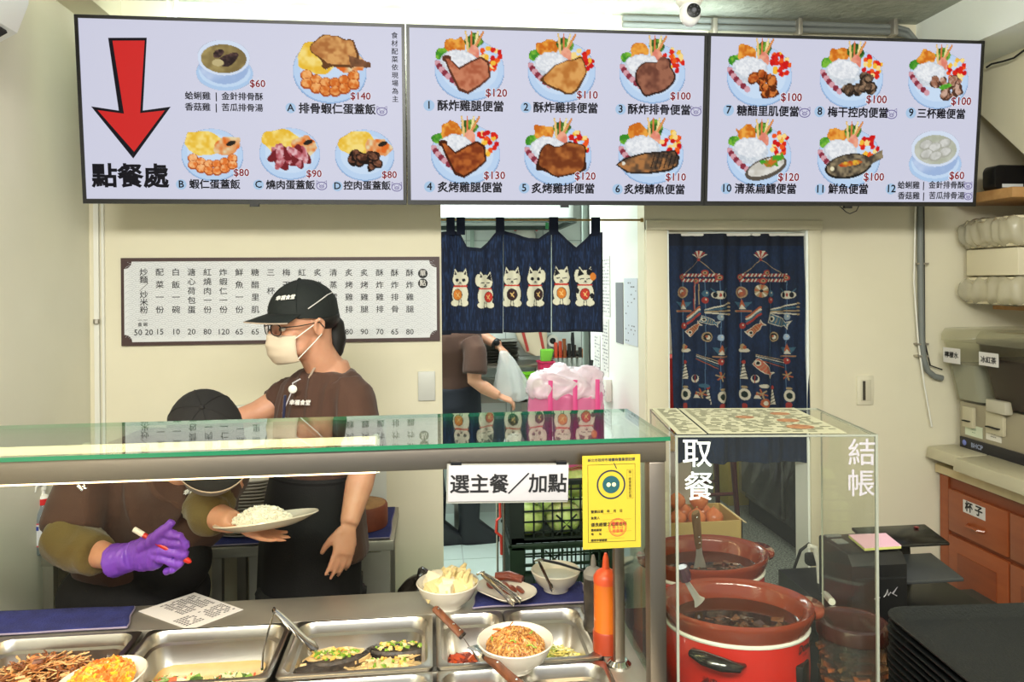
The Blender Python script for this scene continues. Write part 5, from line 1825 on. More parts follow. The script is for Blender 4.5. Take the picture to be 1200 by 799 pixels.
wall_paper(706, 300, 715.5, 370, 'long sheet with rows of writing beside the cat curtain', .8)
wall_paper(722, 331, 731, 402, 'dark grey printed sheet pinned on the kitchen side wall', 0, mt=mat('grey_sheet', (120, 122, 126), .8))
wall_paper(732, 326, 748, 404, 'pale blue grey sheet nearest to the doorway edge', .25, mt=mat('bluegrey_sheet', (196, 202, 210), .8))
wall_paper(706, 373, 714, 440, 'lower handwritten list below the long sheet', .7)
wall_paper(697, 392, 704, 440, 'narrow handwritten strip farthest into the kitchen', .7)
t = thing('wall_socket', 'white double wall socket with a black plug on the kitchen side wall', 'socket', tuple(at(713, 455, X=.866)))
G().box((-.030, -.075, -.055), (0, .075, .055)).build('plate', WHITEP, t, bev=.006)
g = G(); g.T = Matrix.Rotation(R(-90), 4, 'Y')
g.lathe([(.016, .030), (.018, .034), (.012, .035)], 16)
g.build('outlet', mat('outlet_grey', (150, 152, 150), .5), t)
G().tube([(-.03, .05, 0), (-.06, .05, 0), (-.075, .07, .05), (-.06, .10, .13)], .008, 6).build('plug_cable', BLACKM, t)

# crates and pink bag in the kitchen doorway
CRG = mat('crate_green', (38, 62, 40), .45, var=(8, (28, 46, 30), .2))
CRD = mat('crate_dark_green', (22, 34, 26), .5)


def crate(label, z0, m_, tall=.27, x=.575, y=3.34):
    t = thing('plastic_crate', label, 'crate', (x, y, z0), 'green plastic crates stacked in the kitchen doorway')
    W, D, H_ = .50, .34, tall
    g = G()
    g.box((-W / 2, -D / 2, 0), (W / 2, D / 2, .012))
    for y_ in (-D / 2, D / 2 - .008):
        g.box((-W / 2, y_, .0), (W / 2, y_ + .008, .022)).box((-W / 2, y_, H_ - .026), (W / 2, y_ + .008, H_))
        g.box((-W / 2, y_, 0), (-W / 2 + .065, y_ + .008, H_)).box((W / 2 - .065, y_, 0), (W / 2, y_ + .008, H_))
        n = 9
        for i in range(1, n):
            xx = -W / 2 + .065 + (W - .13) * i / n
            g.box((xx - .0035, y_, .02), (xx + .0035, y_ + .007, H_ - .02))
        for j in range(1, 6):
            zz = H_ * j / 6
            g.box((-W / 2 + .06, y_, zz - .0035), (W / 2 - .06, y_ + .007, zz + .0035))
        for s_ in (-1, 1):
            g.tube([(s_ * .045, y_ + .0035, .03), (-s_ * .045, y_ + .0035, .115)], .004, 4)
    for x_ in (-W / 2, W / 2 - .008):
        g.box((x_, -D / 2, 0), (x_ + .008, D / 2, .03)).box((x_, -D / 2, H_ - .05), (x_ + .008, D / 2, H_))
        for i in range(9):
            yy = -D / 2 + D * i / 8
            g.box((x_, yy - .006, 0), (x_ + .008, yy + .006, H_))
    g.build('crate', m_, t, sm=0, fix=False)
    G().box((-W / 2 - .006, -D / 2 - .006, H_ - .014), (W / 2 + .006, -D / 2, H_)).build('rim', m_, t, bev=.002)
    G().box((-W / 2 - .006, D / 2, H_ - .014), (W / 2 + .006, D / 2 + .006, H_)).build('rim', m_, t, bev=.002)
    return t


crate('dark green crate of cabbages on top of the crate stack', .552, CRD)
crate('green plastic crate just below the cabbage crate', .278, CRG)
crate('lowest green plastic crate standing on the kitchen floor', .004, CRG)
CAB = [mat('cabbage_leaf', (196, 214, 130), .5, var=(24, (150, 186, 80), .2), bump=(30, .5), sss=.1), mat('cabbage_leaf_pale', (214, 220, 160), .5, var=(24, (180, 200, 110), .2), bump=(30, .5), sss=.1)]


def cabbage(x, y, z, r, label, k):
    t = thing('cabbage', label, 'cabbage', (x, y, z), 'cabbages in the top crate')
    G().ell((0, 0, r * .9), (r, r, r * .88), 18).build('heart', CAB[k % 2], t)
    for j in range(5):
        a0 = j * 1.257 + k
        g = G()

        def f(u, v):
            a = a0 + (u - .5) * 1.5
            e = -1.2 + v * 2.1
            q = r * (1.05 + .05 * math.sin(u * 14 + k) * v)
            return (q * math.cos(e) * math.cos(a), q * math.cos(e) * math.sin(a), r * .9 + q * .9 * math.sin(e))
        g.grid(7, 6, f)
        g.build('outer_leaf', CAB[(k + j) % 2], t, sm=80, fix=False)


k = 0
for j, yy in enumerate((3.25, 3.42)):
    for i, xx in enumerate((.41, .575, .735)):
        cabbage(xx, yy, .566, .076, 'pale green cabbage in the %s row of the top crate, %s' % (('front', 'back')[j], ('left', 'middle', 'right')[i]), k)
        k += 1
for i, xx in enumerate((.48, .65)):
    cabbage(xx, 3.33, .70, .078, 'pale green cabbage heaped on top in the crate, %s' % (('left', 'right')[i]), k + i)
tag(G().tube([(.285, 3.20, .83), (.288, 3.20, .66), (.272, 3.19, .65), (.268, 3.19, .60), (.29, 3.19, .58), (.292, 3.2, .50)], .012, 8, flat=.5).build('red_strap', mat('strap_red', (206, 60, 44), .5)), 'red plastic strap hanging beside the green crates', 'strap')
t = thing('crate_trolley', 'thin steel trolley edge with clear bag left of the green crates', 'trolley', (.29, 3.3, 0))
G().tube([(.30, 3.16, .02), (.30, 3.16, .80)], .006, 6).tube([(.30, 3.5, .02), (.30, 3.5, .80)], .006, 6).tube([(.30, 3.16, .80), (.30, 3.5, .80)], .006, 6).build('frame', CHROME, t, w=True)
PINK = glass('pink_bag_film', (246, 170, 200), dull=.6, dullcol=(244, 130, 180), rough=.25)
WFILM = glass('white_bag_film2', (244, 236, 240), dull=.6, dullcol=(242, 226, 232), rough=.25)
PINKD = mat('pink_strip', (214, 60, 130), .5)
pb = thing('pink_plastic_bag', 'bulging pink and white plastic bag in the kitchen doorway', 'bag', (.60, 3.33, .845))
fb = folds(.020, 20, 5)
g = G()
g.loft([rr(.20, .16, .05, 0), rr(.31, .24, .07, .03), rr(.33, .26, .08, .14), rr(.325, .25, .08, .335)])
g.blob('filled_bottom', PINK, pb, .011, 3, w=False, disp=lambda P: fb(P) * .9)
g = G()
g.loft([rr(.325, .255, .08, .325), rr(.31, .23, .08, .37), rr(.24, .17, .06, .41), rr(.15, .10, .05, .425)])
g.ell((-.12, -.05, .37), (.05, .05, .05)).ell((.10, -.05, .40), (.06, .05, .05)).ell((-.02, -.02, .42), (.05, .04, .035))
fb2 = folds(.034, 34, 6)
g.blob('knotted_top', WFILM, pb, .009, 1, w=False, disp=lambda P: fb2(P))
g = G()
for x in (-.09, .02, .12):
    g.tube([(x, -.138, .06), (x, -.146, .20), (x, -.138, .32), (x + .006, -.115, .40)], .010, 6, flat=.2, up=(0, 1, 0))
g.build('pink_strip', PINKD, pb)
g = G()
g.loft([rr(.08, .06, .02, 0, cx=.335, cy=3.21), rr(.13, .09, .03, .04, cx=.335, cy=3.21), rr(.11, .08, .03, .12, cx=.345, cy=3.21), rr(.05, .04, .02, .17, cx=.35, cy=3.21)])
o = g.blob('white_plastic_bag', WFILM, None, .009, 2, disp=lambda P: fb(P))
o.location.z = .845
tag(o, 'small crumpled white bag at the left of the pink bag', 'bag')

# ------------------------------------------------------------------ store room behind the patterned curtain
fr = thing('store_fridge', 'dark two door fridge wrapped in clear film in the store room', 'fridge', (2.2, 4.65, 0))
FRD = mat('fridge_dark', (58, 54, 48), .25, .6)
G().box((2.23, 4.20, .12), (2.9, 5.12, 1.95)).build('body', FRD, fr, w=True, bev=.004)
G().box((2.25, 4.22, 0), (2.88, 5.10, .12)).build('plinth', BLACKM, fr, w=True)
for y0, y1 in ((4.21, 4.455), (4.475, 5.11)):
    G().box((2.20, y0, .17), (2.228, y1, 1.93)).build('door', FRD, fr, w=True, bev=.004)
G().box((2.19, 4.455, .17), (2.20, 4.475, 1.93)).build('door_seam', STEEL, fr, w=True)
g = G()


def ff(u, v):
    y, z = 4.2 + .92 * u, .16 + 1.7 * v
    return (2.186 + .003 * math.sin(u * 30 + 8 * math.sin(v * 5)) + .002 * math.sin(v * 40 + u * 20), y, z)


g.grid(60, 60, ff)
g.build('wrap_film', glass('wrap_film_clear', (236, 236, 236), boost=1.2, rough=.12), fr, w=True, fix=False)
tag(G().box((2.18, 5.30, 0), (2.45, 5.6, .62)).build('yellow_carton', mat('carton_yellow', (178, 160, 74), .8), bev=.004), 'tall yellow cardboard carton on the store room floor', 'carton')
st = thing('red_stool', 'dark red plastic stool in the store room behind the onions', 'stool', (1.78, 4.75, 0))
RSM = mat('stool_red', (88, 26, 32), .4)
G().loft([rr(.34, .34, .05, .66), rr(.36, .36, .05, .70), rr(.33, .33, .05, .715)]).build('seat', RSM, st)
for sx in (-1, 1):
    for sy in (-1, 1):
        G().tube([(sx * .14, sy * .14, .66), (sx * .155, sy * .155, .35), (sx * .175, sy * .175, 0)], [.034, .026, .024], 8, flat=.6).build('leg', RSM, st)
G().tube([(-.15, -.15, .3), (.15, -.15, .3)], .012, 6).tube([(-.15, .15, .3), (.15, .15, .3)], .012, 6).build('stretcher', RSM, st)
ob = thing('onion_carton', 'open tan carton full of onions behind the stew pots', 'carton', (1.22, 3.5, .41))
TANC = mat('carton_tan', (196, 168, 104), .8)
g = G()
for a, b in (((-.25, -.14, 0), (.23, .14, .006)), ((-.25, -.14, 0), (-.244, .14, .135)), ((.224, -.14, 0), (.23, .14, .135)), ((-.25, -.14, 0), (.23, -.134, .135)), ((-.25, .134, 0), (.23, .14, .135))):
    g.box(a, b)
g.build('carton', TANC, ob)
G().prism([(.23, .130), (.25, .120), (.25, .125), (.23, .136)], -.14, .14).build('flap', mat('flap_pale', (222, 204, 160), .8), ob)
text('紅蔥頭', .04, INK, ob, (.09, -.1415, .045), 'lettering', bold=.03, shear=.3)
tag(G().box((.96, 3.36, .0), (1.46, 3.66, .408)).build('carton_stand', mat('stand_brown', (96, 84, 66), .8), bev=.004), 'brown box under the onion carton', 'box')
ONI = mat('onion_skin', (222, 138, 84), .35, var=(9, (200, 104, 60), .25), stretch=(3, 3, .6), coat=.3)
on0 = None
for k, (x, y, z) in enumerate(((-.20, -.07, .05), (-.11, -.085, .055), (-.02, -.08, .055), (.07, -.09, .06), (.155, -.08, .055), (-.16, .04, .05), (-.06, .05, .05), (.05, .05, .05), (.15, .05, .05),
                               (-.155, -.06, .132), (-.06, -.07, .135), (.03, -.08, .135), (.12, -.065, .130), (-.10, .04, .13), (.0, .03, .13), (.10, .03, .128), (-.05, -.03, .205), (.06, -.025, .205))):
    t = thing('onion', 'onion', 'onion', (1.22 + x, 3.5 + y, .41 + z), 'onions in the tan carton', rz=k)
    r = .043 + .003 * math.sin(k * 2.3)
    G().lathe([(.004, -r * .92), (r * .55, -r * .8), (r * .95, -r * .25), (r, .1 * r), (r * .85, r * .5), (r * .45, r * .85), (r * .15, r * 1.05), (.004, r * 1.18)], 18).build('bulb', ONI, t)
    G().lathe([(.006, r * 1.02), (.004, r * 1.25), (.001, r * 1.3)], 8).build('stem_tip', mat('onion_tip', (176, 140, 90), .8), t)
    t['label'] = 'brown onion in the %s of the pile, %s' % (('bottom layer', 'middle layer', 'top')[0 if k < 9 else (1 if k < 16 else 2)],
                                                             ('leftmost front', 'front second from left', 'front centre', 'front second from right', 'rightmost front', 'leftmost back', 'back second from left', 'back second from right', 'rightmost back',
                                                              'leftmost front', 'front second from left', 'front second from right', 'rightmost front', 'leftmost back', 'back centre', 'rightmost back', 'left one', 'right one')[k])
tag(G().box((1.19, 3.70, .9), (1.30, 3.9, 1.28)).build('red_box', mat('box_red', (190, 40, 40), .5), bev=.003), 'red box at the left edge of the patterned curtain', 'box')
tag(G().box((1.19, 3.70, .8), (1.30, 3.9, .899)).build('yellow_box', mat('box_yellow', (226, 190, 50), .5), bev=.003), 'yellow box under the red box at the curtain edge', 'box')
tag(G().box((1.16, 3.68, .0), (1.32, 3.92, .798)).build('storage_stand', WHITEP, bev=.003), 'white stand carrying the red and yellow boxes', 'stand')

# ------------------------------------------------------------------ right counter with stew pots
BLKC = mat('black_counter_top', (28, 29, 30), .35, bump=(90, .05))
rc = thing('black_counter', 'black topped cashier counter with stew pots and trays', 'counter', (1.0, 1.6, 0))
G().box((.475, 1.05, .71), (1.62, 2.08, .74)).build('worktop', BLKC, rc, w=True, bev=.003)
G().box((.49, 1.08, .05), (1.60, 2.06, .71)).build('body', mat('counter_body_grey', (72, 66, 60), .6), rc, w=True)
TERRA = mat('terracotta_glaze', (138, 58, 36), .16, var=(6, (120, 48, 30), .3), coat=.6)
REDP = mat('red_enamel', (196, 36, 24), .28, coat=.5)
STEW = mat('dark_stew', (58, 32, 22), .08, var=(40, (38, 20, 14), .15), coat=.8)


def cooker(x, y, rz, label, main, a=.158, b=.124):
    t = thing('slow_cooker', label, 'slow cooker', (x, y, .7405), 'red slow cookers with brown inner pots', rz=rz)
    G().loft([oval(a * .88, b * .88, 0), oval(a * .96, b * .96, .02), oval(a * .985, b * .985, .10), oval(a * .97, b * .97, .178)], True, True).build('body', REDP, t, sm=60)
    G().loft([oval(a * .985, b * .985, .176), oval(a * .995, b * .995, .180), oval(a * .985, b * .985, .184)], True, True).build('trim_ring', WHITEP, t)
    g = G()
    g.loft([oval(a * .97, b * .97, .184), oval(a * .99, b * .99, .192), oval(a * 1.045, b * 1.045, .212), oval(a * 1.055, b * 1.055, .220), oval(a * 1.04, b * 1.04, .226), oval(a * .96, b * .96, .222),
            oval(a * .92, b * .92, .214), oval(a * .905, b * .905, .200), oval(a * .87, b * .87, .19), oval(a * .80, b * .80, .10)], False, False)
    g.build('inner_pot', TERRA, t, sm=70)
    for s_ in (-1, 1):
        g = G()
        g.loft([[(s_ * (a * 1.0 + .030 * math.cos(q) * k_), .046 * math.sin(q) * k_, z) for q in np.linspace(-PI / 2, PI / 2, 12)] for z, k_ in ((.205, .85), (.214, 1), (.221, 1), (.225, .9))])
        g.build('lug', TERRA, t, sm=60)
    G().loft([oval(a * .86, b * .86, .182), oval(a * .866, b * .866, .187)]).build('stew_liquid', STEW, t)
    g = G()
    bits(g, 46, lambda: (random.uniform(-.09, .09), random.uniform(-.075, .01), .1845), .017, 2, (1.3, 1, .35))
    o = g.build('stewed_meat', [F('stew_meat', (70, 40, 26), .25, (48, 28, 18), 60, .6), F('stew_fat', (110, 66, 40), .25, (76, 44, 28), 60, .6)], t, sm=0, fix=False)
    o['kind'] = 'stuff'
    return t


ck = cooker(.668, 1.585, R(-12), 'red slow cooker in front with black side handle', True)
g = G()
# side handle in the cooker's own frame, facing the customers
fa = R(-112)
c_, s_ = math.cos(fa), math.sin(fa)


def on_side(t, z, out):
    q = fa + t / .15
    return ((.155 + out) * math.cos(q), (.121 + out) * math.sin(q), z)


g.tube([on_side(-.052, .156, 0), on_side(-.045, .158, .016), on_side(-.02, .158, .026), on_side(.01, .154, .028), on_side(.036, .148, .02), on_side(.050, .144, 0)], [.008, .013, .018, .018, .013, .006], 12, flat=.8)
g.build('handle', mat('black_bakelite', (20, 14, 14), .15, coat=.6), ck)


def side_text(s_, size, q, z, nm, m_=None, **k):
    text(s_, size, m_ or BLACKP, ck, (.1562 * math.cos(q), .1228 * math.sin(q), z), nm, rot=(PI / 2, 0, math.atan2(math.sin(q) / .1228, math.cos(q) / .1562) + PI / 2), **k)


side_text('Dowai', .024, R(-34), .163, 'lettering', bold=.03, shear=.3)
side_text('SLOW', .006, R(-36), .148, 'lettering')
side_text('滷肉', .016, R(-120), .10, 'lettering', bold=.01, shear=.3)
q = R(-31)
g = G()
g.T = Matrix.Rotation(q, 4, 'Z')
g.box((.130, -.024, .075), (.150, .024, .132))
g.build('control_panel', BLACKP, ck, bev=.004)
side_text('▪ ▪', .010, R(-31), .11, 'panel_mark', WHITEP)
g = G()
c2 = cooker(.712, 1.885, R(4), 'red slow cooker at the back behind the front one', False)
LADM = mat('satin_ladle_steel', (206, 204, 196), .35, .6)
# ladles
lt = thing('soup_ladle', 'steel ladle with riveted wooden handle standing in the rear cooker', 'ladle', tuple(at(815, 600, Y=1.76)))
a, b, c = at(815, 600, Y=1.76), at(819, 641, Y=1.84), at(820, 668, Y=1.88)
G().tube([a, a.lerp(b, .1), a.lerp(b, .85), b], [.010, .0125, .011, .009], 10, flat=.55, up=(0, -1, .3)).build('handle', mat('ladle_wood', (150, 118, 82), .5, var=(14, (120, 88, 56), .2), stretch=(8, 1, 1)), lt, w=True)
for f in (.12, .68, .86):
    G().ell(a.lerp(b, f) + Vector((0, -.0065, .001)), .0035, 8).build('rivet', CHROME, lt, w=True)
G().tube([b, b.lerp(c, .3), b.lerp(c, .8), c], [.008, .009, .017, .019], 10, flat=.25, up=(0, -1, .3)).build('blade', LADM, lt, w=True)
lt = thing('soup_ladle', 'steel ladle with dark purple handle resting in the front cooker', 'ladle', tuple(at(801, 676, Y=1.52)))
a, b, c = at(799, 664, Y=1.50), at(804, 680, Y=1.50), at(820, 706, Y=1.52)
G().tube([a, a.lerp(b, .5), b], [.012, .014, .011], 10).build('handle', mat('purple_handle', (66, 34, 48), .3, coat=.4), lt, w=True)
G().tube([b, b.lerp(c, .3), b.lerp(c, .8), c], [.005, .006, .008, .015], 10, flat=.3, up=(0, -1, .3)).build('blade', LADM, lt, w=True)

# acrylic cover
ab = thing('acrylic_cover', 'clear acrylic cover box standing over the stew pots', 'acrylic cover', (.472, 1.407, .7405), rz=R(-7.3))
EDGE = mat('acrylic_edge', (150, 152, 138), .25)
W, D, H_ = .392, .30, 1.377 - .7405
g = G()


def sheet(nm, a, b):
    """a clear slab whose thin sides are the polished edges"""
    g = G()
    g.box(a, b)
    d = [b[i] - a[i] for i in range(3)]
    k = d.index(min(d))
    fm = []
    nrm = {0: (4, 5), 1: (2, 3), 2: (0, 1)}
    order = {0: 2, 1: 2, 2: 1, 3: 0, 4: 1, 5: 0}
    for i in range(6):
        fm.append(0 if order[i] == k else 1)
    g.m = fm
    g.build(nm, [ACRYL, EDGE], ab, sm=0)


sheet('front_panel', (.0046, 0, 0), (W - .0046, .004, H_ - .0046))
sheet('side_panel', (0, 0, 0), (.004, D, H_ - .0046))
sheet('side_panel', (W - .004, 0, 0), (W, D - .03, H_ - .0046))
sheet('top_panel', (0, 0, H_ - .004), (W, D, H_))
G().box((-.0005, -.001, 0), (.0045, .0045, H_)).build('corner_edge', EDGE, ab)
G().box((W - .0045, -.001, 0), (W + .0005, .0045, H_)).build('corner_edge', EDGE, ab)
for s_, u, v, sz in (('取', 817, 533, .060), ('餐', 819, 572, .060), ('結', 1009.5, 532, .0555), ('帳', 1009, 568, .0555)):
    # place on the front face
    p0, p1 = Vector(ab.location), Vector(ab.location) + Vector((math.cos(R(-7.3)), math.sin(R(-7.3)), 0))
    best = None
    for k in range(400):
        x = k * .001
        P3 = p0.lerp(p1, x)
        q = at(u, v, Y=P3.y)
        e = abs(q.x - P3.x)
        if best is None or e < best[0]:
            best = (e, x, q.z)
    text(s_, sz, WHITE if sz > .058 else mat('pale_lilac_letter', (178, 172, 178), .6), ab, (best[1], -.0015, best[2] - .7405), 'lettering', bold=.008)
# printed menus lying on the cover
def menu_sheet(x0, y0, x1, y1, label, seed, pics):
    t = thing('menu_sheet', label, 'paper', tuple(Vector(ab.location) + Matrix.Rotation(R(-7.3), 3, 'Z') @ Vector((x0, y0, H_ + .0008 + .0005 * seed))), rz=R(-7.3))
    w, d = x1 - x0, y1 - y0
    G().box((0, 0, 0), (w, d, .0008)).build('sheet', mat('menu_cream', (186, 182, 150), .6), t, sm=0)
    g = G()
    rnd = random.Random(seed)
    y = .012
    while y < d - .012:
        x = .01
        while x < w - .02:
            l = rnd.uniform(.008, .03)
            if rnd.random() < .85:
                g._add([(x, y, .0011), (min(x + l, w - .006), y, .0011), (min(x + l, w - .006), y + .006, .0011), (x, y + .006, .0011)], [(0, 1, 2, 3)], 0)
            x += l + .010
        y += .012
    g.build('printed_text', mat('olive_ink', (96, 96, 72), .8), t, sm=0, fix=False)['kind'] = 'stuff'
    for (px_, py_, r_) in pics:
        g = G()
        disc3 = [(px_ + r_ * math.cos(a), py_ + r_ * .8 * math.sin(a)) for a in np.linspace(0, 2 * PI, 18, False)]
        g.prism(disc3, .0012, .0014, 'z')
        g.build('food_photo', mat('photo_brown', (136, 84, 56), .6, var=(80, (180, 130, 84), .2)), t, sm=0)


menu_sheet(.004, .004, .062, .295, 'narrow printed price strip at the left of the acrylic top', 1, [])
menu_sheet(.066, .004, .335, .290, 'wide cream printed menu sheet lying on the acrylic cover', 2, [(.20, .06, .028), (.20, .13, .024), (.21, .21, .022), (.12, .17, .02)])

# cash drawer, printer, note pads, display
cd = thing('cash_drawer', 'black cash drawer under the receipt printer', 'cash drawer', (1.19, 1.90, .7405))
G().box((1.00, 1.72, .745), (1.42, 2.07, .835)).build('housing', BLACKP, cd, w=True, bev=.004)
G().box((1.01, 1.712, .755), (1.41, 1.72, .825)).build('drawer', BLACKM, cd, w=True, bev=.003)
G().cb((1.21, 1.711, .79), (.02, .004, .02)).build('lock', CHROME, cd, w=True)
pr = thing('receipt_printer', 'black receipt printer with signature mark carrying a pink note pad', 'printer', (1.09, 1.79, .8355))
g = G()
g.prism([(1.715, .8355), (1.715, .975), (1.735, 1.0), (1.875, 1.0), (1.875, .8355)], 1.018, 1.165, 'x')
g.build('housing', mat('printer_black', (24, 24, 25), .45), pr, w=True, bev=.006)
G().box((1.024, 1.7135, .94), (1.159, 1.7155, .945)).build('paper_slot', BLACKM, pr, w=True)
text('ℳ𝓎', .03, mat('grey_mark', (170, 166, 170), .4), pr, (1.115 - 1.09, 1.7135 - 1.79, .905 - .8355), 'signature_mark', shear=.5) if False else None
g = G()
g.tube([(1.075, 1.7135, .893), (1.085, 1.7135, .898), (1.090, 1.7135, .896)], .0012, 5)
g.tube([(1.100, 1.7135, .897), (1.106, 1.7135, .903), (1.110, 1.7135, .915), (1.112, 1.7135, .900), (1.118, 1.7135, .908), (1.124, 1.7135, .903), (1.136, 1.7135, .920), (1.122, 1.7135, .905), (1.134, 1.7135, .898)], .0011, 5)
g.build('signature_mark', mat('grey_mark', (170, 166, 170), .4), pr, w=True)
G().box((1.03, 1.80, 1.0), (1.06, 1.83, 1.003)).box((1.03, 1.85, 1.0), (1.07, 1.865, 1.003)).build('top_buttons', mat('button_grey', (120, 124, 124), .4), pr, w=True)
np_ = thing('note_pad', 'pink and yellow sticky note pad on the printer top', 'note pad', (1.115, 1.785, 1.0045))
for k, (c, n) in enumerate((((206, 206, 120), 'yellow_sheets'), ((238, 188, 206), 'pink_sheet'))):
    z = .000 + .006 * k
    pts = [(.950 - 0 + 0, 0)]
    g = G()
    g.prism([(-.051, -.050), (.049, -.046), (.066, .044), (-.036, .046)], z, z + (.006 if k == 0 else .0015), 'z')
    g.build(n, mat('note_%s' % n, c, .8), np_, sm=0)
ds = thing('black_display', 'black tilted tablet display behind the receipt printer', 'display', (1.28, 1.96, .8355))
G().prism([(1.885, .948), (1.99, .966), (1.99, .975), (1.885, .957)], 1.18, 1.405, 'x').build('screen', mat('tablet_black', (16, 16, 17), .2), ds, w=True, bev=.004)
G().prism([(1.955, .8355), (1.965, .96), (1.98, .96), (1.98, .8355)], 1.24, 1.34, 'x').build('stand', BLACKP, ds, w=True)
G().prism([(1.80, .885), (1.93, .905), (1.93, .915), (1.80, .895)], 1.22, 1.38, 'x').build('lower_panel', mat('grey_panel', (60, 62, 62), .4), ds, w=True, bev=.003)
G().box((1.36, 1.965, .972), (1.37, 1.975, .9745)).build('camera_dot', mat('dot_red', (120, 20, 20), .3), ds, w=True)
WC = [at(930, 668, Z=.78), at(938, 645, Y=2.0), at(948, 637, Y=2.0), at(957, 643, Y=2.0), at(962, 668, Y=1.98), at(966, 690, Y=1.9)]
tag(G().tube(WC[:4], .0045, 6).build('black_cable', BLACKM), 'black cable looping up left of the receipt printer', 'cable')
tag(G().tube([at(948, 640, Y=1.98), at(955, 642, Y=1.98), at(960, 660, Y=1.97), at(962, 690, Y=1.95), at(975, 705, Y=1.7)], .0085, 8).build('white_cable', WHITEP), 'thick white cable bundle left of the receipt printer', 'cable')
tag(G().cb(at(951, 655, Y=2.0), (.034, .03, .034)).build('black_adapter', BLACKM, bev=.008), 'small black adapter hanging beside the white cable', 'adapter')

# jar with brown lid
jr = thing('lidded_jar', 'clear jar with brown lid holding dried snacks beside the pots', 'jar', (.950, 1.60, .7405))
G().lathe([(.068, 0), (.073, .006), (.073, .13), (.070, .135), (.068, .13), (.068, .01), (.001, .008)], 36, cap1=False).build('jar', glass('jar_glass', (236, 226, 206), dull=.06), jr)
G().lathe([(.0745, .128), (.079, .131), (.079, .152), (.075, .160), (.066, .162), (.06, .159), (.001, .159)], 36).build('lid', mat('lid_brown', (70, 36, 30), .25, coat=.4), jr)
g = G()
bits(g, 260, lambda: ((lambda a, q, z: (.062 * q * math.cos(a), .062 * q * math.sin(a), z))(random.uniform(0, 6.28), random.uniform(.5, 1), random.uniform(.012, .10))), .022, 2, (1.4, 1, .4))
o = g.build('dried_snacks', [F('snack_orange', (166, 92, 50)), F('snack_tan', (150, 106, 70))], jr, sm=0, fix=False)
o['kind'] = 'stuff'

# stack of black trays
TRM = mat('tray_black', (20, 23, 23), .5, bump=(200, .25))
tp = None
NT = 17
for k in range(NT):
    z = .7405 + .0145 * k
    if k == 0:
        tp = thing('serving_tray', '', 'tray', (1.158, 1.262, z), 'black serving trays stacked at lower right', rz=R(-3.5))
        w, d = .50, .36
        G().loft([rr(w - .06, d - .06, .04, 0), rr(w - .02, d - .02, .05, .016), rr(w, d, .055, .0185), rr(w, d, .055, .0215), rr(w - .012, d - .012, .05, .0215), rr(w - .035, d - .035, .045, .008), rr(w - .06, d - .06, .04, .004)]).build('tray', TRM, tp, sm=50)
        t = tp
    else:
        t = copy_tree(tp)
        t.location = (1.158 + .0015 * math.sin(k * 1.7), 1.262 + .0015 * math.cos(k * 2.3), z)
    t['label'] = 'black serving tray, %s from the top of the stack at lower right' % ORD[NT - 1 - k] if k < NT - 1 else 'topmost black serving tray of the stack at lower right'

# ------------------------------------------------------------------ cabinet and drink dispenser
cb = thing('wooden_cabinet', 'reddish brown wooden cabinet with cream worktop under the drink dispenser', 'cabinet', (2.36, 2.3, 0))
CHY = mat('cherry_wood', (160, 84, 44), .4, var=(5, (142, 68, 34), .3), stretch=(1, 1, 6), coat=.2)
CHD = mat('cherry_wood_dark', (138, 68, 36), .4, var=(5, (118, 54, 28), .3), stretch=(1, 1, 6))
MARB = mat('cream_worktop', (214, 196, 152), .3, var=(12, (198, 176, 128), .2), coat=.3)
X0 = 2.15
G().box((X0, 1.60, .08), (2.62, 2.94, .855)).box((X0 + .04, 1.62, 0), (2.6, 2.93, .08)).build('body', CHD, cb, w=True)
G().box((X0 - .025, 1.58, .857), (2.64, 2.945, .892)).build('worktop', MARB, cb, w=True, bev=.004)
G().box((X0 - .008, 2.885, .08), (X0, 2.935, .85)).build('stile', CHY, cb, w=True)
for i, (y1, y0) in enumerate(((2.875, 2.555), (2.545, 2.225), (2.215, 1.895), (1.885, 1.62))):
    d_ = G().box((X0 - .016, y0, .632), (X0, y1, .805)).build('drawer', CHY, cb, w=True, bev=.004)
    G().tube([(X0 - .016, (y0 + y1) / 2 - .045, .690), (X0 - .034, (y0 + y1) / 2 - .03, .690), (X0 - .034, (y0 + y1) / 2 + .03, .690), (X0 - .016, (y0 + y1) / 2 + .045, .690)], .007, 8).build('drawer_handle', CHY, d_, off=(2.36, 2.3, 0))
    d2 = G().box((X0 - .016, y0, .10), (X0, y1, .615)).build('cabinet_door', CHY, cb, w=True, bev=.003)
    G().box((X0 - .020, y0 + .055, .16), (X0 - .0165, y1 - .055, .555)).build('door_panel', CHD, d2, off=(2.36, 2.3, 0), bev=.003)
    yh = y0 + .025 if i % 2 == 0 else y1 - .025
    G().tube([(X0 - .016, yh, .30), (X0 - .034, yh, .315), (X0 - .034, yh, .375), (X0 - .016, yh, .39)], .008, 8).build('door_handle', CHY, d2, off=(2.36, 2.3, 0))
G().box((X0 - .018, 2.665, .735), (X0 - .0165, 2.785, .785)).build('drawer_label', PAPER, cb, w=True)
text('杯 子', .042, INK, cb, (X0 - .0188 - 2.36, 2.725 - 2.3, .76), 'lettering', rot=(PI / 2, 0, -PI / 2), bold=.04)
dd = thing('drink_dispenser', 'beige twin drink dispenser with clear tanks on the wooden cabinet', 'drink dispenser', (2.3, 2.6, .893))
BEIG = mat('dispenser_beige', (190, 182, 154), .35)
DSTL = mat('dispenser_steel', (172, 164, 144), .4, .5)
G().box((2.205, 2.27, .96), (2.60, 2.895, 1.165)).build('body', DSTL, dd, w=True, bev=.004)
G().box((2.21, 2.27, .893), (2.60, 2.895, .96)).build('base', BEIG, dd, w=True)
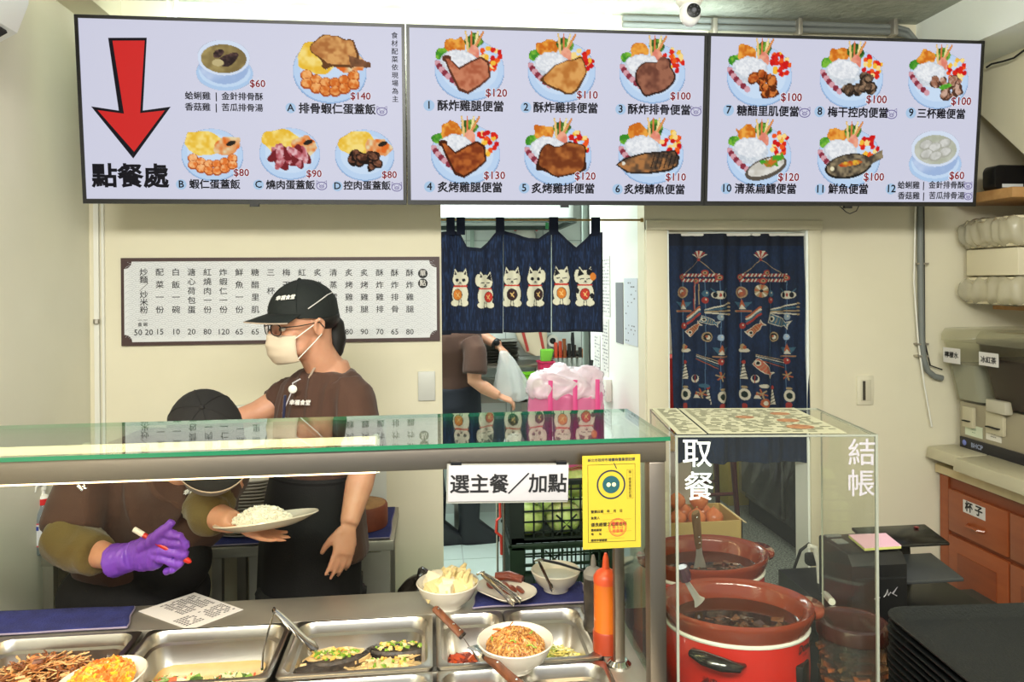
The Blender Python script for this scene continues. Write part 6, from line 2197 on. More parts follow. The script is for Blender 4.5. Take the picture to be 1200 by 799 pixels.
G().box((2.199, 2.28, .972), (2.205, 2.888, 1.018)).build('name_strip', mat('strip_black', (26, 26, 34), .3), dd, w=True)
text('BHCP', .026, mat('strip_text', (150, 160, 190), .4), dd, (2.198 - 2.3, 2.79 - 2.6, .994 - .893), 'lettering', rot=(PI / 2, 0, -PI / 2), bold=.03)
G().ell((2.199, 2.862, .996), (.003, .012, .012), 14).build('logo_disc', mat('logo_blue', (110, 120, 190), .4), dd, w=True)
text('beverages', .014, mat('strip_text', (150, 160, 190), .4), dd, (2.198 - 2.3, 2.40 - 2.6, .988 - .893), 'lettering', rot=(PI / 2, 0, -PI / 2))
g = G()
g.prism([(2.075, .925), (2.205, .905), (2.205, .975), (2.085, .97)], 2.735, 2.93, 'y')
g.build('drip_tray', BEIG, dd, w=True, bev=.003)
g = G()
g.prism([(2.045, .920), (2.205, .893), (2.205, .975), (2.055, .968)], 2.27, 2.728, 'y')
g.build('drip_tray', BEIG, dd, w=True, bev=.003)
for (y0, y1) in ((2.80, 2.86), (2.64, 2.73), (2.44, 2.52)):
    G().box((2.188, y0, 1.065), (2.205, y1, 1.15)).build('tap_plate', BEIG, dd, w=True, bev=.003)
    G().box((2.176, y0 + .012, 1.09), (2.19, y1 - .012, 1.094)).build('tap_lever', BLACKM, dd, w=True)
G().box((2.165, 2.60, 1.155), (2.20, 2.70, 1.205)).build('tap_cover', mat('cover_grey', (186, 180, 160), .3), dd, w=True, bev=.005)
for (y0, y1, z0, z1, c) in ((2.765, 2.862, 1.03, 1.075, (206, 214, 190)), (2.665, 2.745, 1.035, 1.082, (222, 218, 206))):
    G().box((2.203, y0, z0), (2.2045, y1, z1)).build('sticker', mat('sticker_%d' % c[0], c, .6), dd, w=True)
text('▦ ▦\n▪▪▪▪', .014, BROWNI, dd, (2.2022 - 2.3, 2.705 - 2.6, 1.058 - .893), 'sticker_print', rot=(PI / 2, 0, -PI / 2))
text('▤▤▤\n▪▪▪', .012, mat('green_print', (90, 130, 90), .6), dd, (2.2022 - 2.3, 2.813 - 2.6, 1.053 - .893), 'sticker_print', rot=(PI / 2, 0, -PI / 2))
for k in range(3):
    G().cb((2.20, 2.345, 1.055 + .032 * k), (.016, .045, .018)).build('button', mat('button_brown', (96, 70, 50), .4), dd, w=True, bev=.003)
TEA = mat('brown_tea', (34, 18, 14), .2, spec=.2)
LEM = mat('cloudy_lemon_water', (150, 150, 138), .2)
for (ya, yb, lv, mt_, nm) in ((2.925, 2.735, 1.325, LEM, '檸檬水'), (2.722, 2.42, 1.365, TEA, '冰紅茶')):
    w, d = yb - ya, .36
    cx, cy, w = 2.14 + .18, (ya + yb) / 2, abs(w)
    k = .9
    zz = 1.17
    G().loft([rr(.30, w * .86, .03, zz, cx=cx + .02, cy=cy), rr(.36, w, .03, 1.42, cx=cx, cy=cy), rr(.352, w - .008, .03, 1.42, cx=cx, cy=cy), rr(.292, w * .86 - .008, .03, zz + .004, cx=cx + .02, cy=cy)], True, True).build('tank', PLASTCLEAR if mt_ is LEM else glass('tank_plastic', (252, 250, 244), boost=.25, dull=.012), dd, w=True)
    f = (lv - zz) / (1.42 - zz)
    G().loft([rr(.288, w * .86 - .014, .03, zz + .006, cx=cx + .02, cy=cy), rr(.288 + .06 * f, w * (.86 + .14 * f) - .014, .03, lv, cx=cx + .02 * (1 - f), cy=cy)]).build('drink', mt_, dd, w=True)
    G().loft([rr(.372, w + .010, .03, 1.42, cx=cx, cy=cy), rr(.372, w + .010, .03, 1.445, cx=cx, cy=cy), rr(.352, w - .01, .03, 1.470, cx=cx, cy=cy), rr(.30, w * .7, .03, 1.474, cx=cx, cy=cy)], True, True).build('tank_lid', glass('lid_plastic', (250, 250, 244), boost=.5, dull=.08, dullcol=(190, 186, 170), rough=.1), dd, w=True)
    ly = cy + (.01 if mt_ is LEM else .065)
    G().box((2.128, ly - .05, 1.330 + (.0 if mt_ is LEM else .01)), (2.1295, ly + .05, 1.392)).build('tank_label', PAPER, dd, w=True)
    text(nm, .027, INK, dd, (2.1275 - 2.3, ly - 2.6, 1.362 - .893), 'lettering', rot=(PI / 2, 0, -PI / 2), bold=.03)
G().lathe([(.03, 0), (.03, .018), (.024, .022)], 20, c=(2.33, 2.57, 1.4745)).build('lid_knob', mat('knob_grey', (150, 148, 136), .3), dd, w=True)

# wooden shelf with router, packs below
ws = thing('wooden_shelf', 'light wooden shelf board in the recess at upper right', 'shelf', (2.6, 2.78, 1.99))
G().box((2.22, 2.62, 1.99), (3.08, 2.945, 2.030)).build('board', mat('shelf_wood', (196, 152, 98), .5, var=(4, (170, 122, 72), .25), stretch=(1, 8, 8)), ws, w=True, bev=.002)
rt = thing('black_router', 'rounded black electronic box standing on the wooden shelf', 'router', (2.31, 2.76, 2.0305))
g = G()
g.T = Matrix.Rotation(R(90), 4, 'X')
g.loft([rr(.145, .095, .022, -.035, cy=.0475), rr(.150, .10, .025, -.03, cy=.05), rr(.150, .10, .025, .03, cy=.05), rr(.145, .095, .022, .035, cy=.0475)])
g.build('housing', mat('router_black', (20, 20, 22), .3), rt)
G().box((-.045, -.0365, .010), (.045, -.0352, .024)).build('sticker', mat('router_sticker', (216, 220, 222), .5), rt)
G().tube([(.06, .0, .05), (.12, .0, .03), (.2, -.01, .012), (.3, -.02, .008)], .003, 6).build('power_cable', BLACKM, rt)
tag(G().box((2.40, 2.58, 1.545), (3.08, 2.945, 1.57)).build('lower_shelf', MATS['shelf_wood']), 'wooden shelf under the wrapped paper packs', 'shelf')
CREP = mat('cream_pack', (226, 216, 186), .6)
for k, (z0, z1, lab) in enumerate(((1.5705, 1.685, 'plastic wrapped cream pack at the bottom of the shelf stack'), (1.687, 1.80, 'cream paper box with blue mark between the wrapped packs'), (1.802, 1.925, 'plastic wrapped cream pack on top of the shelf stack'))):
    t = thing('wrapped_pack' if k != 1 else 'paper_pack', lab, 'pack', (2.45, 2.75, z0))
    h = z1 - z0
    G().box((-.20, -.12, .002), (.35, .16, h - .002)).build('box', CREP, t, bev=.006)
    if k != 1:
        fd = folds(.014, 34, 11 + k)
        g = G()
        g.loft([rr(.54, .28, .02, .004, cx=.075, cy=.02), rr(.60, .31, .03, .03, cx=.065, cy=.02), rr(.60, .31, .03, h - .03, cx=.065, cy=.02), rr(.54, .28, .02, h - .004, cx=.075, cy=.02)])
        g.blob('plastic_wrap', glass('wrap_bag', (238, 236, 226), dull=.35, dullcol=(232, 228, 212), rough=.2), t, .012, 1, w=False, disp=fd)
    else:
        G().box((-.15, -.1215, .045), (-.12, -.1205, .075)).build('blue_mark', mat('mark_blue', (90, 150, 190), .5), t)

# ------------------------------------------------------------------ people
def frame(o, F_, U_):
    F_ = Vector(F_).normalized()
    U_ = (Vector(U_) - F_ * Vector(U_).dot(F_)).normalized()
    N_ = F_.cross(U_)          # her right hand side
    return lambda f, n, u: Vector(o) + F_ * f + N_ * n + U_ * u, Matrix((F_, N_, U_)).transposed()


def hand(g, w, D, Np, side, curl=(.3, .35, .4, .45), thumb=.5, s=1.0, fr=.0082):
    """w wrist, D finger direction, Np palm normal, side +1/-1 which way the thumb leaves"""
    w, D = Vector(w), Vector(D).normalized()
    Np = (Vector(Np) - D * Vector(Np).dot(D)).normalized()
    T = D.cross(Np) * side
    g.tube([w - D * .01, w + D * .02 * s, w + D * .055 * s, w + D * .088 * s], [.024 * s, .030 * s, .038 * s, .036 * s], 14, flat=.40, up=Np)
    for k, (x, l) in enumerate(((.028, .070), (.010, .078), (-.009, .073), (-.027, .058))):
        p = w + D * (.084 - (.004 if k in (0, 3) else 0)) * s + T * x * s
        a = 0
        pts = [p - D * .02 * s, p]
        for ph, f in enumerate((.45, .32, .25)):
            a += curl[k] * (1.0 if ph else .8)
            p = p + (D * math.cos(a) + Np * math.sin(a)) * l * f * s + T * (x * .06)
            pts.append(p)
        g.tube(pts, [fr * 1.05 * s, fr * 1.05 * s, fr * s, fr * .92 * s, fr * .75 * s], 8)
        g.ell(pts[-1], fr * .78 * s, 8)
    p = w + D * .022 * s + T * .020 * s
    q = p + (D * .75 + T * .55 + Np * .3).normalized() * .038 * s
    r = q + (D * .95 + T * .25 + Np * thumb).normalized() * .030 * s
    e = r + (D * 1 + Np * thumb - T * .05).normalized() * .024 * s
    g.tube([p, q, r, e], [.016 * s, .013 * s, .0105 * s, .0085 * s], 8)
    g.ell(e, .009 * s, 8)


def head(g, A, M3, neck):
    g.ell(A(-.005, 0, .028), (.098, .078, .098), 20, rot=M3)
    g.ell(A(.030, 0, -.045), (.062, .058, .068), 18, rot=M3)
    g.ell(A(.062, 0, -.083), (.024, .028, .020), 12, rot=M3)      # chin
    g.ell(A(.060, 0, .030), (.036, .060, .030), 14, rot=M3)       # brow
    for s_ in (-1, 1):
        g.ell(A(.062, s_ * .036, -.028), (.026, .024, .022), 12, rot=M3)   # cheek
        g.ell(A(.045, s_ * .045, -.07), (.03, .018, .02), 10, rot=M3)      # jaw
        g.tube([A(-.012, s_ * .078, -.040), A(.002, s_ * .082, -.022), A(.004, s_ * .086, .002), A(-.010, s_ * .087, .014), A(-.024, s_ * .084, .004), A(-.022, s_ * .080, -.020), A(-.012, s_ * .078, -.040)], .0065, 6)
        g.ell(A(-.008, s_ * .078, -.008), (.013, .005, .022), 8, rot=M3)
    g.tube([A(.088, 0, .012), A(.104, 0, -.014), A(.112, 0, -.030), A(.095, 0, -.038)], [.008, .010, .013, .009], 8)
    g.tube([A(.088, .018, -.066), A(.095, 0, -.064), A(.088, -.018, -.066)], .006, 6)
    g.tube([A(-.02, 0, -.02), A(-.025, 0, -.09), Vector(neck)], [.062, .054, .060], 16)


def eyes(A, M3, t):
    for s_ in (-1, 1):
        G().ell(A(.082, s_ * .032, -.004), (.009, .013, .007), 12, rot=M3).build('eye', mat('eye_white', (226, 222, 214), .3), t, w=True)
        G().ell(A(.089, s_ * .032, -.004), (.0035, .0055, .0055), 10, rot=M3).build('iris', mat('iris_dark', (34, 22, 18), .2), t, w=True)
        G().tube([A(.086, s_ * .048, .022), A(.094, s_ * .034, .026), A(.094, s_ * .018, .022)], .0026, 6).build('eyebrow', mat('hair_black', (16, 13, 12), .5), t, w=True)


def cap(A, t, cloth, under, rim):
    rings = []
    for k in range(9):
        e = PI / 2 * k / 8.3
        rings.append([A(-.004 + .107 * math.cos(e) * math.cos(q), .089 * math.cos(e) * math.sin(q), .036 + .094 * math.sin(e) - (.022 * (1 - max(0, math.cos(q))) if k == 0 else 0)) for q in np.linspace(0, 2 * PI, 32, False)])
    inner = [[A(-.002 + .103 * math.cos(q), .084 * math.sin(q), .022) for q in np.linspace(0, 2 * PI, 32, False)]]
    G().loft(rings, True, True).build('cap_crown', cloth, t, w=True, sm=70)
    G().ell(A(-.004, 0, .130), .007, 8).build('cap_button', cloth, t, w=True)

    g = G()
    for q in (-PI / 3, 0, PI / 3):
        g.tube([A(-.004 + .1075 * math.cos(e) * math.cos(q), .0895 * math.cos(e) * math.sin(q), .0365 + .0945 * math.sin(e)) for e in np.linspace(.05, PI - .05, 20)], .0009, 4)
    g.build('cap_seam', cloth, t, w=True)

    def bf(off):
        def f(u, v):
            q = (u - .5) * 2 * 1.18
            n0, f0 = .086 * math.sin(q), .095 * math.cos(q) + .004
            ext = .075 * math.cos(q * .78) ** 1.0
            ff_ = f0 + ext * v
            return A(ff_, n0 * (1 + .10 * v), .043 + off - .012 * v - 1.5 * (n0 * n0) * (1 + v * .6))
        return f
    g = G()
    g.grid(24, 7, bf(0))
    g.build('cap_brim', cloth, t, w=True, sm=80, fix=False, solid=.0035)
    G().tube([Vector(bf(0)(u / 24, 1.01)) for u in range(25)], .0022, 6).build('brim_piping', rim, t, w=True)


def spine(g, rows, Ft, m=0, n=28):
    """rows: (centre, half width, half depth); Ft faces forward"""
    Ft = Vector(Ft).normalized()
    S = Ft.cross(Vector((0, 0, 1))).normalized()
    g.loft([[Vector(c) + S * (w * math.cos(q)) + Ft * (d * math.sin(q)) for q in np.linspace(0, 2 * PI, n, False)] for c, w, d in rows], True, True, m)


HAIR = mat('hair_black', (16, 13, 12), .5)
CAPG = mat('dark_green_black_cap', (13, 20, 18), .8, bump=(260, .1))
CAPB = mat('black_cap_cloth', (19, 16, 15), .85, bump=(260, .1))
PIPING = mat('cap_piping', (170, 150, 132), .7)
MASKM = mat('beige_face_mask', (206, 188, 164), .8)
MASKG = mat('grey_face_mask', (120, 116, 112), .8)
OLIVE = mat('olive_sleeve', (104, 88, 44), .9, bump=(200, .2), var=(8, (90, 76, 36), .3), sheen=.2)
PURP = mat('purple_glove', (118, 66, 190), .38, bump=(60, .15), coat=.1)
PANTS = mat('black_trousers', (14, 14, 16), .85)
SHOE = mat('black_shoe', (24, 26, 32), .5)

# --- standing worker
A2 = lambda u, v, Y: at(u, v, Y=Y)
w2 = thing('person', 'standing person in black cap, glasses, beige mask and brown shirt', 'person', (-.42, 2.36, 0))
hc = A2(356, 378, 2.30)
HF, HM = frame(hc, (-.83, -.55, -.13), (0, 0, 1))
g = G()
nb2 = A2(384, 436, 2.36)
head(g, HF, HM, nb2)
g.tube([nb2 + Vector((0, 0, .03)), nb2 + Vector((.01, 0, -.05))], [.062, .08], 16)
sh = A2(412, 455, 2.26)
el = A2(427, 545, 2.21)
wr = A2(409, 614, 2.13)
g.tube([sh, sh.lerp(el, .5), el, el.lerp(wr, .35), el.lerp(wr, .8), wr], [.050, .046, .040, .041, .031, .027], 14)
hand(g, wr, A2(401, 655, 2.10) - wr, (-.45, .85, .0), -1, (.18, .22, .28, .34), .9, .93)
s2, e2, h2 = A2(338, 466, 2.50), A2(300, 484, 2.46), A2(262, 497, 2.40)
g.tube([s2, s2.lerp(e2, .6), e2, h2], [.050, .044, .038, .030], 14)
hand(g, h2, Vector((-.9, -.2, -.35)), (0, -.2, -1), 1, (.3, .3, .35, .4), .3, .93)
# torso core and legs are under the clothes, one continuous body
spine(g, [(A2(380, 446, 2.37), .12, .07), (A2(378, 470, 2.38), .16, .09), (A2(374, 560, 2.38), .13, .09), (A2(368, 650, 2.38), .15, .095), (A2(366, 700, 2.38), .15, .095)], (-.7, -.7, 0))
for sx in (-1, 1):
    hip = A2(366 + sx * 28, 700, 2.38 + sx * .05)
    g.tube([hip, Vector((hip.x, hip.y, .45)), Vector((hip.x, hip.y + .02, .09))], [.085, .055, .04], 12)
g.blob('body', SKIN, w2, .0055, 3)
eyes(HF, HM, w2)
fd = folds(.012, 16, 3)
g = G()
spine(g, [(A2(383, 434, 2.355), .088, .070), (A2(382, 441, 2.36), .125, .082), (A2(380, 452, 2.37), .168, .097), (A2(378, 472, 2.38), .180, .112), (A2(376, 500, 2.38), .172, .122), (A2(373, 550, 2.38), .152, .118),
          (A2(372, 600, 2.38), .168, .125), (A2(371, 645, 2.38), .185, .135)], (-.7, -.7, 0))
g.tube([A2(404, 450, 2.28), sh.lerp(el, .2), sh.lerp(el, .6), sh.lerp(el, .95)], [.060, .064, .066, .070], 16)
g.tube([A2(345, 460, 2.48), s2, s2.lerp(e2, .55)], [.062, .060, .058], 16)
g.blob('shirt', BROWNS, w2, .0075, 4, disp=fd)
G().tube([A2(372, 424, 2.295), A2(384, 420, 2.36), A2(396, 424, 2.40)], .004, 6).tube([A2(362, 443, 2.285), A2(368, 432, 2.285), A2(378, 424, 2.31)], .0035, 6).build('collar_trim', PIPING, w2, w=True)
g = G()
fa_ = folds(.010, 14, 8)
rows = [(A2(371, 551, 2.375), .150, .119), (A2(368, 580, 2.375), .158, .127), (A2(364, 640, 2.375), .172, .132), (A2(362, 720, 2.375), .175, .132), (A2(362, 830, 2.375), .175, .13)]
Ft = Vector((-.7, -.7, 0)).normalized()
S = Ft.cross(Vector((0, 0, 1))).normalized()
ang = np.linspace(-.75, PI + .25, 28)
for sgn, lay in ((1, 0),):
    def fap(u, v):
        k = v * (len(rows) - 1)
        i = min(int(k), len(rows) - 2)
        f = k - i
        c = Vector(rows[i][0]).lerp(Vector(rows[i + 1][0]), f)
        w_ = rows[i][1] * (1 - f) + rows[i + 1][1] * f
        d_ = rows[i][2] * (1 - f) + rows[i + 1][2] * f
        q = PI + .55 - u * (PI + .75)
        rip = 1.05 + .035 * v * math.sin(q * 9 + 1)
        return c + S * (w_ * rip * math.cos(q)) + Ft * (d_ * rip * math.sin(q))
g.grid(44, 26, fap)
g.build('apron', APRON, w2, w=True, sm=80, fix=False, solid=.004)
G().tube([fap(u / 30, .012) for u in range(31)], .006, 6, flat=1.6).build('apron_tie', APRON, w2, w=True)
g = G()
for sx in (-1, 1):
    hip = A2(366 + sx * 26, 690, 2.38 + sx * .05)
    g.tube([hip, Vector((hip.x, hip.y, .45)), Vector((hip.x, hip.y + .02, .10))], [.105, .085, .07], 14)
g.ell(A2(366, 690, 2.38), (.16, .13, .10), 16)
g.blob('trousers', PANTS, w2, .012, 3)
for sx in (-1, 1):
    hip = A2(366 + sx * 26, 690, 2.38 + sx * .05)
    G().loft([rr(.10, .25, .045, .0, cx=hip.x, cy=hip.y - .03), rr(.10, .25, .045, .03, cx=hip.x, cy=hip.y - .03), rr(.09, .17, .04, .08, cx=hip.x, cy=hip.y), rr(.08, .10, .035, .12, cx=hip.x, cy=hip.y + .02)]).build('shoe', SHOE, w2, w=True)
cap(HF, w2, CAPG, CAPG, PIPING)
G().tube([HF(.02, -.0895, .048), HF(-.02, -.0875, .066), HF(-.055, -.070, .078), HF(-.085, -.040, .080)], .0017, 6).build('cap_side_stripe', mat('silver_piping', (206, 200, 196), .5), w2, w=True)
pn = HF(.078, .064, .078)
rot_ = HM.to_4x4() @ Matrix(((0, 0, 1, 0), (1, 0, 0, 0), (0, 1, 0, 0), (0, 0, 0, 1)))


def cap_text(A, M3, t, s_, size, f, n, u, yaw, pitch=0):
    """small embroidered characters lying on the cap"""
    c = A(f, n, u)
    o = text(s_, size, mat('white_thread', (226, 222, 216), .6), t, c - Vector(t.location), 'embroidery', bold=.03, shear=.2)
    X_ = (M3 @ Vector((-math.sin(yaw), math.cos(yaw), 0)))
    Z_ = (M3 @ Vector((math.cos(yaw) * math.cos(pitch), math.sin(yaw) * math.cos(pitch), math.sin(pitch))))
    X_ = -X_ if X_.x < 0 else X_
    Y_ = Z_.cross(X_)
    if Y_.z < 0:
        Y_ = -Y_
        X_ = -X_
    o.rotation_euler = Matrix((X_, Y_, Z_)).transposed().to_euler()
    return o


cap_text(HF, HM, w2, '幸福食堂', .0155, .069, -.052, .087, R(-38), R(30))
# mask
def mask(A, t, m_):
    def fm(u, v):
        q = (u - .5) * 2.9
        e = (v - .5) * 2.1
        k = 1 + .012 * math.sin(v * 22) * math.cos(q)
        nose = max(0, 1 - abs(u - .5) * 5) * max(0, v - .35) * 1.5
        return A(.018 + .100 * math.cos(q * .80) ** .8 * math.cos(e * .62) * k + .016 * nose, .076 * math.sin(q * .80) / math.sin(1.16) * (1 - .12 * abs(v - .5)) * (.9 + .1 * math.cos(e)), -.064 + .052 * math.sin(e) * (1 - .30 * abs(u - .5)) + .006 * nose)
    g = G()
    g.grid(24, 22, fm)
    g.build('face_mask', m_, t, w=True, sm=80, fix=False, solid=.002)
    for s_, u in ((1, 0.99), (-1, .01)):
        G().tube([fm(u, .86), A(.01, s_ * .083, -.004), A(-.012, s_ * .090, .012)], .0017, 5).build('mask_loop', WHITEP, t, w=True)
        G().tube([fm(u, .14), A(.005, s_ * .080, -.05), A(-.014, s_ * .084, -.032)], .0017, 5).build('mask_loop', WHITEP, t, w=True)
    return fm


mask(HF, w2, MASKM)
FRM = mat('glasses_black', (20, 18, 18), .3)
for s_ in (-1, 1):
    pts = []
    for q in np.linspace(0, 2 * PI, 20, False):
        cq, sq = math.cos(q), math.sin(q)
        pts.append(HF(.108 - .010 * abs(.033 * s_ + .026 * cq) / .06, s_ * .034 + .027 * math.copysign(abs(cq) ** .7, cq), -.003 + .017 * math.copysign(abs(sq) ** .7, sq)))
    G().tube(pts, .0018, 6, closed=True).build('glasses_rim', FRM, w2, w=True)
    G()._add(pts, [tuple(range(20))], 0).build('glasses_lens', glass('lens_clear', (250, 236, 232)), w2, w=True, sm=0)
    G().tube([HF(.10, s_ * .060, .004), HF(.05, s_ * .084, .002), HF(-.01, s_ * .089, .004), HF(-.022, s_ * .088, -.014)], .0018, 6).build('glasses_temple', FRM, w2, w=True)
G().tube([HF(.109, -.008, -.002), HF(.112, 0, 0), HF(.109, .008, -.002)], .0016, 6).build('glasses_bridge', FRM, w2, w=True)
g = G()
g.ell(HF(-.034, 0, .006), (.080, .0805, .045), 20, rot=HM)
g.ell(HF(.030, 0, .030), (.040, .0790, .026), 16, rot=HM)
g.tube([HF(-.075, .02, .01), HF(-.095, .01, -.03), HF(-.096, .005, -.075), HF(-.088, .0, -.115), HF(-.08, 0, -.13)], [.035, .040, .036, .024, .008], 12)
g.tube([HF(.030, .079, .020), HF(.022, .083, -.004), HF(.016, .081, -.022)], [.010, .007, .003], 6)
g.blob('hair', HAIR, w2, .006, 3)
# badge and pen clip
b0 = A2(343, 456, 2.255)
G().tube([A2(352, 444, 2.27), b0 + Vector((0, 0, .018)), b0], .0022, 5).tube([b0, b0 + Vector((-.03, 0, -.07)), b0 + Vector((-.02, 0, -.09))], .0018, 5).build('badge_cord', mat('cord_grey', (190, 186, 190), .5), w2, w=True)
G().ell(b0, (.013, .005, .013), 14).build('badge_reel', WHITEP, w2, w=True)
G().tube([A2(334, 463, 2.25), A2(332, 492, 2.25)], .0045, 8).build('pen', mat('dark_blue_pen', (36, 40, 70), .3), w2, w=True)
c = A2(351, 472, 2.243)
o = text('幸福食堂', .0165, mat('white_thread', (226, 222, 216), .6), w2, c - Vector(w2.location), 'embroidery', bold=.03, shear=.2, rot=(PI / 2, 0, R(-14)))

# --- bending worker
w1 = thing('person', 'bending person in black cap with olive sleeves and one purple glove writing', 'person', (-.78, 2.22, 0))
h1 = A2(243, 514, 1.95)
KF, KM = frame(h1, (.42, -.60, -.68), (.12, -.70, .70))
g = G()
nb1 = A2(214, 548, 2.10)
head(g, KF, KM, nb1)
g.tube([KF(-.03, 0, -.07), nb1, A2(200, 560, 2.16)], [.055, .062, .09], 14)
# right arm (gloved) and left arm
ra, rb, rw = A2(108, 562, 2.13), A2(80, 640, 2.02), A2(140, 655, 1.93)
g.tube([ra, ra.lerp(rb, .5), rb, rb.lerp(rw, .5), rw], [.050, .046, .041, .036, .026], 14)
la, lb, lw = A2(268, 560, 2.11), A2(238, 600, 2.03), A2(274, 612, 1.94)
g.tube([la, la.lerp(lb, .5), lb, lb.lerp(lw, .5), lw], [.050, .046, .040, .035, .028], 14)
hand(g, lw, A2(312, 627, 1.93) - lw, (0, -.1, 1), -1, (.12, .10, .10, .15), .25, .88)
spine(g, [(A2(192, 552, 2.20), .13, .08), (A2(185, 600, 2.19), .15, .09), (A2(165, 660, 2.22), .13, .09), (A2(152, 700, 2.24), .14, .09)], (.1, -1, 0))
for sx in (-1, 1):
    hip = A2(152 + sx * 38, 700, 2.26)
    g.tube([hip, Vector((hip.x, hip.y, .45)), Vector((hip.x, hip.y + .02, .09))], [.085, .055, .04], 12)
g.blob('body', SKIN, w1, .0055, 3)
g = G()
g.ell(A2(188, 590, 2.19), (.205, .120, .155), 24)
g.ell(A2(182, 548, 2.26), (.175, .115, .105), 24)
g.ell(A2(160, 640, 2.22), (.185, .110, .12), 24)
g.tube([A2(125, 555, 2.16), ra, ra.lerp(rb, .45), ra.lerp(rb, .80)], [.080, .078, .078, .074], 16)
g.tube([A2(192, 580, 2.16), A2(214, 556, 2.075)], [.11, .088], 18)
g.tube([A2(245, 555, 2.15), la, la.lerp(lb, .35), la.lerp(lb, .6)], [.075, .068, .064, .060], 16)
f1 = folds(.020, 13, 21)
g.blob('shirt', BROWNS, w1, .0085, 4, disp=f1)
g = G()
g.tube([ra.lerp(rb, .70), rb + Vector((-.005, 0, .01)), rb.lerp(rw, .25), rb.lerp(rw, .60)], [.062, .066, .060, .048], 16)
f3 = folds(.012, 22, 4)
g.blob('right_sleeve', OLIVE, w1, .007, 3, disp=f3)
g = G()
g.tube([la.lerp(lb, .45), lb, lb.lerp(lw, .25), lb.lerp(lw, .50)], [.056, .060, .052, .044], 16)
g.blob('left_sleeve', OLIVE, w1, .007, 3, disp=f3)
# glove holding the pen
g = G()
gw = A2(137, 656, 1.935)
gp = A2(196, 643, 1.88)
dG = (gp - gw).normalized()
g.tube([gw - dG * .010, gw + dG * .02, gw + dG * .05], [.041, .036, .033], 16)
g.tube([gw + dG * .03, gw + dG * .06, gw + dG * .095, gw + dG * .125], [.031, .038, .044, .040], 16, flat=.60, up=(0, -1, .1))
base = gw + dG * .115
# four fingers curl over the pen towards the counter, seen from the back of the hand
for k, (v0, v1, v2, u1, u2, yy) in enumerate(((624, 628, 642, 212, 216, 1.835), (634, 638, 652, 220, 214, 1.84), (645, 650, 662, 219, 208, 1.85), (655, 662, 669, 214, 200, 1.86))):
    g.tube([A2(176, (v0 + 645) / 2, 1.885), A2(190, v0, 1.865), A2(u1, v1, yy), A2(u2 + 3, v2 - 2, yy + .006), A2(u2 - 6, v2 + 1, yy + .022)], [.012, .0112, .0100, .0092, .0085], 10)
g.tube([A2(166, 641, 1.89), A2(182, 629, 1.862), A2(195, 618, 1.85), A2(202, 610, 1.85)], [.016, .0125, .0108, .0095], 10)
g.blob('purple_glove', PURP, w1, .0033, 2, disp=folds(.0028, 60, 2))
G().lathe([(.001, 0)], 3) if False else None
pen_a, pen_b = A2(157, 620, 1.872), A2(224, 659, 1.850)
pn_ = thing('red_pen', 'red marker pen with white end held in the purple gloved hand', 'pen', tuple(pen_a))
G().tube([pen_a.lerp(pen_b, .17), pen_b.lerp(pen_a, .10)], .0062, 12).build('barrel', mat('pen_red', (200, 36, 24), .3, coat=.4), pn_, w=True)
G().tube([pen_a, pen_a.lerp(pen_b, .17)], .0066, 12).build('white_end', WHITEP, pn_, w=True)
G().tube([pen_b.lerp(pen_a, .10), pen_b.lerp(pen_a, .03), pen_b], [.0072, .006, .002], 12).build('tip', mat('pen_red', (200, 36, 24)), pn_, w=True)
# apron and trousers
g = G()
g.ell(A2(158, 695, 2.23), (.205, .128, .125), 24)
g.ell(A2(200, 655, 2.155), (.11, .075, .11), 20)
g.tube([A2(156, 690, 2.24), A2(156, 800, 2.22)], [.18, .17], 24, flat=.62, up=(0, 1, 0))
g.blob('apron', APRON, w1, .010, 4, disp=folds(.012, 12, 9))
g = G()
for sx in (-1, 1):
    hip = A2(152 + sx * 36, 700, 2.28)
    g.tube([hip, Vector((hip.x, hip.y, .45)), Vector((hip.x, hip.y + .02, .10))], [.10, .08, .07], 14)
g.blob('trousers', PANTS, w1, .012, 3)
for sx in (-1, 1):
    hip = A2(152 + sx * 36, 700, 2.28)
    G().loft([rr(.10, .25, .045, .0, cx=hip.x, cy=hip.y - .03), rr(.10, .25, .045, .03, cx=hip.x, cy=hip.y - .03), rr(.09, .17, .04, .08, cx=hip.x, cy=hip.y), rr(.08, .10, .035, .12, cx=hip.x, cy=hip.y + .02)]).build('shoe', SHOE, w1, w=True)
cap(KF, w1, CAPB, CAPB, PIPING)
mask(KF, w1, MASKG)
eyes(KF, KM, w1)
G().ell(KF(-.045, 0, .0), (.062, .076, .050), 16, rot=KM).build('hair', HAIR, w1, w=True)
bd1 = A2(202, 581, 2.052)
g = G()
g.T = Matrix.Translation(bd1) @ Matrix.Rotation(R(78), 4, 'X')
g.lathe([(.017, -.003), (.0195, -.001), (.0195, .002), (.016, .004)], 24)
g.build('round_badge', mat('badge_cream', (206, 176, 140), .4), w1, w=True)
g = G()
g.T = Matrix.Translation(bd1 + Vector((0, -.005, .001))) @ Matrix.Rotation(R(78), 4, 'X')
g.lathe([(.010, 0), (.0115, .0008), (.009, .001)], 20)
g.build('badge_centre', mat('badge_brown', (150, 104, 74), .4), w1, w=True)
text('幸福食堂', .014, mat('white_thread', (226, 222, 216), .6), w1, A2(228, 576, 2.035) - Vector(w1.location), 'embroidery', bold=.03, shear=.3, rot=(R(75), 0, R(15)))
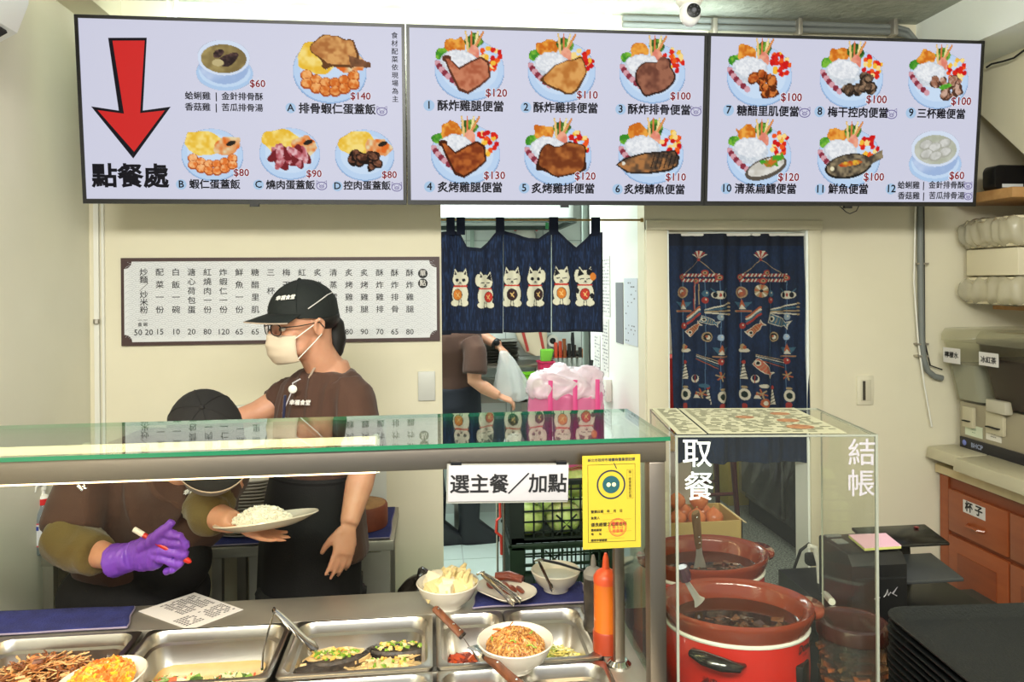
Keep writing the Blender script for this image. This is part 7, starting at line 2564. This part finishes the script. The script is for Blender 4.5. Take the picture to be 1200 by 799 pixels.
# plate of rice held out
pc_ = A2(313, 617, 1.93)
pt = thing('rice_plate', 'white oval plate of rice held by the bending person', 'plate', tuple(pc_), ry=R(-6), rx=R(-9))
rings = [oval(.075, .06, 0), oval(.10, .08, .008), oval(.130, .098, .020), oval(.129, .097, .023), oval(.098, .078, .012), oval(.07, .055, .006)]
G().loft(rings).build('plate', CERAM, pt, sm=60)
g = G()
g.T = Matrix.Translation(pc_)
mound(g, -.012, .0, .066, .048, .012, .030)
bits(g, 620, heap(-.012, 0, .068, .050, .016, .034), .0085, 1, (2.0, .8, .8))
tag(g.build('rice_heap', mat('cooked_rice', (240, 234, 218), .5, sss=.1), sm=0, fix=False), 'heap of white rice on the held oval plate', 'rice', kind='stuff')

# --- kitchen worker
w3 = thing('person', 'kitchen worker in brown shirt and black apron seen through the doorway', 'person', (.12, 4.78, 0))
g = G()
h3 = A2(534, 352, 4.72)
MF, MM = frame(h3, (.85, .3, -.4), (0.1, 0, 1))
head(g, MF, MM, A2(534, 384, 4.75))
s3a, s3b, s3c = A2(556, 410, 4.62), A2(556, 447, 4.58), A2(584, 464, 4.55)
g.tube([s3a, s3b, s3b.lerp(s3c, .4), s3c], [.055, .045, .043, .030], 12)
hand(g, s3c, Vector((.9, .1, -.35)), (-.2, .3, -1), 1, (.6, .6, .6, .6), .4, 1.0, .009)
s4a, s4b, s4c = A2(545, 398, 4.90), A2(566, 394, 4.88), A2(585, 405, 4.80)
g.tube([s4a, s4b, s4c], [.05, .042, .030], 12)
hand(g, s4c, Vector((.6, -.1, -.7)), (-.5, .3, -.6), -1, (.6, .6, .6, .6), .4, 1.0, .009)
spine(g, [(A2(534, 396, 4.76), .13, .06), (A2(532, 470, 4.78), .12, .07)], (.4, -.75, 0))
g.blob('body', SKIN, w3, .008, 2)
g = G()
spine(g, [(A2(536, 384, 4.76), .09, .07), (A2(536, 392, 4.76), .17, .10), (A2(534, 410, 4.76), .185, .115), (A2(531, 440, 4.78), .17, .12), (A2(530, 466, 4.78), .165, .12)], (.4, -.75, 0))
g.tube([A2(552, 400, 4.66), s3a, s3a.lerp(s3b, .75)], [.07, .072, .078], 14)
g.tube([A2(545, 396, 4.85), s4a.lerp(s4b, .4)], [.07, .062], 14)
g.blob('shirt', BROWNS, w3, .010, 3, disp=folds(.012, 14, 31))
g = G()
spine(g, [(A2(532, 452, 4.78), .18, .13), (A2(532, 480, 4.78), .185, .135), (A2(533, 540, 4.78), .19, .13)], (.4, -.75, 0))
g.blob('apron', mat('navy_black_apron', (22, 26, 38), .8), w3, .012, 2, disp=folds(.010, 14, 33))
g = G()
for sx in (-1, 1):
    x = .10 + sx * .11
    g.tube([Vector((x, 4.80, .85)), Vector((x + .01, 4.80, .45)), Vector((x + .02, 4.80, .30))], [.09, .07, .075], 14)
g.blob('trousers', mat('grey_trousers', (64, 68, 78), .85), w3, .012, 2)
for sx in (-1, 1):
    x = .12 + sx * .11
    G().loft([rr(.11, .14, .04, .002, cx=x, cy=4.80), rr(.27, .11, .05, .0, cx=x + .06, cy=4.80), rr(.27, .11, .05, .04, cx=x + .06, cy=4.80), rr(.20, .11, .05, .09, cx=x + .03, cy=4.80), rr(.13, .13, .05, .14, cx=x, cy=4.80), rr(.15, .15, .06, .32, cx=x, cy=4.80)]).build('rubber_boot', SHOE, w3, w=True, sm=60)
G().ell(MF(-.02, 0, .035), (.105, .085, .10), 14, rot=MM).build('hair', HAIR, w3, w=True)
q4 = s4b.lerp(s4c, .82)
G().tube([q4 - (s4c - s4b).normalized() * .012, q4 + (s4c - s4b).normalized() * .012], .037, 14).build('watch_strap', BLACKM, w3, w=True)
G().ell(q4 + Vector((.0, -.036, .012)), (.022, .008, .022), 12).build('watch_face', BLACKP, w3, w=True)
cbg = thing('clear_bag', 'clear plastic bag held by the kitchen worker', 'bag', tuple(A2(590, 412, 4.60)))
g = G()
cz = A2(590, 412, 4.66)
g.loft([[cz + Vector((.02 * k + w_ * math.cos(q), w_ * .7 * math.sin(q) - .0, -h_)) for q in np.linspace(0, 2 * PI, 14, False)] for k, (w_, h_) in enumerate(((.02, 0), (.05, .06), (.09, .16), (.12, .25), (.11, .30)))], True, True)
g.blob('bag', FILM, cbg, .010, 1, disp=folds(.018, 24, 17))

# ------------------------------------------------------------------ lettering becomes real meshes
bpy.context.view_layer.update()
dg = bpy.context.evaluated_depsgraph_get()
fonts = [o for o in C.objects if o.type == 'FONT']
made = [(o, bpy.data.meshes.new_from_object(o.evaluated_get(dg))) for o in fonts]
for o, me in made:
    nm, par, mw = o.name, o.parent, o.matrix_local.copy()
    bpy.data.objects.remove(o)
    n = bpy.data.objects.new(nm, me)
    n.name = nm
    C.objects.link(n)
    n.parent = par
    n.matrix_local = mw
